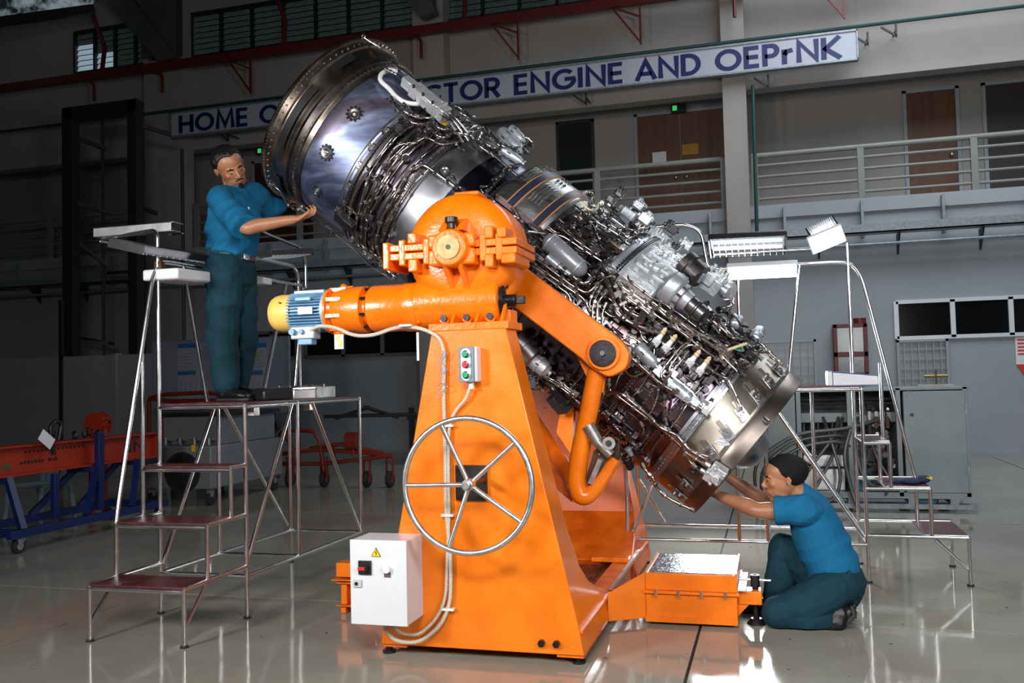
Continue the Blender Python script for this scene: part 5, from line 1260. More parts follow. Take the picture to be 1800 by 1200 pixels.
# white valve sets with tan connectors
for (bx_, by_, tx_, ty_) in ((1154, 600, 1170, 578), (1171, 611, 1188, 590), (1213, 637, 1229, 618), (1230, 652, 1248, 628)):
    a_ = eng(bx_, by_, .60); b_ = eng(tx_, ty_, .66); d_ = (b_-a_).normalized()
    vv = MB().cyl(a_-d_*.03, a_+d_*.018, .024, n=18).build('solenoid_valve', m_whitev, en, bevel=.004)
    MB().cyl(a_+V((0, -.023, 0)), a_+V((0, -.029, 0)), .013, n=14).build('valve_cap', mat('pale_valve_cap', (.4, .42, .45), .3), vv, bevel=.001)
    MB().cyl(a_+d_*.018, a_.lerp(b_, .7), .018, .012, n=12).build('connector', m_whitev, vv)
    MB().lathe([(0, .014), (.01, .017), (.02, .012), (.03, .014), (.045, .004)], a_.lerp(b_, .62), d_, 10).build('tan_boot', m_cream, vv)
    MB().obox(a_-d_*.035, (d_, perp(d_)[0], perp(d_)[1]), (.02, .035, .02)).cyl(a_-d_*.05+perp(d_)[0]*.03, a_-d_*.01+perp(d_)[0]*.03, .01, n=8).build('valve_base', m_gun, vv, bevel=.003)
# actuators on the fan case with label bands
for (xa, ya, xb, yb, ra) in ((1117, 612, 1148, 642, .59), (1176, 672, 1208, 698, .58)):
    p0 = eng(xa, ya, ra); p1 = eng(xb, yb, ra); ax = (p1-p0).normalized(); L_ = (p1-p0).length; nr = (p0-ET-EA*(p0-ET).dot(EA)).normalized(); tt = nr.cross(ax)
    o = MB().cyl(p0, p1, .034, n=20).cyl(p0-ax*.03, p0, .020, n=12).cyl(p1, p1+ax*.04, .016, n=12).obox(p1+ax*.05, (ax, tt, nr), (.03, .03, .02)).build('vane_actuator', m_alu2, en, bevel=.004)
    for t in (.1, .9): MB().cyl(p0+ax*(L_*t-.006), p0+ax*(L_*t+.006), .038, n=20).build('actuator_band', m_alu, o)
    MB().cyl(p1+ax*.04, p1+ax*.12, .009, n=10).obox(p1+ax*.13, (ax, tt, nr), (.02, .014, .02)).build('actuator_rod', m_fit, o)
    MB().obox(p0+ax*L_*.5+tt*.04, (ax, tt, nr), (L_*.6, .006, .025)).build('actuator_bracket', m_alu, o, bevel=.002)
# manifold of four parallel tube ends
for k in range(4):
    MB().tube([eng(1258+8*k, 619+5.2*k-14, .62), eng(1268+6*k, 632+5*k-8, .62), eng(1285+6.5*k*.9, 625+4*k, .62)][:2]+[eng(1281+5*k, 640-2+5*k, .62)], .0065, 8, bend=.02).build('manifold_tube', m_pipe, en, smooth=60)
k_ = acc('manifold_block', 1281, 646, .60, m_fit, .0, None, .003); k_.box(0, 0, 0, .025, .13, .025); k_.done()
# pump block with tubes at the lower rim
k_ = acc('fuel_drain_block', 1261, 831, .55, m_alu, .1, None, .005)
k_.box(0, 0, .01, .09, .11, .06); k_.box(.02, .03, .04, .06, .05, .04); k_.box(-.03, -.03, .03, .05, .06, .05)
for i, j in ((.03, -.03), (-.02, .045), (.04, .04), (-.045, .0), (.0, -.05)): k_.cyl((i, j, .02), (i, j, .075), .013, .010)
k_.cyl((.01, -.01, .03), (.01, -.01, .075), .026); k_.cyl((-.05, .02, .02), (-.09, .02, .02), .012); k_.cyl((-.05, -.03, .02), (-.09, -.03, .02), .012); k_.done()
k_ = acc('pipe_junction', 1222, 825, .55, m_fitd, .1, None, .003); k_.box(0, 0, .0, .06, .05, .04); k_.cyl((0, 0, 0), (0, 0, .05), .014); k_.cyl((.03, .01, .01), (.07, .01, .01), .011); k_.done()
# dark box and connectors hanging below the casing
p0 = eng(972, 690, .56); p1 = eng(994, 716, .56); ax = (p1-p0).normalized(); nr = (p0-ET-EA*(p0-ET).dot(EA)).normalized(); tt = nr.cross(ax)
bx = MB().obox((p0+p1)/2-V((0, 0, .02)), (ax, tt, nr), (.065, .05, .035)).build('control_box', m_gun, en, bevel=.006)
mb = MB()
for k in range(12): c = (p0+p1)/2+ax*random.uniform(-.06, .06)+tt*random.uniform(-.05, .05); mb.cyl(c+nr*.03, c+nr*.045, .005, n=6)
mb.build('box_screws', m_fit, bx, kind='stuff')
for px, py, r in ((925, 590, .55), (940, 600, .55), (955, 615, .55), (972, 632, .55), (990, 642, .54), (1002, 662, .54)):
    k_ = acc('tee_fitting', px, py, r, m_fitd, random.uniform(-.5, .5), None, .002)
    k_.cyl((0, 0, -.01), (0, 0, .03), .018); k_.cyl((-.025, 0, .01), (.025, 0, .01), .012); k_.box(0, 0, .0, .04, .03, .02); k_.done()
drum('connector_cluster', 1100, 803, 1108, 822, .60, .03, m_fitd, [(0, 0), (0, 1), (.4, 1), (.42, .8), (1, .8), (1, 0)])
drum('cable_plug', 1103, 787, 1110, 800, .60, .02, m_alu2, [(0, 0), (0, 1), (.4, 1), (.42, .8), (1, .8), (1, 0)])
MB().tube([eng(1106, 800, .6), eng(1092, 815, .6), atY(1082, 822, 5.1), atY(1070, 812, 5.05), atY(1052, 797, 5.0)], .006, 8, bend=.03).build('cream_cable', m_cream, en, smooth=60)
lab = acc('yellow_label', 781, 215, .60, mat('label_yellow', (.55, .36, .02), .5), .2); lab.box(0, 0, 0, .05, .06, .004); lab.done()
lab = acc('blue_label', 791, 224, .60, mat('label_blue', (.03, .13, .22), .5), .2); lab.box(0, 0, 0, .04, .06, .006); lab.done()
# panels and hatches on the fan casing
for px, py, w_, h_, mm in ((1150, 715, .10, .08, m_brown), (1185, 760, .09, .10, m_brown), (1130, 690, .08, .06, m_gun), (1215, 690, .05, .12, m_purple), (1240, 712, .04, .12, m_purple), (1110, 740, .10, .09, m_gun)):
    k_ = acc('casing_panel', px, py, .53, mm, 0, None, .002); k_.box(0, 0, 0, w_, h_, .012); k_.done()
# ---------------------------------------------------------------- fine clutter of nuts, brackets and short lines
rnd = random.Random(11)
zones = [([(850, 215), (940, 250), (915, 290), (850, 262)], .58, .66, 60, 1), ([(715, 175), (790, 210), (850, 262), (800, 262), (700, 210)], .57, .62, 60, 1),
         ([(1045, 345), (1130, 365), (1215, 425), (1130, 480), (1040, 430), (985, 400)], .58, .71, 330, 1), ([(930, 400), (1040, 440), (1120, 500), (1130, 560), (1060, 580), (960, 490)], .555, .61, 260, 0),
         ([(1060, 560), (1130, 540), (1290, 590), (1330, 640), (1240, 690), (1110, 640)], .56, .63, 330, 0), ([(1225, 520), (1300, 560), (1340, 600), (1330, 640), (1240, 590)], .6, .68, 160, 1),
         ([(650, 300), (700, 240), (730, 250), (680, 330), (655, 420), (640, 400)], .565, .60, 30, 0), ([(640, 400), (660, 420), (700, 480), (690, 495), (640, 460)], .57, .61, 60, 0),
         ([(1050, 720), (1090, 730), (1130, 800), (1100, 800), (1060, 760)], .55, .60, 110, 0), ([(900, 590), (930, 600), (1020, 690), (1010, 720), (930, 670)], .54, .58, 110, 0), ([(1120, 640), (1260, 690), (1230, 720), (1150, 700)], .545, .58, 80, 0)]
def inpoly(x, y, P_):
    c = False; j = len(P_)-1
    for i in range(len(P_)):
        if (P_[i][1] > y) != (P_[j][1] > y) and x < (P_[j][0]-P_[i][0])*(y-P_[i][1])/(P_[j][1]-P_[i][1])+P_[i][0]: c = not c
        j = i
    return c
for zi, (P_, ra, rb, n, up) in enumerate(zones):
    xs_ = [p[0] for p in P_]; ys_ = [p[1] for p in P_]; mbs = [MB(), MB(), MB()]; cnt = 0
    while cnt < n*.62:
        x, y = rnd.uniform(min(xs_), max(xs_)), rnd.uniform(min(ys_), max(ys_))
        if not inpoly(x, y, P_): continue
        cnt += 1; r = rnd.uniform(ra-.02, rb-.022); c, a, b, nr = frame(x, y, r, rnd.choice((0, .25, -.3, .8, 1.57)))
        mb = mbs[rnd.choice((0, 1, 1, 1, 2))]; k = rnd.random()
        if k < .30:
            L_ = rnd.uniform(.015, .04); mb.cyl(c-a*L_, c+a*L_, rnd.uniform(.006, .014), n=8); mb.cyl(c-a*L_*.4, c+a*L_*.1, rnd.uniform(.014, .019), n=6)
        elif k < .5:
            h = rnd.uniform(.02, .05); mb.cyl(c-nr*h, c+nr*h*.4, rnd.uniform(.006, .013), n=6); mb.cyl(c-nr*.004, c+nr*.004, .018, n=10)
        elif k < .68:
            mb.obox(c, (a, b, nr), (rnd.uniform(.01, .03), rnd.uniform(.006, .018), rnd.uniform(.006, .014)))
        else:
            s_, ph_, _ = esp(x, y, r); r2_ = r-.025; pts = [EP(s_, ph_, r2_)]; dr_ = rnd.choice((1, -1))
            for _ in range(rnd.randint(1, 3)):
                if rnd.random() < .65: s_ += dr_*rnd.uniform(.04, .10)
                else: ph_ += rnd.choice((-1, 1))*rnd.uniform(3, 7)
                if ph_ > 84: ph_ = 84
                if s_ > 1.36: s_ = 1.36
                pts.append(EP(s_, ph_, r2_))
            mbs[2 if rnd.random() < .4 else 1].tube(pts, rnd.uniform(.0035, .0065), 6, bend=.015, bn=2)
    for mb, mm in zip(mbs, (m_fit, m_fitd, m_pipe)):
        if mb.v: mb.build('small_fittings', mm, en, kind='stuff', smooth=30)
# longer thin lines running with the casing behind the traced ones
for k in range(34):
    ph0 = rnd.uniform(0, 64); s_ = rnd.uniform(-.35, .9); L_ = rnd.uniform(.25, .6); r = rnd.uniform(.545, .585)
    pts = [EP(s_, ph0, r)]; ph = ph0; s2 = s_
    while s2 < s_+L_ and s2 < 1.0:
        d_ = rnd.uniform(.06, .16); s2 += d_; pts.append(EP(s2, ph, r)); ph += rnd.choice((-5, 4, 6, -3)); s2 += .03; pts.append(EP(s2, ph, r))
    MB().tube(pts, rnd.uniform(.005, .009), 8, bend=.02, bn=3).build('pipe', rnd.choice((m_pipe, m_pipe2, m_gun)), en, smooth=60)
# ================================================================= TUBULAR WORK STANDS
lamp_white = mat('lamp_reflector_white', (.75, .77, .8), .35, .1)
lamp_on = mat('lit_fluorescent_tube', (1, 1, 1), .5, emit=(.85, .95, 1), est=14)
lamp_dim = mat('lit_fluorescent_tube_dim', (1, 1, 1), .5, emit=(.85, .95, 1), est=.8)
def work_stand(name, label, to, side_brace, group='tubular work stands'):
    """to(x, y, z): local (across, along, up) to world"""
    t = thing(name, label, 'work stand', tuple(to(.3, 1.1, 0)), group)
    W = .61; r = .0135; YS = (0, .215, .45, .61, 2.2); ZS = (.31, .62, .92, 1.29)
    def tb(name_, *runs, rr=r, bend=0):
        mb = MB()
        for pts in runs: mb.tube([to(*p) for p in pts], rr, 10, bend=bend)
        return mb.build(name_, steel, t, smooth=60)
    for x in (0, W):
        tb('front_leg', [(x, 0, 0), (x, 0, ZS[0])]); MB().cyl(to(x, 0, 0), to(x, 0, .012), .022, n=12).build('foot_cap', rubber, t)
        tb('step_post', [(x, YS[1], ZS[0]), (x, YS[1], ZS[1])]); tb('step_post', [(x, YS[2], ZS[1]), (x, YS[2], ZS[2])])
        tb('main_leg', [(x, YS[3], 0), (x, YS[3], ZS[3])]); MB().cyl(to(x, YS[3], 0), to(x, YS[3], .012), .022, n=12).build('foot_cap', rubber, t)
        tb('rear_leg', [(x, YS[4], 0), (x, YS[4], ZS[3])]); MB().cyl(to(x, YS[4], 0), to(x, YS[4], .012), .022, n=12).build('foot_cap', rubber, t)
        tb('middle_leg', [(x, 1.24, .25), (x, 1.24, ZS[3])])
        tb('bottom_rail', [(x, YS[3], .25), (x, YS[4], .25)])
        tb('side_rail', [(x, 0, ZS[0]), (x, YS[3], ZS[0])]); tb('side_rail', [(x, YS[1], ZS[1]), (x, YS[3], ZS[1])]); tb('side_rail', [(x, YS[2], ZS[2]), (x, YS[3], ZS[2])])
        tb('platform_rail', [(x, YS[3]-.01, ZS[3]-.014), (x, YS[4], ZS[3]-.014)])
        tb('foot_brace', [(x, 0, .1), (x, YS[1]-.02, ZS[0]-.02)], rr=.010)
    for y in (YS[3], 1.24, YS[4]): tb('cross_rail', [(0, y, .25), (W, y, .25)])
    for k in range(3):
        y0, y1 = YS[k], YS[k+1]+(.03 if k < 2 else .0)
        tb('tread_rail', [(0, y0, ZS[k]-.014), (W, y0, ZS[k]-.014)])
        mb = MB().obox(to(W/2, (y0+y1)/2, ZS[k]+.004), (to(1, 0, 0)-to(0, 0, 0), to(0, 1, 0)-to(0, 0, 0), (0, 0, 1)), (W/2-.005, (y1-y0)/2+.008, .006)); mb.build('tread', tread, t, bevel=.002)
    tb('platform_front_rail', [(0, YS[3], ZS[3]-.014), (W, YS[3], ZS[3]-.014)]); tb('platform_rear_rail', [(0, YS[4], ZS[3]-.014), (W, YS[4], ZS[3]-.014)])
    MB().obox(to(W/2, (YS[3]+YS[4])/2, ZS[3]+.004), (to(1, 0, 0)-to(0, 0, 0), to(0, 1, 0)-to(0, 0, 0), (0, 0, 1)), (W/2-.003, (YS[4]-YS[3])/2, .007)).build('platform_deck', tread, t, bevel=.002)
    for pts in side_brace: tb('diagonal_brace', pts)
    return t, tb
def toL(x, y, z): return V((-3.70+x, 4.25+y, z))
def toR(x, y, z): return V((1.18-y, 6.44+x, z))
W_ = .61
tL, tbL = work_stand('work_stand', 'polished tubular work stand with maroon steps that the standing worker is on', toL,
    [[(W_, .63, .36), (W_, 1.17, 1.27)], [(W_, 1.45, 1.27), (W_, 2.18, .27)], [(0, .63, .3), (0, 1.2, 1.27)], [(0, 1.3, 1.27), (0, 2.15, .3)]])
tbL('hand_rail', [(0, .215, .62), (0, .24, .75), (0, .56, 2.1), (0, .64, 2.2), (0, .75, 2.205), (0, 2.42, 2.215)], bend=.09)
tbL('rail_post', [(0, .61, 1.29), (0, .61, 2.2)]); tbL('rail_post', [(0, .45, .92), (0, .45, 1.62)])
tbL('rail_strut', [(0, .87, 2.2), (0, 1.12, 1.29)]); tbL('rail_strut', [(0, 2.18, 2.2), (0, 1.80, 1.29)]); tbL('rail_strut', [(0, 2.45, 2.2), (0, 2.28, 1.29)])
tbL('end_loop', [(0, 1.55, 2.62), (0, 1.9, 2.565), (0, 2.42, 2.53), (0, 2.5, 2.44), (0, 2.5, 2.2), (0, 2.46, 2.2)], bend=.08)
tbL('end_loop', [(0, 1.7, 2.36), (0, 2.32, 2.36), (0, 2.38, 2.28), (0, 2.38, 1.3)], bend=.06)
tR, tbR = work_stand('work_stand', 'polished tubular work stand behind the kneeling worker, its steps going down to the right', toR,
    [[(0, 1.16, 1.15), (0, .63, .3)], [(W_, 1.16, 1.15), (W_, .63, .3)], [(0, 2.16, .3), (0, 1.9, .9)], [(W_, 2.2, .6), (W_, 2.0, .27)]])
tbR('hand_rail', [(W_, .215, .62), (W_, .235, .7), (W_, .52, 2.08), (W_, .58, 2.185), (W_, .7, 2.2), (W_, 1.55, 2.2), (W_, 1.62, 2.22), (W_, 1.66, 2.5), (W_, 1.78, 2.56), (W_, 2.4, 2.55)], bend=.08)
tbR('rail_post', [(W_, .61, 1.29), (W_, .61, 2.34)]); tbR('rail_post', [(W_, 1.4, 1.29), (W_, 1.4, 2.2)])
tbR('rail_strut', [(W_, .95, 2.2), (W_, 1.07, 1.29)]); tbR('rail_post', [(W_, .42, .92), (W_, .42, 1.45)])
tbR('middle_leg', [(0, 1.43, .25), (0, 1.43, 1.29)]); tbR('middle_leg', [(W_, .9, .25), (W_, .9, 1.29)])
# ---------------------------------------------------------------- work lamps clipped to the stands
def louvre_lamp(label, P0, P1, width, down, on, nf=9, group='louvred work lamps', body=None):
    """trough lamp from P0 to P1; width vector across, down = direction the light leaves"""
    P0, P1, Wv, D = V(P0), V(P1), V(width), V(down).normalized(); ax = (P1-P0).normalized(); L = (P1-P0).length; hw = Wv.length/2; wv = Wv.normalized()
    D = (D-ax*D.dot(ax)).normalized(); wv = (wv-ax*wv.dot(ax)-D*wv.dot(D)).normalized()
    c = (P0+P1)/2; t = thing('work_lamp', label, 'lamp', tuple(c), group)
    MB().obox(c-D*.028, (ax, wv, D), (L/2, hw, .006)).obox(c+wv*hw-D*.008, (ax, wv, D), (L/2, .003, .02)).obox(c-wv*hw-D*.008, (ax, wv, D), (L/2, .003, .02)).build('housing', body or m_gun, t, bevel=.002)
    MB().obox(c-D*.02, (ax, wv, D), (L/2-.01, hw-.005, .001)).build('reflector', lamp_white, t)
    for s in (-.35, .35): MB().cyl(P0+ax*.03+wv*hw*s-D*.004, P1-ax*.03+wv*hw*s-D*.004, .011, n=10).build('tube', on, t)
    for k in range(nf):
        q = P0+ax*L*(k+.5)/nf; MB().obox(q+D*.008, (ax, wv, D), (.003 if nf > 3 else .004, hw-.004, .014)).build('louvre_fin', lamp_white, t, smooth=0)
    for e in (P0, P1): MB().obox(e, (ax, wv, D), (.005, hw, .024)).build('end_cap', body or m_gun, t)
    return t
dn = V((0, 0, -1)); Xv = V((1, 0, 0)); Yv = V((0, 1, 0))
# left stand
louvre_lamp('dark louvred lamp on the left stand, on the left beside the standing worker', atX(222, 434, -3.72), atX(348, 453, -3.72), Xv*.26, V((-.25, 0, -1)), lamp_dim, 11)
louvre_lamp('dark louvred lamp hung over the rear end of the left stand, right of the worker', atX(452, 450, -3.72), atX(528, 447, -3.72), Xv*.24, V((.1, 0, -1)), lamp_dim, 10)
a = atY(168, 412, 4.9); b = atY(304, 396, 4.9)
t = thing('lamp_channel', 'long pale metal channel seen end to end at the far left of the left stand', 'lamp', tuple((a+b)/2))
z_ = (a.z+b.z)/2
MB().box((a.x, 4.88, z_-.03), (b.x, 4.885, z_+.03)).box((a.x, 4.88, z_+.025), (b.x+.02, 4.98, z_+.03)).box((a.x, 4.88, z_-.03), (b.x+.02, 4.95, z_-.026)).build('channel', mat('pale_galvanised_channel', (.5, .5, .52), .38, .6, .3, 12), t, bevel=.001)
for k in range(4): MB().box((b.x-.03+.015*k, 4.9, z_-.05), (b.x+.04+.012*k, 4.905, z_-.045)).build('bent_tab', steel, t)
MB().tube([V((-3.7, 4.86, 2.2)), V((-3.7, 4.86, z_-.05)), V((-3.74, 4.88, z_-.015)), V((a.x+.05, 4.9, z_-.04))], .0125, 10, bend=.05).build('mast', steel, t, smooth=60)
MB().tube([V((a.x+.05, 4.9, z_-.03)), atX(176, 424, -4.1), atX(372, 458, -3.75)], .008, 8).build('lamp_bar', steel, t, smooth=60)
a = atX(281, 482, -3.66); b = atX(362, 491, -3.66)
t = thing('tray_lamp', 'white flat tray lamp under the hand rail of the left stand', 'lamp', tuple((a+b)/2))
MB().obox((a+b)/2, ((b-a).normalized(), Xv, (0, 0, 1)), ((b-a).length/2, .13, .035)).build('housing', white_en, t, bevel=.012)
MB().obox((a+b)/2-V((0, 0, .036)), ((b-a).normalized(), Xv, (0, 0, 1)), ((b-a).length/2-.03, .11, .002)).build('diffuser', lamp_white, t)
q = toL(0, .61, 2.17); MB().box(q+V((-.02, -.01, -.06)), q+V((.03, .03, .03))).build('clamp', mat('rusty_clamp', (.1, .04, .02), .6, .4), t, bevel=.003)
q = atY(1280-810, 482, 6.0)
a = atX(440, 495, -3.66); t = thing('tray_lamp', 'small end of a white tray lamp right beside the thigh of the standing worker', 'lamp', tuple(a))
MB().obox(atX(450, 495, -3.66), (Yv, Xv, (0, 0, 1)), (.06, .1, .025)).build('housing', white_en, t, bevel=.008)
# right stand
def tray_on(label, P0, P1, w_, D, est_m, grp=None):
    ax = (P1-P0).normalized(); D = V(D).normalized(); D = (D-ax*D.dot(ax)).normalized(); s = ax.cross(D); t = thing('tray_lamp', label, 'lamp', tuple((P0+P1)/2), grp); L = (P1-P0).length
    MB().obox((P0+P1)/2-D*.02, (ax, s, D), (L/2, w_, .02)).build('housing', white_en, t, bevel=.006)
    MB().obox((P0+P1)/2+D*.004, (ax, s, D), (L/2-.012, w_-.012, .003)).build('diffuser', est_m, t, bevel=.002)
    return t
tray_on('lit white tray lamp under the top rail of the right stand', atY(1278, 481, 7.0), atY(1402, 475, 7.0), .075, (0, -.75, -1), lamp_on)
louvre_lamp('long dark louvred lamp level behind the gearbox end of the engine', atY(1248, 434, 7.2), atY(1382, 428, 7.2), Yv*.3, V((0, -.35, -1)), lamp_dim, 12)
louvre_lamp('upper of the two bright tilted lamps on the mast of the right stand', atY(1424, 414, 7.05), atY(1470, 392, 7.05), V((.0, .10, .10)), V((-.1, -1, .9)), lamp_on, 14, 'bright tilted lamps', m_gun)
tray_on('lower of the two bright tilted lamps on the mast of the right stand', atY(1424, 434, 6.98), atY(1484, 409, 6.98), .07, (.1, -1, -.5), lamp_on, 'bright tilted lamps')
MB().tube([atY(1255, 447, 7.1), atY(1436, 437, 7.1), atY(1484, 414, 7.05), V((.57, 7.05, 2.3))], .009, 8).build('lamp_bar', steel, tR, smooth=60)
# ---------------------------------------------------------------- things lying on the stands
t = thing('tool_tray', 'black tool case with two bright metal ends on the left platform, beside the shoes', 'tool case', tuple(toL(.4, 1.2, 1.301)))
def bx(p0, p1, yy0, yy1, z0=1.302, z1=1.37):
    a = atY(p0, 690, yy0); b = atY(p1, 690, yy1); d = (b-a); d.z = 0; n = V((-d.y, d.x, 0)).normalized(); c = (a+b)/2+n*.09; return V((c.x, c.y, (z0+z1)/2)), (d.normalized(), n, V((0, 0, 1))), (d.length/2, .09, (z1-z0)/2)
c, ax, h = bx(463, 520, 5.22, 5.42); MB().obox(c, ax, h).build('case_body', black, t, bevel=.012)
MB().obox(c+V((0, 0, .04)), ax, (h[0]-.015, h[1]-.015, .006)).build('case_inlay', m_gun, t)
c, ax, h = bx(517, 555, 5.40, 5.60); MB().obox(c, ax, h).build('bright_box', steel_b, t, bevel=.008)
c, ax, h = bx(557, 590, 5.62, 5.98, 1.302, 1.385); MB().obox(c, ax, h).build('bright_box', steel_b, t, bevel=.006)
for k in range(9):
    q = atY(474+10*k, 684, 5.28+.032*k)+V((0, .06, 0)); q.z = 1.382 if k < 5 else 1.388
    o = MB().cyl(q-V((.03, .01*(k % 3), 0)), q+V((.02, .01*(k % 2), .004)), .005, n=8).cyl(q+V((.018, .01*(k % 2), .004)), q+V((.036, .012*(k % 2), .005)), .010, n=6).build('hand_tool', m_fit, None)
    tag(o, 'small steel hand tool lying on top of the black tool case', 'tool', 'small tools in the tool case')
def under(px, py, Y, nm='under_clamp'):
    q = atX(px, py, -3.09); MB().box(q+V((-.05, -.03, -.03)), q+V((.0, .03, .03))).build(nm, steel_b, tL, bevel=.003)
under(452, 722, 0); under(548, 713, 0)
a = atY(1455, 677, 6.75); b = atY(1540, 680, 6.75)
t = thing('ring_binder', 'thick white ring binder lying on the platform of the right stand', 'binder', (a.x, 6.75, 1.301))
paper = mat('paper_stack', (.78, .78, .8), .6); blu = mat('blue_binder_cover', (.05, .12, .35), .4)
MB().prism([V((a.x+.03, 6.62, 1.303)), V((b.x, 6.62, 1.303)), V((b.x, 6.62, 1.36)), V((a.x+.03, 6.62, 1.395))], (0, .26, 0)).build('pages', paper, t, smooth=0)
MB().prism([V((a.x, 6.6, 1.300)), V((b.x+.01, 6.6, 1.300)), V((b.x+.01, 6.6, 1.303)), V((a.x, 6.6, 1.303))], (0, .3, 0)).prism([V((a.x, 6.6, 1.398)), V((b.x+.01, 6.6, 1.363)), V((b.x+.01, 6.6, 1.366)), V((a.x, 6.6, 1.402))], (0, .3, 0)).build('covers', blu, t, smooth=0)
MB().box((a.x-.005, 6.6, 1.30), (a.x+.025, 6.9, 1.402)).build('spine', white_pl, t, bevel=.006)
for k in range(6): MB().box((a.x+.032, 6.617, 1.308+.013*k), (b.x-.01*k, 6.621, 1.3095+.013*k)).build('page_edge', mat('page_line', (.5, .5, .52), .6), t, smooth=0)
# gloves on the second step
q = toR(.3, .36, .632)
t = thing('work_gloves', 'folded dark blue gloves with yellow cuffs on the second step of the right stand', 'gloves', tuple(q))
gl = mat('navy_glove_fabric', (.012, .025, .07), .8, 0, .3, 30, None, .4, 80)
mb = MB().ball(atZ(1600, 845, .65), 1, 14, 8, None, (.075, .06, .022)).ball(atZ(1622, 842, .655), 1, 12, 8, None, (.05, .055, .028))
for k in range(4): mb.tube([atZ(1600, 845, .645)+V((-.03, -.05+.03*k, 0)), atZ(1600, 845, .645)+V((-.09, -.06+.035*k, .0)), atZ(1600, 845, .64)+V((-.13, -.05+.03*k, -.004))], [.014, .013, .009], 8)
mb.build('glove_body', gl, t, smooth=60)
for k in range(3):
    c = atZ(1627+3*k, 842-k, .65+.008*k); MB().tube([c+V((cos(s)*.018, sin(s)*.04, sin(s*2)*.004)) for s in [2*pi*i/16 for i in range(16)]], .004, 6, closed=True).build('yellow_cuff', mat('warning_yellow', (0, 0, 0)), t)
# ================================================================= BACKGROUND EQUIPMENT
# display board with charts
a = atY(270, 600, 12.1); b = atY(507, 722, 12.1)
t = thing('display_board', 'pale display board with blue headed charts behind the standing worker', 'board', ((a.x+b.x)/2, 12.1, 0))
bm_ = mat('pale_blue_board', (.22, .24, .31), .5)
z0, z1 = b.z, a.z-.02
MB().box((a.x, 12.1, z0), (b.x, 12.14, z1)).build('board', bm_, t)
MB().box((a.x-.02, 12.09, z0-.02), (a.x, 12.15, z1+.02)).box((b.x, 12.09, z0-.02), (b.x+.02, 12.15, z1+.02)).box((a.x, 12.09, z1), (b.x, 12.15, z1+.02)).box((a.x, 12.09, z0-.02), (b.x, 12.15, z0)).build('frame', galv, t)
for x in (a.x+.3, b.x-.3): MB().box((x-.03, 12.12, 0), (x+.03, 12.2, z0)).build('leg', blackp, t)
blue_h = mat('chart_blue', (.02, .13, .32), .5); chart_l = mat('chart_line_grey', (.12, .13, .17), .5); sheet = mat('chart_sheet', (.30, .32, .38), .6); grn = mat('chart_green', (.12, .42, .03), .5)
for (xa, ya, xb, yb) in ((312, 604, 352, 700), (420, 604, 470, 700)):
    p_, q_ = atY(xa, ya, 12.09), atY(xb, yb, 12.09)
    s_ = MB().box((p_.x, 12.094, q_.z), (q_.x, 12.099, p_.z)).build('chart_sheet', sheet, t, smooth=0)
    MB().box((p_.x, 12.09, p_.z-.07), (q_.x, 12.093, p_.z)).box((p_.x, 12.09, (p_.z+q_.z)/2-.06), (q_.x-.08, 12.093, (p_.z+q_.z)/2+.0)).build('blue_heading', blue_h, s_, smooth=0)
    mb = MB()
    for k in range(7): mb.box((p_.x+.03, 12.091, p_.z-.16-.05*k), (q_.x-.05-.03*(k % 3), 12.093, p_.z-.155-.05*k))
    for k in range(4): mb.box((p_.x+.05+.09*k, 12.091, q_.z+.05), (p_.x+.056+.09*k, 12.093, q_.z+.25))
    mb.build('chart_lines', chart_l, s_, smooth=0)
q = atY(444, 623, 12.09); MB().box((q.x-.1, 12.085, q.z-.04), (q.x+.1, 12.09, q.z+.04)).build('green_label', grn, t, smooth=0)
# wash machine on castors
X0, X1, Y0_, Y1_ = -7.35, -6.36, 9.28, 10.9
mach = mat('dull_white_machine_paint', (.19, .20, .215), .45, 0, .15, 3)
t = thing('parts_washer', 'dull white parts washer on castors with a dark round drum, behind the left steps', 'machine', ((X0+X1)/2, (Y0_+Y1_)/2, 0))
MB().box((X0, Y0_, .2), (X1, Y1_, .70)).build('lower_cabinet', mach, t, bevel=.015)
MB().box((X0+.15, Y0_+.25, .70), (X1-.05, Y1_-.1, 1.05)).build('upper_cabinet', mach, t, bevel=.012)
MB().box((X0+.1, Y0_+.2, 1.05), (X1, Y1_-.05, 1.09)).build('dark_lid', black, t)
MB().cyl((X0+.1, Y0_+.22, 1.12), (X1-.05, Y0_+.22, 1.12), .02, n=8).build('lid_rail', steel, t)
c = atY(325, 830, Y0_)
dr = MB().lathe([(0, .24), (-.02, .24), (-.02, .19), (.1, .17), (.1, 0)], (c.x-.03, Y0_, c.z), (0, 1, 0), 36).build('round_drum_door', blackp, t)
for k in range(4): q = V((X0+.3+.2*k, Y0_+.1, .71)); MB().cyl(q, q+V((0, 0, .08)), .018, n=8).cyl(q+V((-.05, 0, .06)), q+V((.05, 0, .07)), .012, n=8).build('tap_handle', steel, t)
MB().box((c.x+.1, Y0_-.01, .64), (c.x+.15, Y0_-.005, .72)).build('yellow_tag', mat('warning_yellow', (0, 0, 0)), t)
for x in (X0+.1, X1-.08):
    for y in (Y0_+.1, Y1_-.1):
        w_ = MB().cyl((x-.02, y, .075), (x+.02, y, .075), .075, n=18).build('castor_wheel', rubber, t); MB().box((x-.03, y-.03, .1), (x+.03, y+.03, .2)).build('castor_fork', galv, w_)
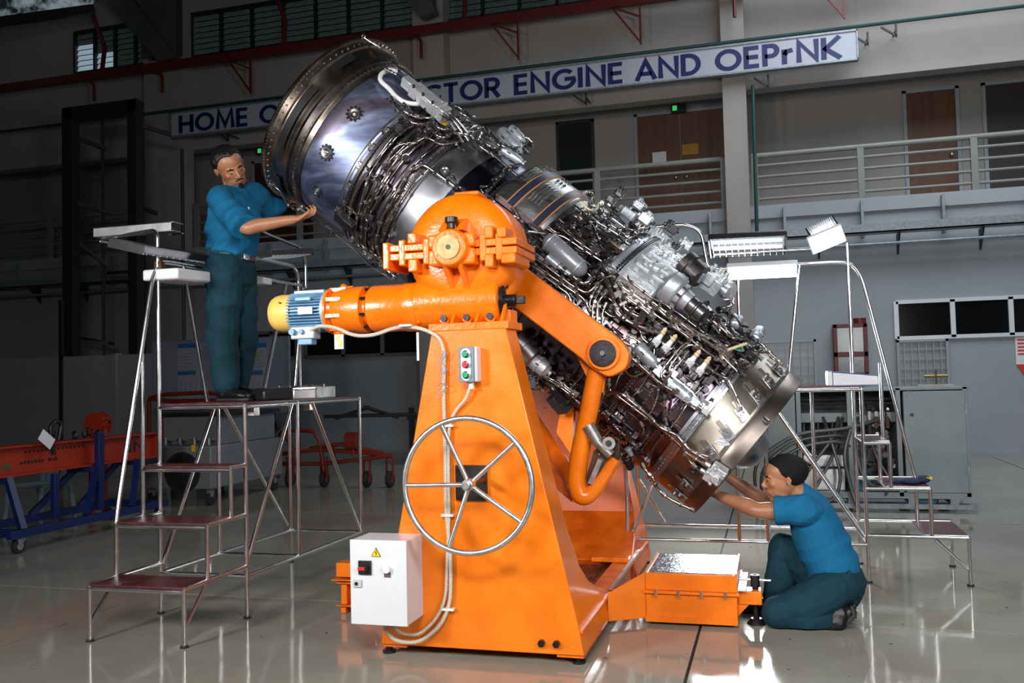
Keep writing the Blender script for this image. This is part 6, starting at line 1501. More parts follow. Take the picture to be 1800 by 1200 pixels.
# red lifting beam on a blue wheeled trestle, at the left edge
BX = -6.63
redor = mat('red_orange_beam_paint', (.40, .028, .006), .42, 0, .25, 4)
blp = mat('dark_blue_frame_paint', (.004, .016, .10), .45, 0, .2, 5)
t = thing('lifting_beam', 'long red orange lifting beam resting on the blue trestle at the left edge', 'beam', (BX, 7.5, .65))
MB().box((BX-.015, 5.2, .65), (BX+.015, 8.6, .91)).box((BX-.09, 5.2, .895), (BX+.09, 8.6, .915)).box((BX-.09, 5.2, .64), (BX+.09, 8.6, .66)).build('girder', redor, t, bevel=.003)
MB().box((BX-.09, 8.58, .64), (BX+.09, 8.6, .915)).build('end_plate', redor, t)
for k in range(15):
    q = atX(45+7.2*k, 790-.9*k, BX+.016); MB().cyl((BX+.015, q.y, .845), (BX+.02, q.y, .845), .012, n=10).build('hole', black, t)
mb = MB(); y0_ = atX(33, 810, BX).y
for k in range(11):
    if k != 7: mb.box((BX+.016, y0_+.042*k, .735), (BX+.019, y0_+.042*k+.024, .765 if k % 3 else .757))
mb.build('faded_stencil_marks', black, t, smooth=0, kind='stuff')
letters('IN', (BX+.018, atX(222, 800, BX).y, .72), (0, 1, 0), (0, 0, 1), .12, .3, .16, .002, black, t, 'lettering', True)
MB().box((BX+.015, atX(0, 815, BX).y, .7), (BX+.02, atX(17, 815, BX).y, .76)).build('data_plate', brass, t)
t2 = thing('wheeled_trestle', 'dark blue wheeled trestle carrying the red orange beam at the left edge', 'trestle', (BX, 7.4, 0))
for x in (BX-.32, BX+.32):
    MB().bar((x, 6.3, .17), (x, 8.4, .17), .06, .07).build('bottom_rail', blp, t2, bevel=.003)
for y in (6.42, 8.3):
    MB().bar((BX-.34, y, .17), (BX+.34, y, .17), .06, .07).build('cross_rail', blp, t2, bevel=.003)
for y, yy in ((6.5, 6.45), (7.5, 7.5), (8.2, 7.85)):
    for s in (-1, 1):
        MB().bar((BX+s*.32, yy if y != 7.5 else 7.2, .2), (BX+s*.11, y if y != 7.5 else 7.6, .64), .055, .055).build('leg', blp, t2)
    MB().bar((BX-.14, y, .615), (BX+.14, y, .615), .06, .05).build('saddle', blp, t2)
MB().box((BX+.095, 7.58, .2), (BX+.15, 7.66, .98)).build('stop_post', blp, t2, bevel=.003)
MB().box((BX+.10, 7.0, .2), (BX+.15, 7.06, .62)).build('post', blp, t2, bevel=.003)
for (x, y) in ((BX+.3, 6.42), (BX-.3, 6.42), (BX+.3, 8.3), (BX-.3, 8.3)):
    w_ = MB().cyl((x-.022, y, .065), (x+.022, y, .065), .065, n=22).build('castor_wheel', rubber, t2, bevel=.006)
    MB().cyl((x-.025, y, .065), (x+.025, y, .065), .035, n=18).build('wheel_hub', steel, w_)
    MB().prism([(x-.03, y-.04, .14), (x-.03, y+.06, .14), (x-.03, y+.012, .06), (x-.03, y-.012, .06)], (.005, 0, 0)).prism([(x+.025, y-.04, .14), (x+.025, y+.06, .14), (x+.025, y+.012, .06), (x+.025, y-.012, .06)], (.005, 0, 0)).box((x-.035, y-.05, .125), (x+.035, y+.06, .135)).build('castor_fork', galv, t2)
# things on the beam
q = atX(75, 760, BX); t = thing('hand_hook', 'black hook handle with a white tag hanging over the red orange beam', 'hook', (BX, q.y, .92))
MB().tube([(BX+.11, q.y+.02, .8), (BX+.11, q.y-.02, .95), (BX+.11, q.y-.02, 1.08), (BX+.11, q.y+.06, 1.12), (BX+.11, q.y+.12, 1.08), (BX+.11, q.y+.08, .93)], .02, 8, bend=.04).build('hook', black, t, smooth=60)
p_ = atX(82, 772, BX+.15); MB().obox(p_, ((0, .8, -.6), (0, .6, .8), (1, 0, 0)), (.09, .055, .002)).build('paper_tag', paper, t)
q = atX(120, 760, BX)
for k in range(10):
    c = V((BX+rnd.uniform(-.06, .06), q.y+rnd.uniform(-.3, .4), .94+rnd.uniform(0, .05))); a_ = rnd.uniform(0, 3)
    o = MB().tube([c+V((cos(s)*.03*cos(a_), cos(s)*.03*sin(a_), sin(s)*.035)) for s in [2*pi*i/10 for i in range(10)]], .009, 6, closed=True).build('shackle', m_fitd, None, smooth=60)
    tag(o, 'grey steel shackle in the small pile on top of the red orange beam', 'shackle', 'shackles on the beam')
q = atY(172, 745, 8.3); t = thing('cable_reel', 'small red orange reel with a crank standing behind the beam', 'reel', tuple(q))
MB().cyl(q-V((0, .06, 0)), q+V((0, .06, 0)), .1, n=24).cyl(q-V((0, .065, 0)), q-V((0, .06, 0)), .13, n=24).cyl(q+V((0, .06, 0)), q+V((0, .065, 0)), .13, n=24).build('spool', redor, t)
MB().tube([q, q+V((.12, -.07, .03)), q+V((.2, -.07, .06)), q+V((.2, -.12, .06))], .012, 8).build('crank', redor, t)
MB().box(q+V((-.1, -.03, -q.z+.0)), q+V((-.07, .03, -.05))).box(q+V((.07, -.03, -q.z)), q+V((.1, .03, -.05))).build('stand', redor, t)
# white plastic chair
q = atZ(58, 930, 0); cx, cy = q.x-.1, q.y+.2
t = thing('plastic_chair', 'pale blue plastic chair half hidden behind the blue trestle', 'chair', (cx, cy, 0))
pc = mat('pale_blue_plastic', (.30, .40, .47), .4)
MB().box((cx-.22, cy-.2, .42), (cx+.22, cy+.22, .44)).build('seat', pc, t, bevel=.01)
for i in (-1, 1):
    for j in (-1, 1): MB().tube([(cx+.2*i, cy+.2*j, .42), (cx+.23*i, cy+.24*j, 0)], [.03, .02], 8).build('leg', pc, t)
for k in range(5): MB().bar((cx-.16+.08*k, cy+.2, .44), (cx-.16+.08*k, cy+.3, .82), .05, .012, up=(0, 1, 0)).build('back_slat', pc, t)
MB().bar((cx-.22, cy+.3, .83), (cx+.22, cy+.3, .83), .02, .06).build('top_rail', pc, t, bevel=.008)
# red tubular trolley behind the wash machine (carrying ring frame)
def ptube(runs, r, name_, m_, parent, n=8, bend=.05):
    mb = MB()
    for pts in runs: mb.tube(pts, r, n, bend=bend)
    return mb.build(name_, m_, parent, smooth=60)
redp = mat('dull_red_trolley_paint', (.22, .022, .006), .45, 0, .25, 5)
YT = 11.2
def y_(x, y, Y=YT): return atY(x, y, Y)
t = thing('ring_frame_trolley', 'dull orange tubular trolley left of the display board', 'trolley', (y_(265, 860).x, YT, 0))
ptube([[y_(262, 870), y_(262, 700), y_(290, 693), y_(360, 690), y_(400, 694), y_(415, 705)], [y_(262, 700), y_(300, 705), y_(380, 704), y_(410, 697)], [y_(272, 830), y_(285, 760), y_(278, 700)]], .03, 'tube_frame', redp, t)
for x in (256, 276): MB().cyl(y_(x, 862)-V((.02, 0, 0)), y_(x, 862)+V((.02, 0, 0)), .07, n=14).build('wheel', rubber, t)
YT = 12.3
t = thing('tow_trolley', 'low dull orange tubular trolley with wheels between the left stand and the handwheel', 'trolley', (y_(600, 830).x, YT, 0))
ptube([[y_(488, 840), y_(492, 760), y_(505, 756), y_(550, 757), y_(562, 775), y_(570, 830)], [y_(475, 800), y_(560, 790), y_(640, 795), y_(690, 802)], [y_(475, 815), y_(570, 815), y_(690, 800)], [y_(500, 760), y_(520, 800), y_(505, 845)], [y_(545, 788), y_(600, 780), y_(640, 790), y_(672, 796)], [y_(525, 765), y_(526, 820)], [y_(620, 765), y_(622, 800)], [y_(580, 775), y_(590, 812)]], .028, 'tube_frame', redp, t)
MB().cyl(y_(620, 775)-V((.08, 0, 0)), y_(620, 775)+V((.08, 0, 0)), .12, n=16).build('winch_drum', redp, t)
MB().cyl(y_(479, 748)-V((0, .05, 0)), y_(479, 748)+V((0, .05, 0)), .1, n=16).build('dark_pulley', blackp, t)
for x, y in ((645, 828), (685, 818), (510, 840), (570, 838)):
    q = y_(x, y); q.z = .11; w_ = MB().cyl(q-V((.03, 0, 0)), q+V((.03, 0, 0)), .11, n=20).build('wheel', rubber, t, bevel=.01); MB().cyl(q-V((.035, 0, 0)), q+V((.035, 0, 0)), .05, n=14).build('hub', redp, w_)
    MB().box(q+V((-.05, -.03, .02)), q+V((-.04, .03, .3))).box(q+V((.04, -.03, .02)), q+V((.05, .03, .3))).build('fork', redp, t)
# black steel rack
YT = 14.2
t = thing('steel_rack', 'black steel rack standing by the wall behind the orange stand tower', 'rack', (y_(650, 830).x, YT, 0))
a = y_(572, 740); b = y_(732, 712)
for dy in (0, .7):
    for px in (575, 598, 650, 688, 710, 730): q = y_(px, 800); MB().box((q.x-.04, YT+dy, 0), (q.x+.04, YT+dy+.06, b.z-.12)).build('post', blackp, t, smooth=0)
MB().box((a.x-.05, YT-.02, b.z-.32), (b.x+.05, YT+.8, b.z-.24)).build('lower_shelf', blackp, t)
MB().box((a.x+.2, YT-.02, b.z-.06), (b.x-.1, YT+.8, b.z)).build('top_shelf', blackp, t)
ptube([[y_(590, 735), y_(650, 715)], [y_(640, 715), y_(700, 733)], [y_(570, 732), y_(732, 728)]], .025, 'lattice', blackp, t)
# grey test cabinet on the right with an open hose bay
CY = 9.75
t = thing('test_cabinet', 'large grey hydraulic test cabinet with an open bay full of hoses', 'cabinet', (.9, CY, 0))
xL, xa, xm, xb, xR = -.09, .25, .74, 1.2, 1.83; zt_ = 1.22; zb_ = .14
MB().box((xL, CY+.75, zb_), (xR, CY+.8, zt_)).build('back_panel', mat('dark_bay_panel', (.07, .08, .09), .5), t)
MB().box((xL-.02, CY, zt_-.03), (xR+.02, CY+.8, zt_)).build('top_panel', grey_paint, t, bevel=.006)
MB().box((xL, CY, zb_-.02), (xR, CY+.8, zb_+.04)).build('floor_panel', grey_paint, t)
for x in (xL, xa-.02, xm-.02, xb-.02, xR-.04): MB().box((x, CY, zb_), (x+.045, CY+.06, zt_)).build('frame_post', grey_paint, t, bevel=.003)
for x in (xL, xR-.01, xa, xb): MB().box((x, CY+.01, zb_), (x+.01, CY+.78, zt_)).build('partition_panel', grey_paint, t)
d_ = MB().box((xb+.045, CY-.025, zb_+.04), (xR-.02, CY-.002, zt_-.04)).build('cabinet_door', grey_paint, t, bevel=.008)
for z in (.35, .95): MB().box((xR-.03, CY-.035, z), (xR-.01, CY-.02, z+.1)).build('hinge', galv, d_)
MB().cyl((xb+.12, CY-.025, .95), (xb+.12, CY-.045, .95), .018, n=12).build('lock', chrome, d_)
sm_ = mat('pale_rub_mark', (.36, .41, .42), .5)
for (px, py, rx, rz) in ((1602, 700, .035, .07), (1604, 740, .04, .08), (1597, 693, .03, .03)):
    q = atY(px, py, CY-.026); MB().tube([q+V((rx*cos(s), 0, rz*sin(s))) for s in [2*pi*k/20 for k in range(20)]], .004, 6, closed=True).build('rub_mark', sm_, d_)
MB().box((xL+.03, CY-.02, zb_+.04), (xa-.03, CY-.002, zt_-.04)).build('cabinet_door', grey_paint, t, bevel=.006)
MB().box((xa, CY+.2, .87), (xb, CY+.28, .97)).build('hose_manifold', grey_paint, t, bevel=.004)
MB().cyl((xa, CY+.25, 1.1), (xb, CY+.25, 1.1), .018, n=8).cyl((xa, CY+.2, 1.06), (xb, CY+.2, 1.06), .014, n=8).build('manifold_pipe', m_gun, t)
rb_ = random.Random(5)
MB().box((xa+.03, CY+.1, zb_+.04), (xm-.05, CY+.6, .55)).build('steel_tank', steel_b, t, bevel=.01)
MB().tube([(xa+.02, CY+.06, .5), (xa+.12, CY+.05, .42), (xm-.06, CY+.05, .42)], .012, 8, bend=.03).build('tank_pipe', m_gun, t)
hose = mat('braided_grey_hose', (.16, .165, .17), .4, .5, .3, 60)
def hs(pts, r=.017): return MB().tube([V(p) for p in pts], r, 8, bend=.18, bn=6).build('hose', hose, t, smooth=60)
hs([(xL-.1, CY-.15, .05), (xL-.12, CY-.2, .5), (xL+.3, CY-.1, .78), (xm, CY-.03, .82), (xb-.1, CY+.1, .93)])
hs([(xL-.05, CY-.12, .03), (xL-.05, CY-.2, .45), (xL+.3, CY-.1, .72), (xm-.1, CY-.04, .76), (xm-.02, CY+.05, .7)])
hs([(xL+.02, CY-.1, .03), (xL-.0, CY-.16, .4), (xL+.35, CY-.1, .66), (xm-.1, CY-.05, .7), (xm+.05, CY+.05, .6)])
hs([(xa+.25, CY+.2, .92), (xa+.28, CY-.03, .8), (xm-.1, CY-.08, .35), (xm-.16, CY-.06, .1), (xa, CY-.08, .03)])
hs([(xa+.4, CY+.2, .92), (xa+.35, CY-.03, .75), (xa+.1, CY-.08, .45), (xa-.1, CY-.1, .1)])
hs([(xm-.05, CY+.2, .92), (xm-.14, CY-.02, .6), (xa+.15, CY-.1, .25), (xa, CY-.12, .03)])
hs([(xm+.1, CY+.2, .92), (xm+.03, CY-.05, .7), (xm+.1, CY-.08, .3), (xm+.3, CY-.05, .2), (xb-.05, CY+.1, .5)])
hs([(xm+.0, CY-.02, .8), (xm-.08, CY-.08, .55), (xm-.0, CY-.1, .15), (xm+.05, CY-.15, .03)], .02)
hs([(xm+.2, CY+.2, .92), (xm+.2, CY-.02, .6), (xb-.1, CY-.06, .3), (xb-.15, CY, .15)], .015)
for k in range(6): hs([(xa+.06+.07*k, CY+.22, .9), (xa+.05+.07*k, CY+.15, .75), (xa+.09+.06*k, CY+.25, .6)], .011)
mb = MB(); mbd = MB()
for k in range(70):
    c = V((rb_.uniform(xm+.05, xb-.05), CY+rb_.uniform(.12, .35), rb_.uniform(.4, 1.05))); b_ = mb if k % 2 else mbd
    r_ = rb_.uniform(.008, .022); d__ = rb_.choice((V((1, 0, 0)), V((0, 0, 1)), V((0, 1, 0)))); b_.cyl(c-d__*.03, c+d__*.03, r_, n=8); b_.cyl(c-d__*.006, c+d__*.006, r_*1.5, n=6)
mb.build('valve_fittings', m_fit, t, kind='stuff'); mbd.build('valve_fittings', m_fitd, t, kind='stuff')
for px in (1540, 1560): q = atY(px, 742, CY+.1); MB().box((q.x-.015, CY+.1, q.z-.06), (q.x+.015, CY+.12, q.z+.06)).build('rusty_lever', mat('rusty_clamp', (0, 0, 0)), t)
for k in range(3): q = atY(1528+12*k, 728, CY+.12); MB().cyl(q-V((0, 0, .06)), q+V((0, 0, .03)), .016, n=10).build('sight_glass', white_pl, t)
mb = MB().box((xL-.05, CY-.02, .02), (xR+.06, CY+.06, .07)).box((xL-.05, CY+.7, .02), (xR+.06, CY+.78, .07))
for x in (xL+.2, xm, xb+.1, xR-.15): mb.box((x-.04, CY, .07), (x+.04, CY+.75, zb_-.02))
mb.build('skid_frame', galv, t)
tq = mat('teal_motor_paint', (.01, .14, .2), .4)
for x in (xm+.1, xb+.25): MB().lathe([(0, 0), (0, .09), (.03, .11), (.3, .11), (.33, .08), (.33, 0)], (x, CY+.1, .27 if x < xb else .12), (0, 1, 0), 20).build('teal_pump_motor', tq, t)
q = atY(1645, 668, CY+.3); zq = 1.221
t = thing('marking_gauge', 'small cross shaped tool on a flat bar on top of the grey cabinet', 'tool', (q.x, CY+.3, zq))
MB().box((q.x-.18, CY+.26, zq), (q.x+.16, CY+.3, zq+.02)).build('flat_bar', mat('ivory_bar', (.5, .46, .38), .5), t, bevel=.002)
MB().box((q.x-.008, CY+.27, zq+.02), (q.x+.008, CY+.29, zq+.17)).build('upright', blackp, t); MB().cyl((q.x-.11, CY+.28, zq+.1), (q.x+.11, CY+.28, zq+.1), .017, n=10).build('cross_bar', brass, t)
# red fire cabinet on the wall
a = atY(1463, 571, WY-.1); b = atY(1526, 655, WY-.1)
t = thing('fire_cabinet', 'dark red fire hose cabinet with a glass front on the rear wall', 'cabinet', ((a.x+b.x)/2, WY, b.z))
fr = MB(); x0, x1, z0, z1 = a.x, b.x, b.z-.05, a.z; zm = z0+(z1-z0)*.42
fr.box((x0, WY-.25, z0), (x0+.06, WY-.02, z1)).box((x1-.06, WY-.25, z0), (x1, WY-.02, z1)).box((x0, WY-.25, z1-.06), (x1, WY-.02, z1)).box((x0, WY-.25, z0), (x1, WY-.02, z0+.06)).box((x0, WY-.25, zm-.04), (x1, WY-.02, zm+.04))
fr.build('case', red_paint, t, bevel=.004)
MB().box((x0+.06, WY-.21, zm+.04), (x1-.06, WY-.2, z1-.06)).build('upper_pane', mat('dim_grey_pane', (.11, .11, .11), .2), t)
MB().box((x0+.06, WY-.21, z0+.06), (x1-.06, WY-.2, zm-.04)).build('lower_pane', mat('dark_slotted_pane', (.03, .03, .035), .2), t)
for k in range(6): MB().box((x0+.2+.04*k, WY-.215, z0+.15), (x0+.215+.04*k, WY-.21, zm-.1)).build('slot', galv, t, smooth=0)
MB().cyl((x1-.1, WY-.14, z1), (x1-.1, WY-.14, z1+.09), .1, n=16).build('bell', red_paint, t)
# ================================================================= PEOPLE
from mathutils import noise as NZ
IR, IU, IT = CR.copy(), -CD, -CF        # picture right, up and towards-viewer directions as world vectors
def loft(mb, rs, n=16, balls=(1, 1)):
    """rs: (centre, side vector, half width along side, half depth)"""
    out = []
    for i, (c, sd, a, b) in enumerate(rs):
        c = V(c); t = (V(rs[min(i+1, len(rs)-1)][0])-V(rs[max(i-1, 0)][0])).normalized()
        s = V(sd); s = (s-t*s.dot(t)).normalized(); d = t.cross(s)
        out.append([c+s*a*cos(2*pi*k/n)+d*b*sin(2*pi*k/n) for k in range(n)])
    # rounded ends
    mb.rings(out, False, True)
    for e, f in ((0, balls[0]), (-1, balls[1])):
        if f: mb.ball(rs[e][0], min(rs[e][2], rs[e][3])*.95, 12, 8)
    return mb
def chain(mb, pts, rad, n=14, sub=5):
    """smooth tapered limb through points"""
    P_ = [V(p) for p in pts]; out = []; R_ = []
    m = len(P_)
    for i in range(m-1):
        p0, p1, p2, p3 = P_[max(i-1, 0)], P_[i], P_[i+1], P_[min(i+2, m-1)]
        for k in range(sub):
            t = k/sub; out.append(.5*((2*p1)+(p2-p0)*t+(2*p0-5*p1+4*p2-p3)*t*t+(3*p1-p0-3*p2+p3)*t**3)); R_.append(rad[i]*(1-t)+rad[i+1]*t)
    out.append(P_[-1]); R_.append(rad[-1])
    mb.tube(out, R_, n); mb.ball(out[0], R_[0]*.99, 12, 8); mb.ball(out[-1], R_[-1]*.99, 12, 8)
    return mb
TMP = bpy.data.scenes.new('workbench')
def skinify(mb, name, m, parent, voxel=.006, it=4, disp=None, label=None):
    me = mb.mesh(name, m, smooth=0)
    o = bpy.data.objects.new(name, me); TMP.collection.objects.link(o)
    r = o.modifiers.new('r', 'REMESH'); r.mode = 'VOXEL'; r.voxel_size = voxel; r.use_smooth_shade = True
    s = o.modifiers.new('s', 'SMOOTH'); s.factor = .5; s.iterations = it
    vl = TMP.view_layers[0]; vl.update(); dg = vl.depsgraph; m2 = bpy.data.meshes.new_from_object(o.evaluated_get(dg))
    off = parent.location if parent.parent is None else parent.location
    off = V((0, 0, 0)); q = parent
    while q is not None: off += q.location; q = q.parent
    nv = len(m2.vertices); co = [0.]*(3*nv); m2.vertices.foreach_get('co', co)
    if disp:
        no = [0.]*(3*nv); m2.vertices.foreach_get('normal', no)
        for i in range(0, 3*nv, 3):
            d_ = disp(V(co[i:i+3])); co[i] += no[i]*d_; co[i+1] += no[i+1]*d_; co[i+2] += no[i+2]*d_
    for i in range(0, 3*nv, 3): co[i] -= off.x; co[i+1] -= off.y; co[i+2] -= off.z
    m2.vertices.foreach_set('co', co); m2.update()
    for p in m2.polygons: p.use_smooth = True
    m2.materials.clear(); m2.materials.append(m)
    TMP.collection.objects.unlink(o); COL.objects.link(o)
    o.modifiers.clear(); o.data = m2; o.parent = parent; m2.name = name
    if label: o['label'] = label
    return o
def hand(mb, w_, d, pn, s, curl=(.35, .5, .4), k=1., spread=.12, thumb=.6):
    """wrist point, hand direction, palm normal, thumb side (+1/-1 along d x pn)"""
    w_, d = V(w_), V(d).normalized(); pn = V(pn); pn = (pn-d*pn.dot(d)).normalized(); sd = d.cross(pn).normalized()*s
    loft(mb, [(w_, sd, .028*k, .021*k), (w_+d*.03*k, sd, .035*k, .019*k), (w_+d*.065*k, sd, .041*k, .016*k), (w_+d*.092*k, sd, .040*k, .013*k)], 12)
    L4 = ((.040, .027, .020), (.045, .030, .022), (.041, .028, .021), (.032, .021, .018))
    for i in range(4):
        o = .030-.0200*i; b = w_+d*.086*k+sd*o*k; dir_ = (d+sd*spread*(1.5-i)*.6).normalized(); pts = [w_+d*.055*k+sd*o*k*.9, b]; rr_ = [.0085*k, .0092*k]; ang = 0
        for j in range(3):
            ang += curl[j]*(1+.12*i); pts.append(pts[-1]+(dir_*cos(ang)+pn*sin(ang))*L4[i][j]*k); rr_.append((.0085, .0078, .0066)[j]*k)
        mb.tube(pts, rr_, 8); mb.ball(pts[-1], rr_[-1]*1.02, 8, 6)
        for q, r_ in zip(pts[1:-1], rr_[1:-1]): mb.ball(q, r_*1.05, 8, 6)
    t0 = w_+d*.02*k+sd*.022*k; tdir = (d*.62+sd*.7+pn*thumb*.5).normalized(); t1 = t0+tdir*.04*k; t2 = t1+(tdir+d*.4+pn*.25*thumb).normalized()*.034*k; t3 = t2+(tdir*.6+d*.8+pn*.4*thumb-sd*.3).normalized()*.026*k
    mb.tube([t0, t1, t2, t3], [.015*k, .012*k, .0105*k, .008*k], 8)
    for q, r_ in ((t1, .012), (t2, .0105), (t3, .0082)): mb.ball(q, r_*k, 8, 6)
def head(mb, c, F, U, h):
    F = V(F).normalized(); U = V(U); U = (U-F*U.dot(F)).normalized(); S = F.cross(U).normalized(); A = (S, F, U)
    q = lambda s, f, u: c+(S*s+F*f+U*u)*h
    B = lambda s, f, u, a, b, e, n=20, m=14: mb.ball(q(s, f, u), h, n, m, A, (a, b, e))
    B(0, -.04, .16, .335, .43, .34, 28, 20); B(0, .08, -.04, .29, .34, .36); B(0, .14, -.22, .245, .25, .24)
    B(0, .27, -.40, .115, .095, .085); B(.12, .14, -.33, .12, .16, .10); B(-.12, .14, -.33, .12, .16, .10)
    B(0, .33, .085, .21, .075, .05); B(.165, .27, -.07, .09, .09, .08); B(-.165, .27, -.07, .09, .09, .08)
    mb.tube([q(0, .375, .06), q(0, .425, -.03), q(0, .475, -.105)], [.026*h, .032*h, .046*h], 10); B(0, .455, -.12, .05, .055, .04); B(.045, .42, -.135, .032, .04, .028); B(-.045, .42, -.135, .032, .04, .028)
    B(0, .375, -.225, .095, .055, .024); B(0, .37, -.268, .08, .052, .027); B(0, .33, -.24, .15, .08, .09)
    for s in (-1, 1):
        B(.085*s+.03*s, .335, .0, .05, .045, .03)                                   # lids
        for (ff, uu, a) in ((.0, .0, 1), ):
            mb.tube([q(.325*s, .03, .05), q(.36*s, -.02, .075), q(.365*s, -.06, .03), q(.35*s, -.05, -.05), q(.33*s, .0, -.10)], [.016*h, .02*h, .021*h, .019*h, .02*h], 8)
        B(.335*s, -.005, -.01, .018, .045, .075, 10, 8)
    return q, A
def hair(mb, q, A, h, sc=1.07, thr=None, seed=0, amp=.012):
    n, m = 72, 44; S, F, U = A; c = q(0, -.04, .16); rs = []
    for i in range(m+1):
        t = pi*(i+.02)/(m+.04); ring_ = []
        for k in range(n):
            a = 2*pi*k/n; s, f, u = sin(t)*cos(a), sin(t)*sin(a), cos(t)
            th_ = thr(s, f); e = (u-th_)/.16; e = max(0, min(1, e)); e = e*e*(3-2*e)
            nz = NZ.noise(V((s*14, f*3, u*7))+V((seed, 0, 0)))*amp*2
            top = sc-.035*max(0, f)
            R_ = (.93+(top-.93)*e+nz*e)
            ring_.append(c+(S*s*.335+F*f*.43+U*u*.345)*h*R_)
        rs.append(ring_)
    mb.rings(rs, False, True)
skin_m = mat('warm_brown_skin', (.38, .165, .085), .42, 0, .12, 9, (.33, .14, .07), .06, 140, .06)
skin_m.node_tree.nodes['Principled BSDF'].inputs['Subsurface Weight'].default_value = .08
skin_m.node_tree.nodes['Principled BSDF'].inputs['Subsurface Radius'].default_value = (.02, .008, .004)
hair_m = mat('black_hair', (.008, .007, .008), .32, 0, 0, 8, None, .5, 90, stretch=(3, 1, 1))
hair_m2 = mat('black_cropped_hair', (.006, .0055, .006), .6, 0, 0, 8, None, .8, 160, spec=.2)
shirt_m = mat('teal_blue_shirt', (.006, .115, .235), .85, 0, .1, 5, (.005, .10, .21), .12, 260, spec=.2)
pants_m = mat('dark_teal_trousers', (.009, .040, .056), .8, 0, .15, 5, (.007, .032, .046), .12, 240, spec=.15)
shoe_m = mat('black_leather', (.006, .006, .007), .4, 0, .2, 12, None, .15, 60, spec=.4)
sole_m = mat('black_sole', (.012, .012, .012), .6)
belt_m = mat('brown_belt', (.11, .04, .02), .45, 0, .2, 20)
eye_m = mat('eye_white', (.6, .55, .5), .25); iris_m = mat('dark_iris', (.01, .007, .006), .15)
def folds(axis, freq, amp, seed=0):
    ax = V(axis).normalized()
    def f(p):
        # long creases: noise sampled in a stretched space, ridged
        q = V(p); al = q.dot(ax); q2 = (q-ax*al)*freq*.42+ax*al*freq
        n_ = NZ.noise(q2+V((seed, seed*2, 0))); m_ = NZ.noise(q*3.1+V((0, seed, 3)))
        w__ = NZ.noise(q2*1.9+V((seed*3, 1, 2)))
        return ((1-abs(n_)*2.2)*amp+w__*amp*.4)*(.45+.9*max(0, m_+.35))
    return f
# ---------------------------------------------------------------- the standing worker
Yb = 5.40
def j(x, y, Y=Yb): return atY(x, y, Y)
LAT = V((0, -1, 0))
w1 = thing('person', 'standing man in blue t-shirt reaching to the upper rim of the engine', 'person', (j(408, 700).x, Yb, 1.304), 'workers')
b = MB()
pel = j(407, 462); chest = j(414, 385); neck = j(409, 338)
loft(b, [(j(405, 485), LAT, .150, .115), (j(407, 455), LAT, .145, .11), (j(411, 420), LAT, .155, .12), (j(414, 385), LAT, .175, .125), (j(413, 355), LAT, .18, .11), (j(411, 343), LAT, .12, .08)])
chain(b, [j(411, 345), j(409, 326), j(406, 310)], [.075, .060, .062])
hc1 = j(404, 294, 5.34); hh = .285
F1 = IR*.62-IU*.40+IT*.68; U1 = IU*.88-IR*.36+IT*.28
q1, A1 = head(b, hc1, F1, U1, hh)
sn = j(387, 352, 5.20); el = j(431, 400, 5.06); wr = j(516, 386, 5.16)
chain(b, [j(400, 348, 5.3), sn, sn.lerp(el, .5), el, el.lerp(wr, .3), wr], [.06, .062, .053, .043, .046, .028])
hand(b, wr, j(550, 376, 5.26)-wr, IU*.9+IT*.3, 1, (.15, .75, .7), 1.05, .05, .9)
sf = j(450, 345, 5.60); ef_ = j(474, 372, 5.80); wf = j(507, 352, 5.86)
chain(b, [j(425, 345, 5.5), sf, sf.lerp(ef_, .5), ef_, wf], [.06, .06, .052, .043, .028])
hand(b, wf, V((.8, .1, .5)), V((.3, .8, -.2)), -1, (.4, .5, .4), 1.05)
# legs
hn, kn, an = j(394, 480, 5.29), j(391, 585, 5.27), j(398, 678, 5.27)
hf, kf, af = j(421, 480, 5.50), j(430, 580, 5.50), j(419, 672, 5.50)
for (H_1, K_1, A_1) in ((hn, kn, an), (hf, kf, af)):
    chain(b, [H_1, H_1.lerp(K_1, .5), K_1, K_1.lerp(A_1, .35), A_1], [.085, .075, .058, .056, .042])
    A_1 = V((A_1.x, A_1.y, 1.34)); chain(b, [A_1, A_1+V((.1, 0, -.008))], [.04, .03])
skinify(b, 'body', skin_m, w1, .0055, 3)
# t-shirt
b = MB()
loft(b, [(j(409, 444), LAT, .176, .150), (j(411, 434), LAT, .178, .150), (j(412, 415), LAT, .19, .158), (j(415, 388), LAT, .205, .155), (j(414, 362), LAT, .20, .138), (j(412, 346), LAT, .155, .105), (j(411, 340), LAT, .11, .085)], 24, (0, 1))
se = sn.lerp(el, .9)
chain(b, [j(404, 352, 5.32), sn, sn.lerp(el, .45)], [.085, .088, .084]); b.tube([sn.lerp(el, .2), sn.lerp(el, .6), se, sn.lerp(el, 1.0)], [.080, .084, .088, .090], 18)
sfe = sf.lerp(ef_, .8); chain(b, [j(428, 350, 5.48), sf, sf.lerp(ef_, .5), sfe, sfe.lerp(wf, .55)], [.085, .085, .078, .075, .062])
fn = folds((.6, .1, -.8), 11, .017, 3)
skinify(b, 'shirt', shirt_m, w1, .0065, 4, lambda p: fn(p), None)
# crew collar, placket button and chest mark
MB().tube([j(411, 339, Yb)+(V((1, 0, 0))*cos(s)*.075+V((0, 1, 0))*sin(s)*.085)+V((.015, 0, .004-.02*cos(s))) for s in [2*pi*k/28 for k in range(28)]], .009, 8, closed=True).build('collar', shirt_m, w1, smooth=60)
c = j(437, 366, 5.22); MB().ball(c, .012, 8, 6, None, (.6, .5, 1)).build('chest_mark', mat('chest_mark_white', (.55, .6, .65), .5), w1)
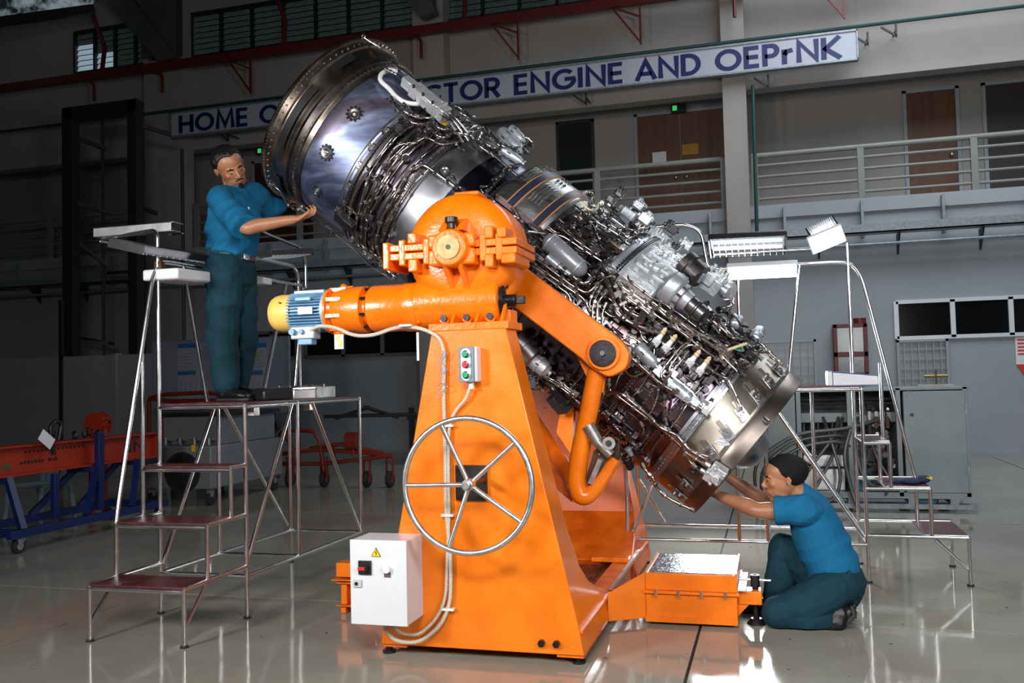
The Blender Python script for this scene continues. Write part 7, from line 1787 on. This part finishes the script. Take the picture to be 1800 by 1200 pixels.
# trousers
b = MB()
loft(b, [(j(407, 441), LAT, .150, .128), (j(406, 465), LAT, .165, .142), (j(406, 490), LAT, .17, .142), (j(407, 505), LAT, .14, .12)], 24, (0, 1))
for (H_1, K_1, A_1, e) in ((hn, kn, an, 1), (hf, kf, af, .92)):
    chain(b, [H_1+V((0, 0, .03)), H_1.lerp(K_1, .35), H_1.lerp(K_1, .75), K_1, K_1.lerp(A_1, .5), A_1+V((0, 0, .015))], [.115*e, .108*e, .096*e, .092*e, .088*e, .080*e])
fp_ = folds((.25, .2, -.9), 7, .016, 8); fp2 = folds((.7, 0, .6), 13, .011, 5)
skinify(b, 'trousers', pants_m, w1, .0065, 4, lambda p: fp_(p)+fp2(p)*.7)
bel = [j(408, 449)+V((cos(s)*.142, sin(s)*.164, -.026*cos(s))) for s in [2*pi*k/40 for k in range(40)]]
mb = MB(); rs = []
for k, p in enumerate(bel):
    s = 2*pi*k/40; n_ = V((cos(s), sin(s), 0)); rs.append([p-V((0, 0, .017)), p+n_*.006-V((0, 0, .017)), p+n_*.006+V((0, 0, .017)), p+V((0, 0, .017))])
mb.rings(rs, True); mb.build('belt', belt_m, w1, smooth=50)
p = bel[38]; MB().box(p+V((0, -.03, -.02)), p+V((.016, .03, .02))).build('buckle', steel, w1, bevel=.004)
for k in (30, 34, 26): p = bel[k]; MB().obox(p+V((cos(2*pi*k/40), sin(2*pi*k/40), 0))*.006, ((1, 0, 0), (0, 1, 0), (0, 0, 1)), (.008, .008, .026)).build('belt_loop', pants_m, w1)
def shoe(parent, heel, toe, z0, k=1., up=None):
    heel, toe = V(heel), V(toe); d = (toe-heel); L_ = d.length; d.normalize(); n_ = V((0, 0, 1)) if up is None else V(up); s = d.cross(n_).normalized(); n_ = s.cross(d)
    mb = MB(); q = lambda f, u: heel+d*f*L_+n_*u
    loft(mb, [(q(.06, .045), s, .034*k, .042), (q(.25, .05), s, .038*k, .048), (q(.5, .045), s, .044*k, .040), (q(.75, .036), s, .050*k, .032), (q(.95, .03), s, .038*k, .024)], 16)
    chain(mb, [q(.2, .05), q(.17, .10)], [.045*k, .044*k])
    o = skinify(mb, 'shoe', shoe_m, parent, .005, 3)
    mb = MB(); rs = []
    for (f, w__) in ((-.02, .022), (.05, .038), (.3, .038), (.5, .044), (.75, .053), (.93, .045), (1.02, .022)): rs.append([q(f, 0)+s*w__*k, q(f, .018)+s*w__*k, q(f, .018)-s*w__*k, q(f, 0)-s*w__*k])
    mb.rings(rs); mb.build('sole', sole_m, o, bevel=.003)
    lc = MB()
    for i in range(5): f = .34+.08*i; u = .098-.011*i; lc.tube([q(f, u)+s*.024, q(f+.01, u+.004), q(f, u)-s*.024], .003, 6)
    lc.build('laces', mat('dark_red_laces', (.12, .02, .03), .6), o)
    return o
z0 = 1.303
shoe(w1, V((an.x-.06, 5.27, z0)), V((an.x+.20, 5.235, z0)), z0, 1.0)
shoe(w1, V((af.x-.05, 5.49, z0)), V((af.x+.21, 5.46, z0)), z0, 1.0)
# hair, brows, eyes, moustache and goatee
def thr1(s, f):
    if f < -.2: return -1.
    if f < .08: return -1.+(f+.2)/.28*.55
    if f < .32: return -.45+(f-.08)/.24*.35
    if f < .55: return -.10+(f-.32)/.23*.58
    return .48+(f-.55)/.4*.26-.14*max(0, 1-abs(s)*3)
mb = MB(); hair(mb, q1, A1, hh, 1.09, thr1, 2, .03); mb.build('hair', hair_m, w1, smooth=70)
def facebits(w__, q, A, h, beard=True, closed=True):
    for s in (-1, 1):
        MB().tube([q(.05*s, .395, .072), q(.12*s, .385, .098), q(.20*s, .33, .075)], [.007*h*2, .011*h*2, .005*h*2], 8).build('eyebrow', hair_m2, w__, smooth=60)
        e = MB().ball(q(.112*s, .340 if closed else .345, .0), (.034 if closed else .04)*h, 14, 10).build('eye', eye_m, w__, smooth=60)
        MB().ball(q(.112*s, .372, -.012), .022*h, 10, 8).build('iris', iris_m, e, smooth=60)
        MB().ball(q(.112*s, .343, .016 if closed else .024), h, 14, 10, A, (.055, .046, .030)).build('eyelid', skin_m, w__, smooth=60)
        MB().tube([q(.06*s, .376, -.012 if closed else .004), q(.112*s, .392, -.016 if closed else .006), q(.165*s, .365, -.010 if closed else .002)], .006*h, 6).build('lash_line', hair_m2, w__, smooth=60)
    MB().ball(q(0, .402, -.232), h, 16, 8, A, (.088, .032, .016)).ball(q(0, .398, -.262), h, 16, 8, A, (.075, .034, .019)).build('lips', mat('dark_pink_lips', (.27, .09, .065), .4), w__, smooth=60)
    MB().tube([q(-.085, .385, -.246), q(0, .43, -.245), q(.085, .385, -.246)], .004*h, 6).build('mouth_line', mat('mouth_shadow_brown', (.05, .015, .012), .6), w__, smooth=60)
    if beard:
        MB().tube([q(-.11, .375, -.225), q(-.05, .418, -.195), q(0, .428, -.19), q(.05, .418, -.195), q(.11, .375, -.225)], [.008*h, .014*h, .012*h, .014*h, .008*h], 8).build('moustache', hair_m2, w__, smooth=60)
        MB().ball(q(0, .33, -.40), h, 14, 10, A, (.085, .055, .07)).ball(q(0, .395, -.315), h, 12, 8, A, (.04, .02, .025)).build('goatee', hair_m2, w__, smooth=60)
facebits(w1, q1, A1, hh)
# ---------------------------------------------------------------- the kneeling worker
w2 = thing('person', 'kneeling man in a teal shirt with both arms reaching into the engine intake', 'person', (.3, 5.42, 0), 'workers')
LAT2 = V((0, -1, 0)); b = MB()
def k_(x, y, Y): return atY(x, y, Y)
tor = [(k_(1468, 1024, 5.44), .120, .100), (k_(1465, 1003, 5.44), .125, .105), (k_(1450, 965, 5.46), .15, .125), (k_(1436, 928, 5.48), .165, .125), (k_(1422, 898, 5.50), .155, .095), (k_(1416, 886, 5.51), .09, .065)]
loft(b, [(p, LAT2, a_, b_) for p, a_, b_ in tor])
chain(b, [k_(1414, 882, 5.5), k_(1402, 868, 5.49), k_(1390, 856, 5.48)], [.075, .062, .062])
hc2 = k_(1380, 841, 5.46); hh2 = .272
F2 = -IR*.96-IU*.10-IT*.12; U2 = IU*.97-IR*.10
q2, A2 = head(b, hc2, F2, U2, hh2)
s2, e2, w2_ = k_(1412, 895, 5.33), k_(1334, 897, 5.36), k_(1264, 871, 5.50)
chain(b, [k_(1420, 895, 5.42), s2, s2.lerp(e2, .5)+V((0, 0, -.005)), e2, e2.lerp(w2_, .28), e2.lerp(w2_, .7), w2_], [.06, .062, .056, .046, .048, .036, .029])
hand(b, w2_, k_(1236, 858, 5.56)-w2_, V((-.2, .7, .6)), -1, (.3, .4, .3), 1.1)
s3, e3, w3 = k_(1412, 888, 5.68), k_(1350, 884, 5.74), k_(1280, 838, 5.72)
chain(b, [k_(1420, 890, 5.56), s3, s3.lerp(e3, .5), e3, e3.lerp(w3, .3), w3], [.06, .06, .052, .045, .046, .029])
hand(b, w3, k_(1255, 824, 5.74)-w3, V((-.2, -.5, .7)), 1, (.3, .4, .3), 1.1)
nh, nk, na = k_(1466, 1040, 5.33), k_(1368, 1078, 5.24), k_(1462, 1094, 5.28)
fh, fk, fa = k_(1472, 1038, 5.54), k_(1380, 962, 5.60), k_(1366, 1052, 5.58)
for (a_, b_, c_) in ((nh, nk, na), (fh, fk, fa)): chain(b, [a_+V((0, 0, .01)), a_.lerp(b_, .5), b_], [.075, .07, .058]); chain(b, [b_, b_.lerp(c_, .35), b_.lerp(c_, .92)], [.056, .052, .038])
chain(b, [fa, fa+V((-.10, 0, -.05))], [.04, .03])
skinify(b, 'body', skin_m, w2, .0055, 3)
b = MB()
sh = [(k_(1470, 1012, 5.44), .155, .138), (k_(1465, 998, 5.44), .160, .142), (k_(1452, 968, 5.46), .17, .145), (k_(1438, 932, 5.48), .188, .142), (k_(1426, 903, 5.50), .19, .125), (k_(1419, 886, 5.51), .15, .105), (k_(1413, 876, 5.51), .11, .092), (k_(1410, 871, 5.51), .09, .08)]
loft(b, [(p, LAT2, a_, b_) for p, a_, b_ in sh], 24, (0, 1))
chain(b, [k_(1425, 902, 5.44), s2+V((0, 0, -.005)), s2.lerp(e2, .3)], [.09, .088, .082]); b.tube([s2, s2.lerp(e2, .35), s2.lerp(e2, .62)], [.08, .078, .082], 18)
chain(b, [k_(1425, 902, 5.56), s3, s3.lerp(e3, .3), s3.lerp(e3, .6)], [.085, .085, .076, .072])
fs = folds((.45, 0, -.85), 9, .013, 21)
skinify(b, 'shirt', shirt_m, w2, .0065, 4, lambda p: fs(p)*.8)
b = MB()
loft(b, [(k_(1470, 1004, 5.44), LAT2, .148, .130), (k_(1474, 1022, 5.44), LAT2, .168, .148), (k_(1472, 1036, 5.44), LAT2, .15, .13)], 24, (1, 0))
b.ball(k_(1475, 1028, 5.36), .108, 18, 12).ball(k_(1475, 1028, 5.52), .108, 18, 12)
chain(b, [nh+V((0, 0, .02)), nh.lerp(nk, .4), nh.lerp(nk, .8), nk], [.105, .106, .094, .086]); chain(b, [nk+V((.01, 0, 0)), nk.lerp(na, .4), nk.lerp(na, .85)], [.078, .078, .064])
chain(b, [fh, fh.lerp(fk, .4), fh.lerp(fk, .8), fk], [.13, .112, .092, .080]); chain(b, [fk, fk.lerp(fa, .5), fa], [.080, .078, .072])
ft2 = folds((.8, 0, -.45), 8, .014, 31); ft3 = folds((.3, .2, .9), 14, .010, 12)
def dp(p):
    e = ft2(p)+ft3(p)*.5
    return e
o = skinify(b, 'trousers', pants_m, w2, .0065, 4, dp)
for v in o.data.vertices:     # cloth rests on the floor
    if v.co.z < .012: v.co.z = .012
bw = [k_(1467, 1008, 5.44)+V((cos(s)*.142+.0, sin(s)*.160, .045*cos(s))) for s in [2*pi*k/40 for k in range(40)]]
for k in (24, 33, 28): p = bw[k]; MB().obox(p+V((cos(2*pi*k/40), sin(2*pi*k/40), 0))*.008, ((1, 0, 0), (0, 1, 0), (0, 0, 1)), (.009, .009, .03)).build('belt_loop', pants_m, w2)
# boots
def boot(parent, heel, ball_, toe, n_):
    heel, ball_, toe = V(heel), V(ball_), V(toe); s = V((0, 1, 0)); mb = MB()
    loft(mb, [(heel+V((-.02, 0, .005)), s, .038, .05), (heel.lerp(ball_, .4)+V((-.03, 0, .0)), s, .043, .05), (ball_+V((-.02, 0, .03)), s, .050, .038), (ball_.lerp(toe, .6)+V((0, 0, .03)), s, .05, .032), (toe+V((.0, 0, .03)), s, .036, .024)], 18)
    chain(mb, [heel.lerp(ball_, .25)+V((-.05, 0, .01)), na+V((.02, 0, .0)), na+V((-.03, 0, .01))], [.058, .060, .058])
    nz = lambda p: NZ.noise(p*22)*.004
    o = skinify(mb, 'boot', shoe_m, parent, .005, 3, nz)
    rs = []; path = [heel+V((.012, 0, .045)), heel+V((.022, 0, -.01)), heel.lerp(ball_, .5)+V((.014, 0, -.012)), ball_+V((.004, 0, .0)), ball_.lerp(toe, .5)+V((0, 0, .0)), toe+V((-.02, 0, .008))]
    wd = (.03, .041, .043, .053, .053, .03)
    for i, p in enumerate(path):
        t_ = (path[min(i+1, 5)]-path[max(i-1, 0)]).normalized(); nn = t_.cross(s).normalized()
        if nn.x+nn.z*.0 < 0 and i < 3: nn = -nn
        if i >= 3 and nn.z > 0: nn = -nn
        rs.append([p+s*wd[i], p+s*wd[i]-nn*.022, p-s*wd[i]-nn*.022, p-s*wd[i]])
    MB().rings(rs).build('sole', sole_m, o, bevel=.004)
    tr_ = MB()
    for i in range(12):
        f = i/11*4.2; a_ = int(f); p = path[a_].lerp(path[min(a_+1, 5)], f-a_); tr_.box(p+V((-.006, -.045, -.004)), p+V((.006, .045, .006)))
    tr_.build('tread_lugs', sole_m, o)
    return o
hl = k_(1497, 1076, 5.29); bl = k_(1478, 1105, 5.29); tl_ = k_(1446, 1109, 5.28); bl.z = max(bl.z, .008); tl_.z = max(tl_.z-.02, .006)
boot(w2, hl, bl, tl_, None)
shoe(w2, V((fa.x+.07, 5.58, .002)), V((fa.x-.20, 5.55, .002)), 0, 1.05)
def thr2(s, f):
    if f < -.2: return -1.
    if f < .10: return -1.+(f+.2)/.30*.55
    if f < .35: return -.45+(f-.10)/.25*.30
    if f < .5: return -.15+(f-.35)/.15*.42
    return .27+(f-.5)/.4*.32
mb = MB(); hair(mb, q2, A2, hh2, 1.06, thr2, 7, .018); mb.build('hair', hair_m2, w2, smooth=70)
facebits(w2, q2, A2, hh2, beard=False, closed=False)

bpy.data.scenes.remove(TMP)
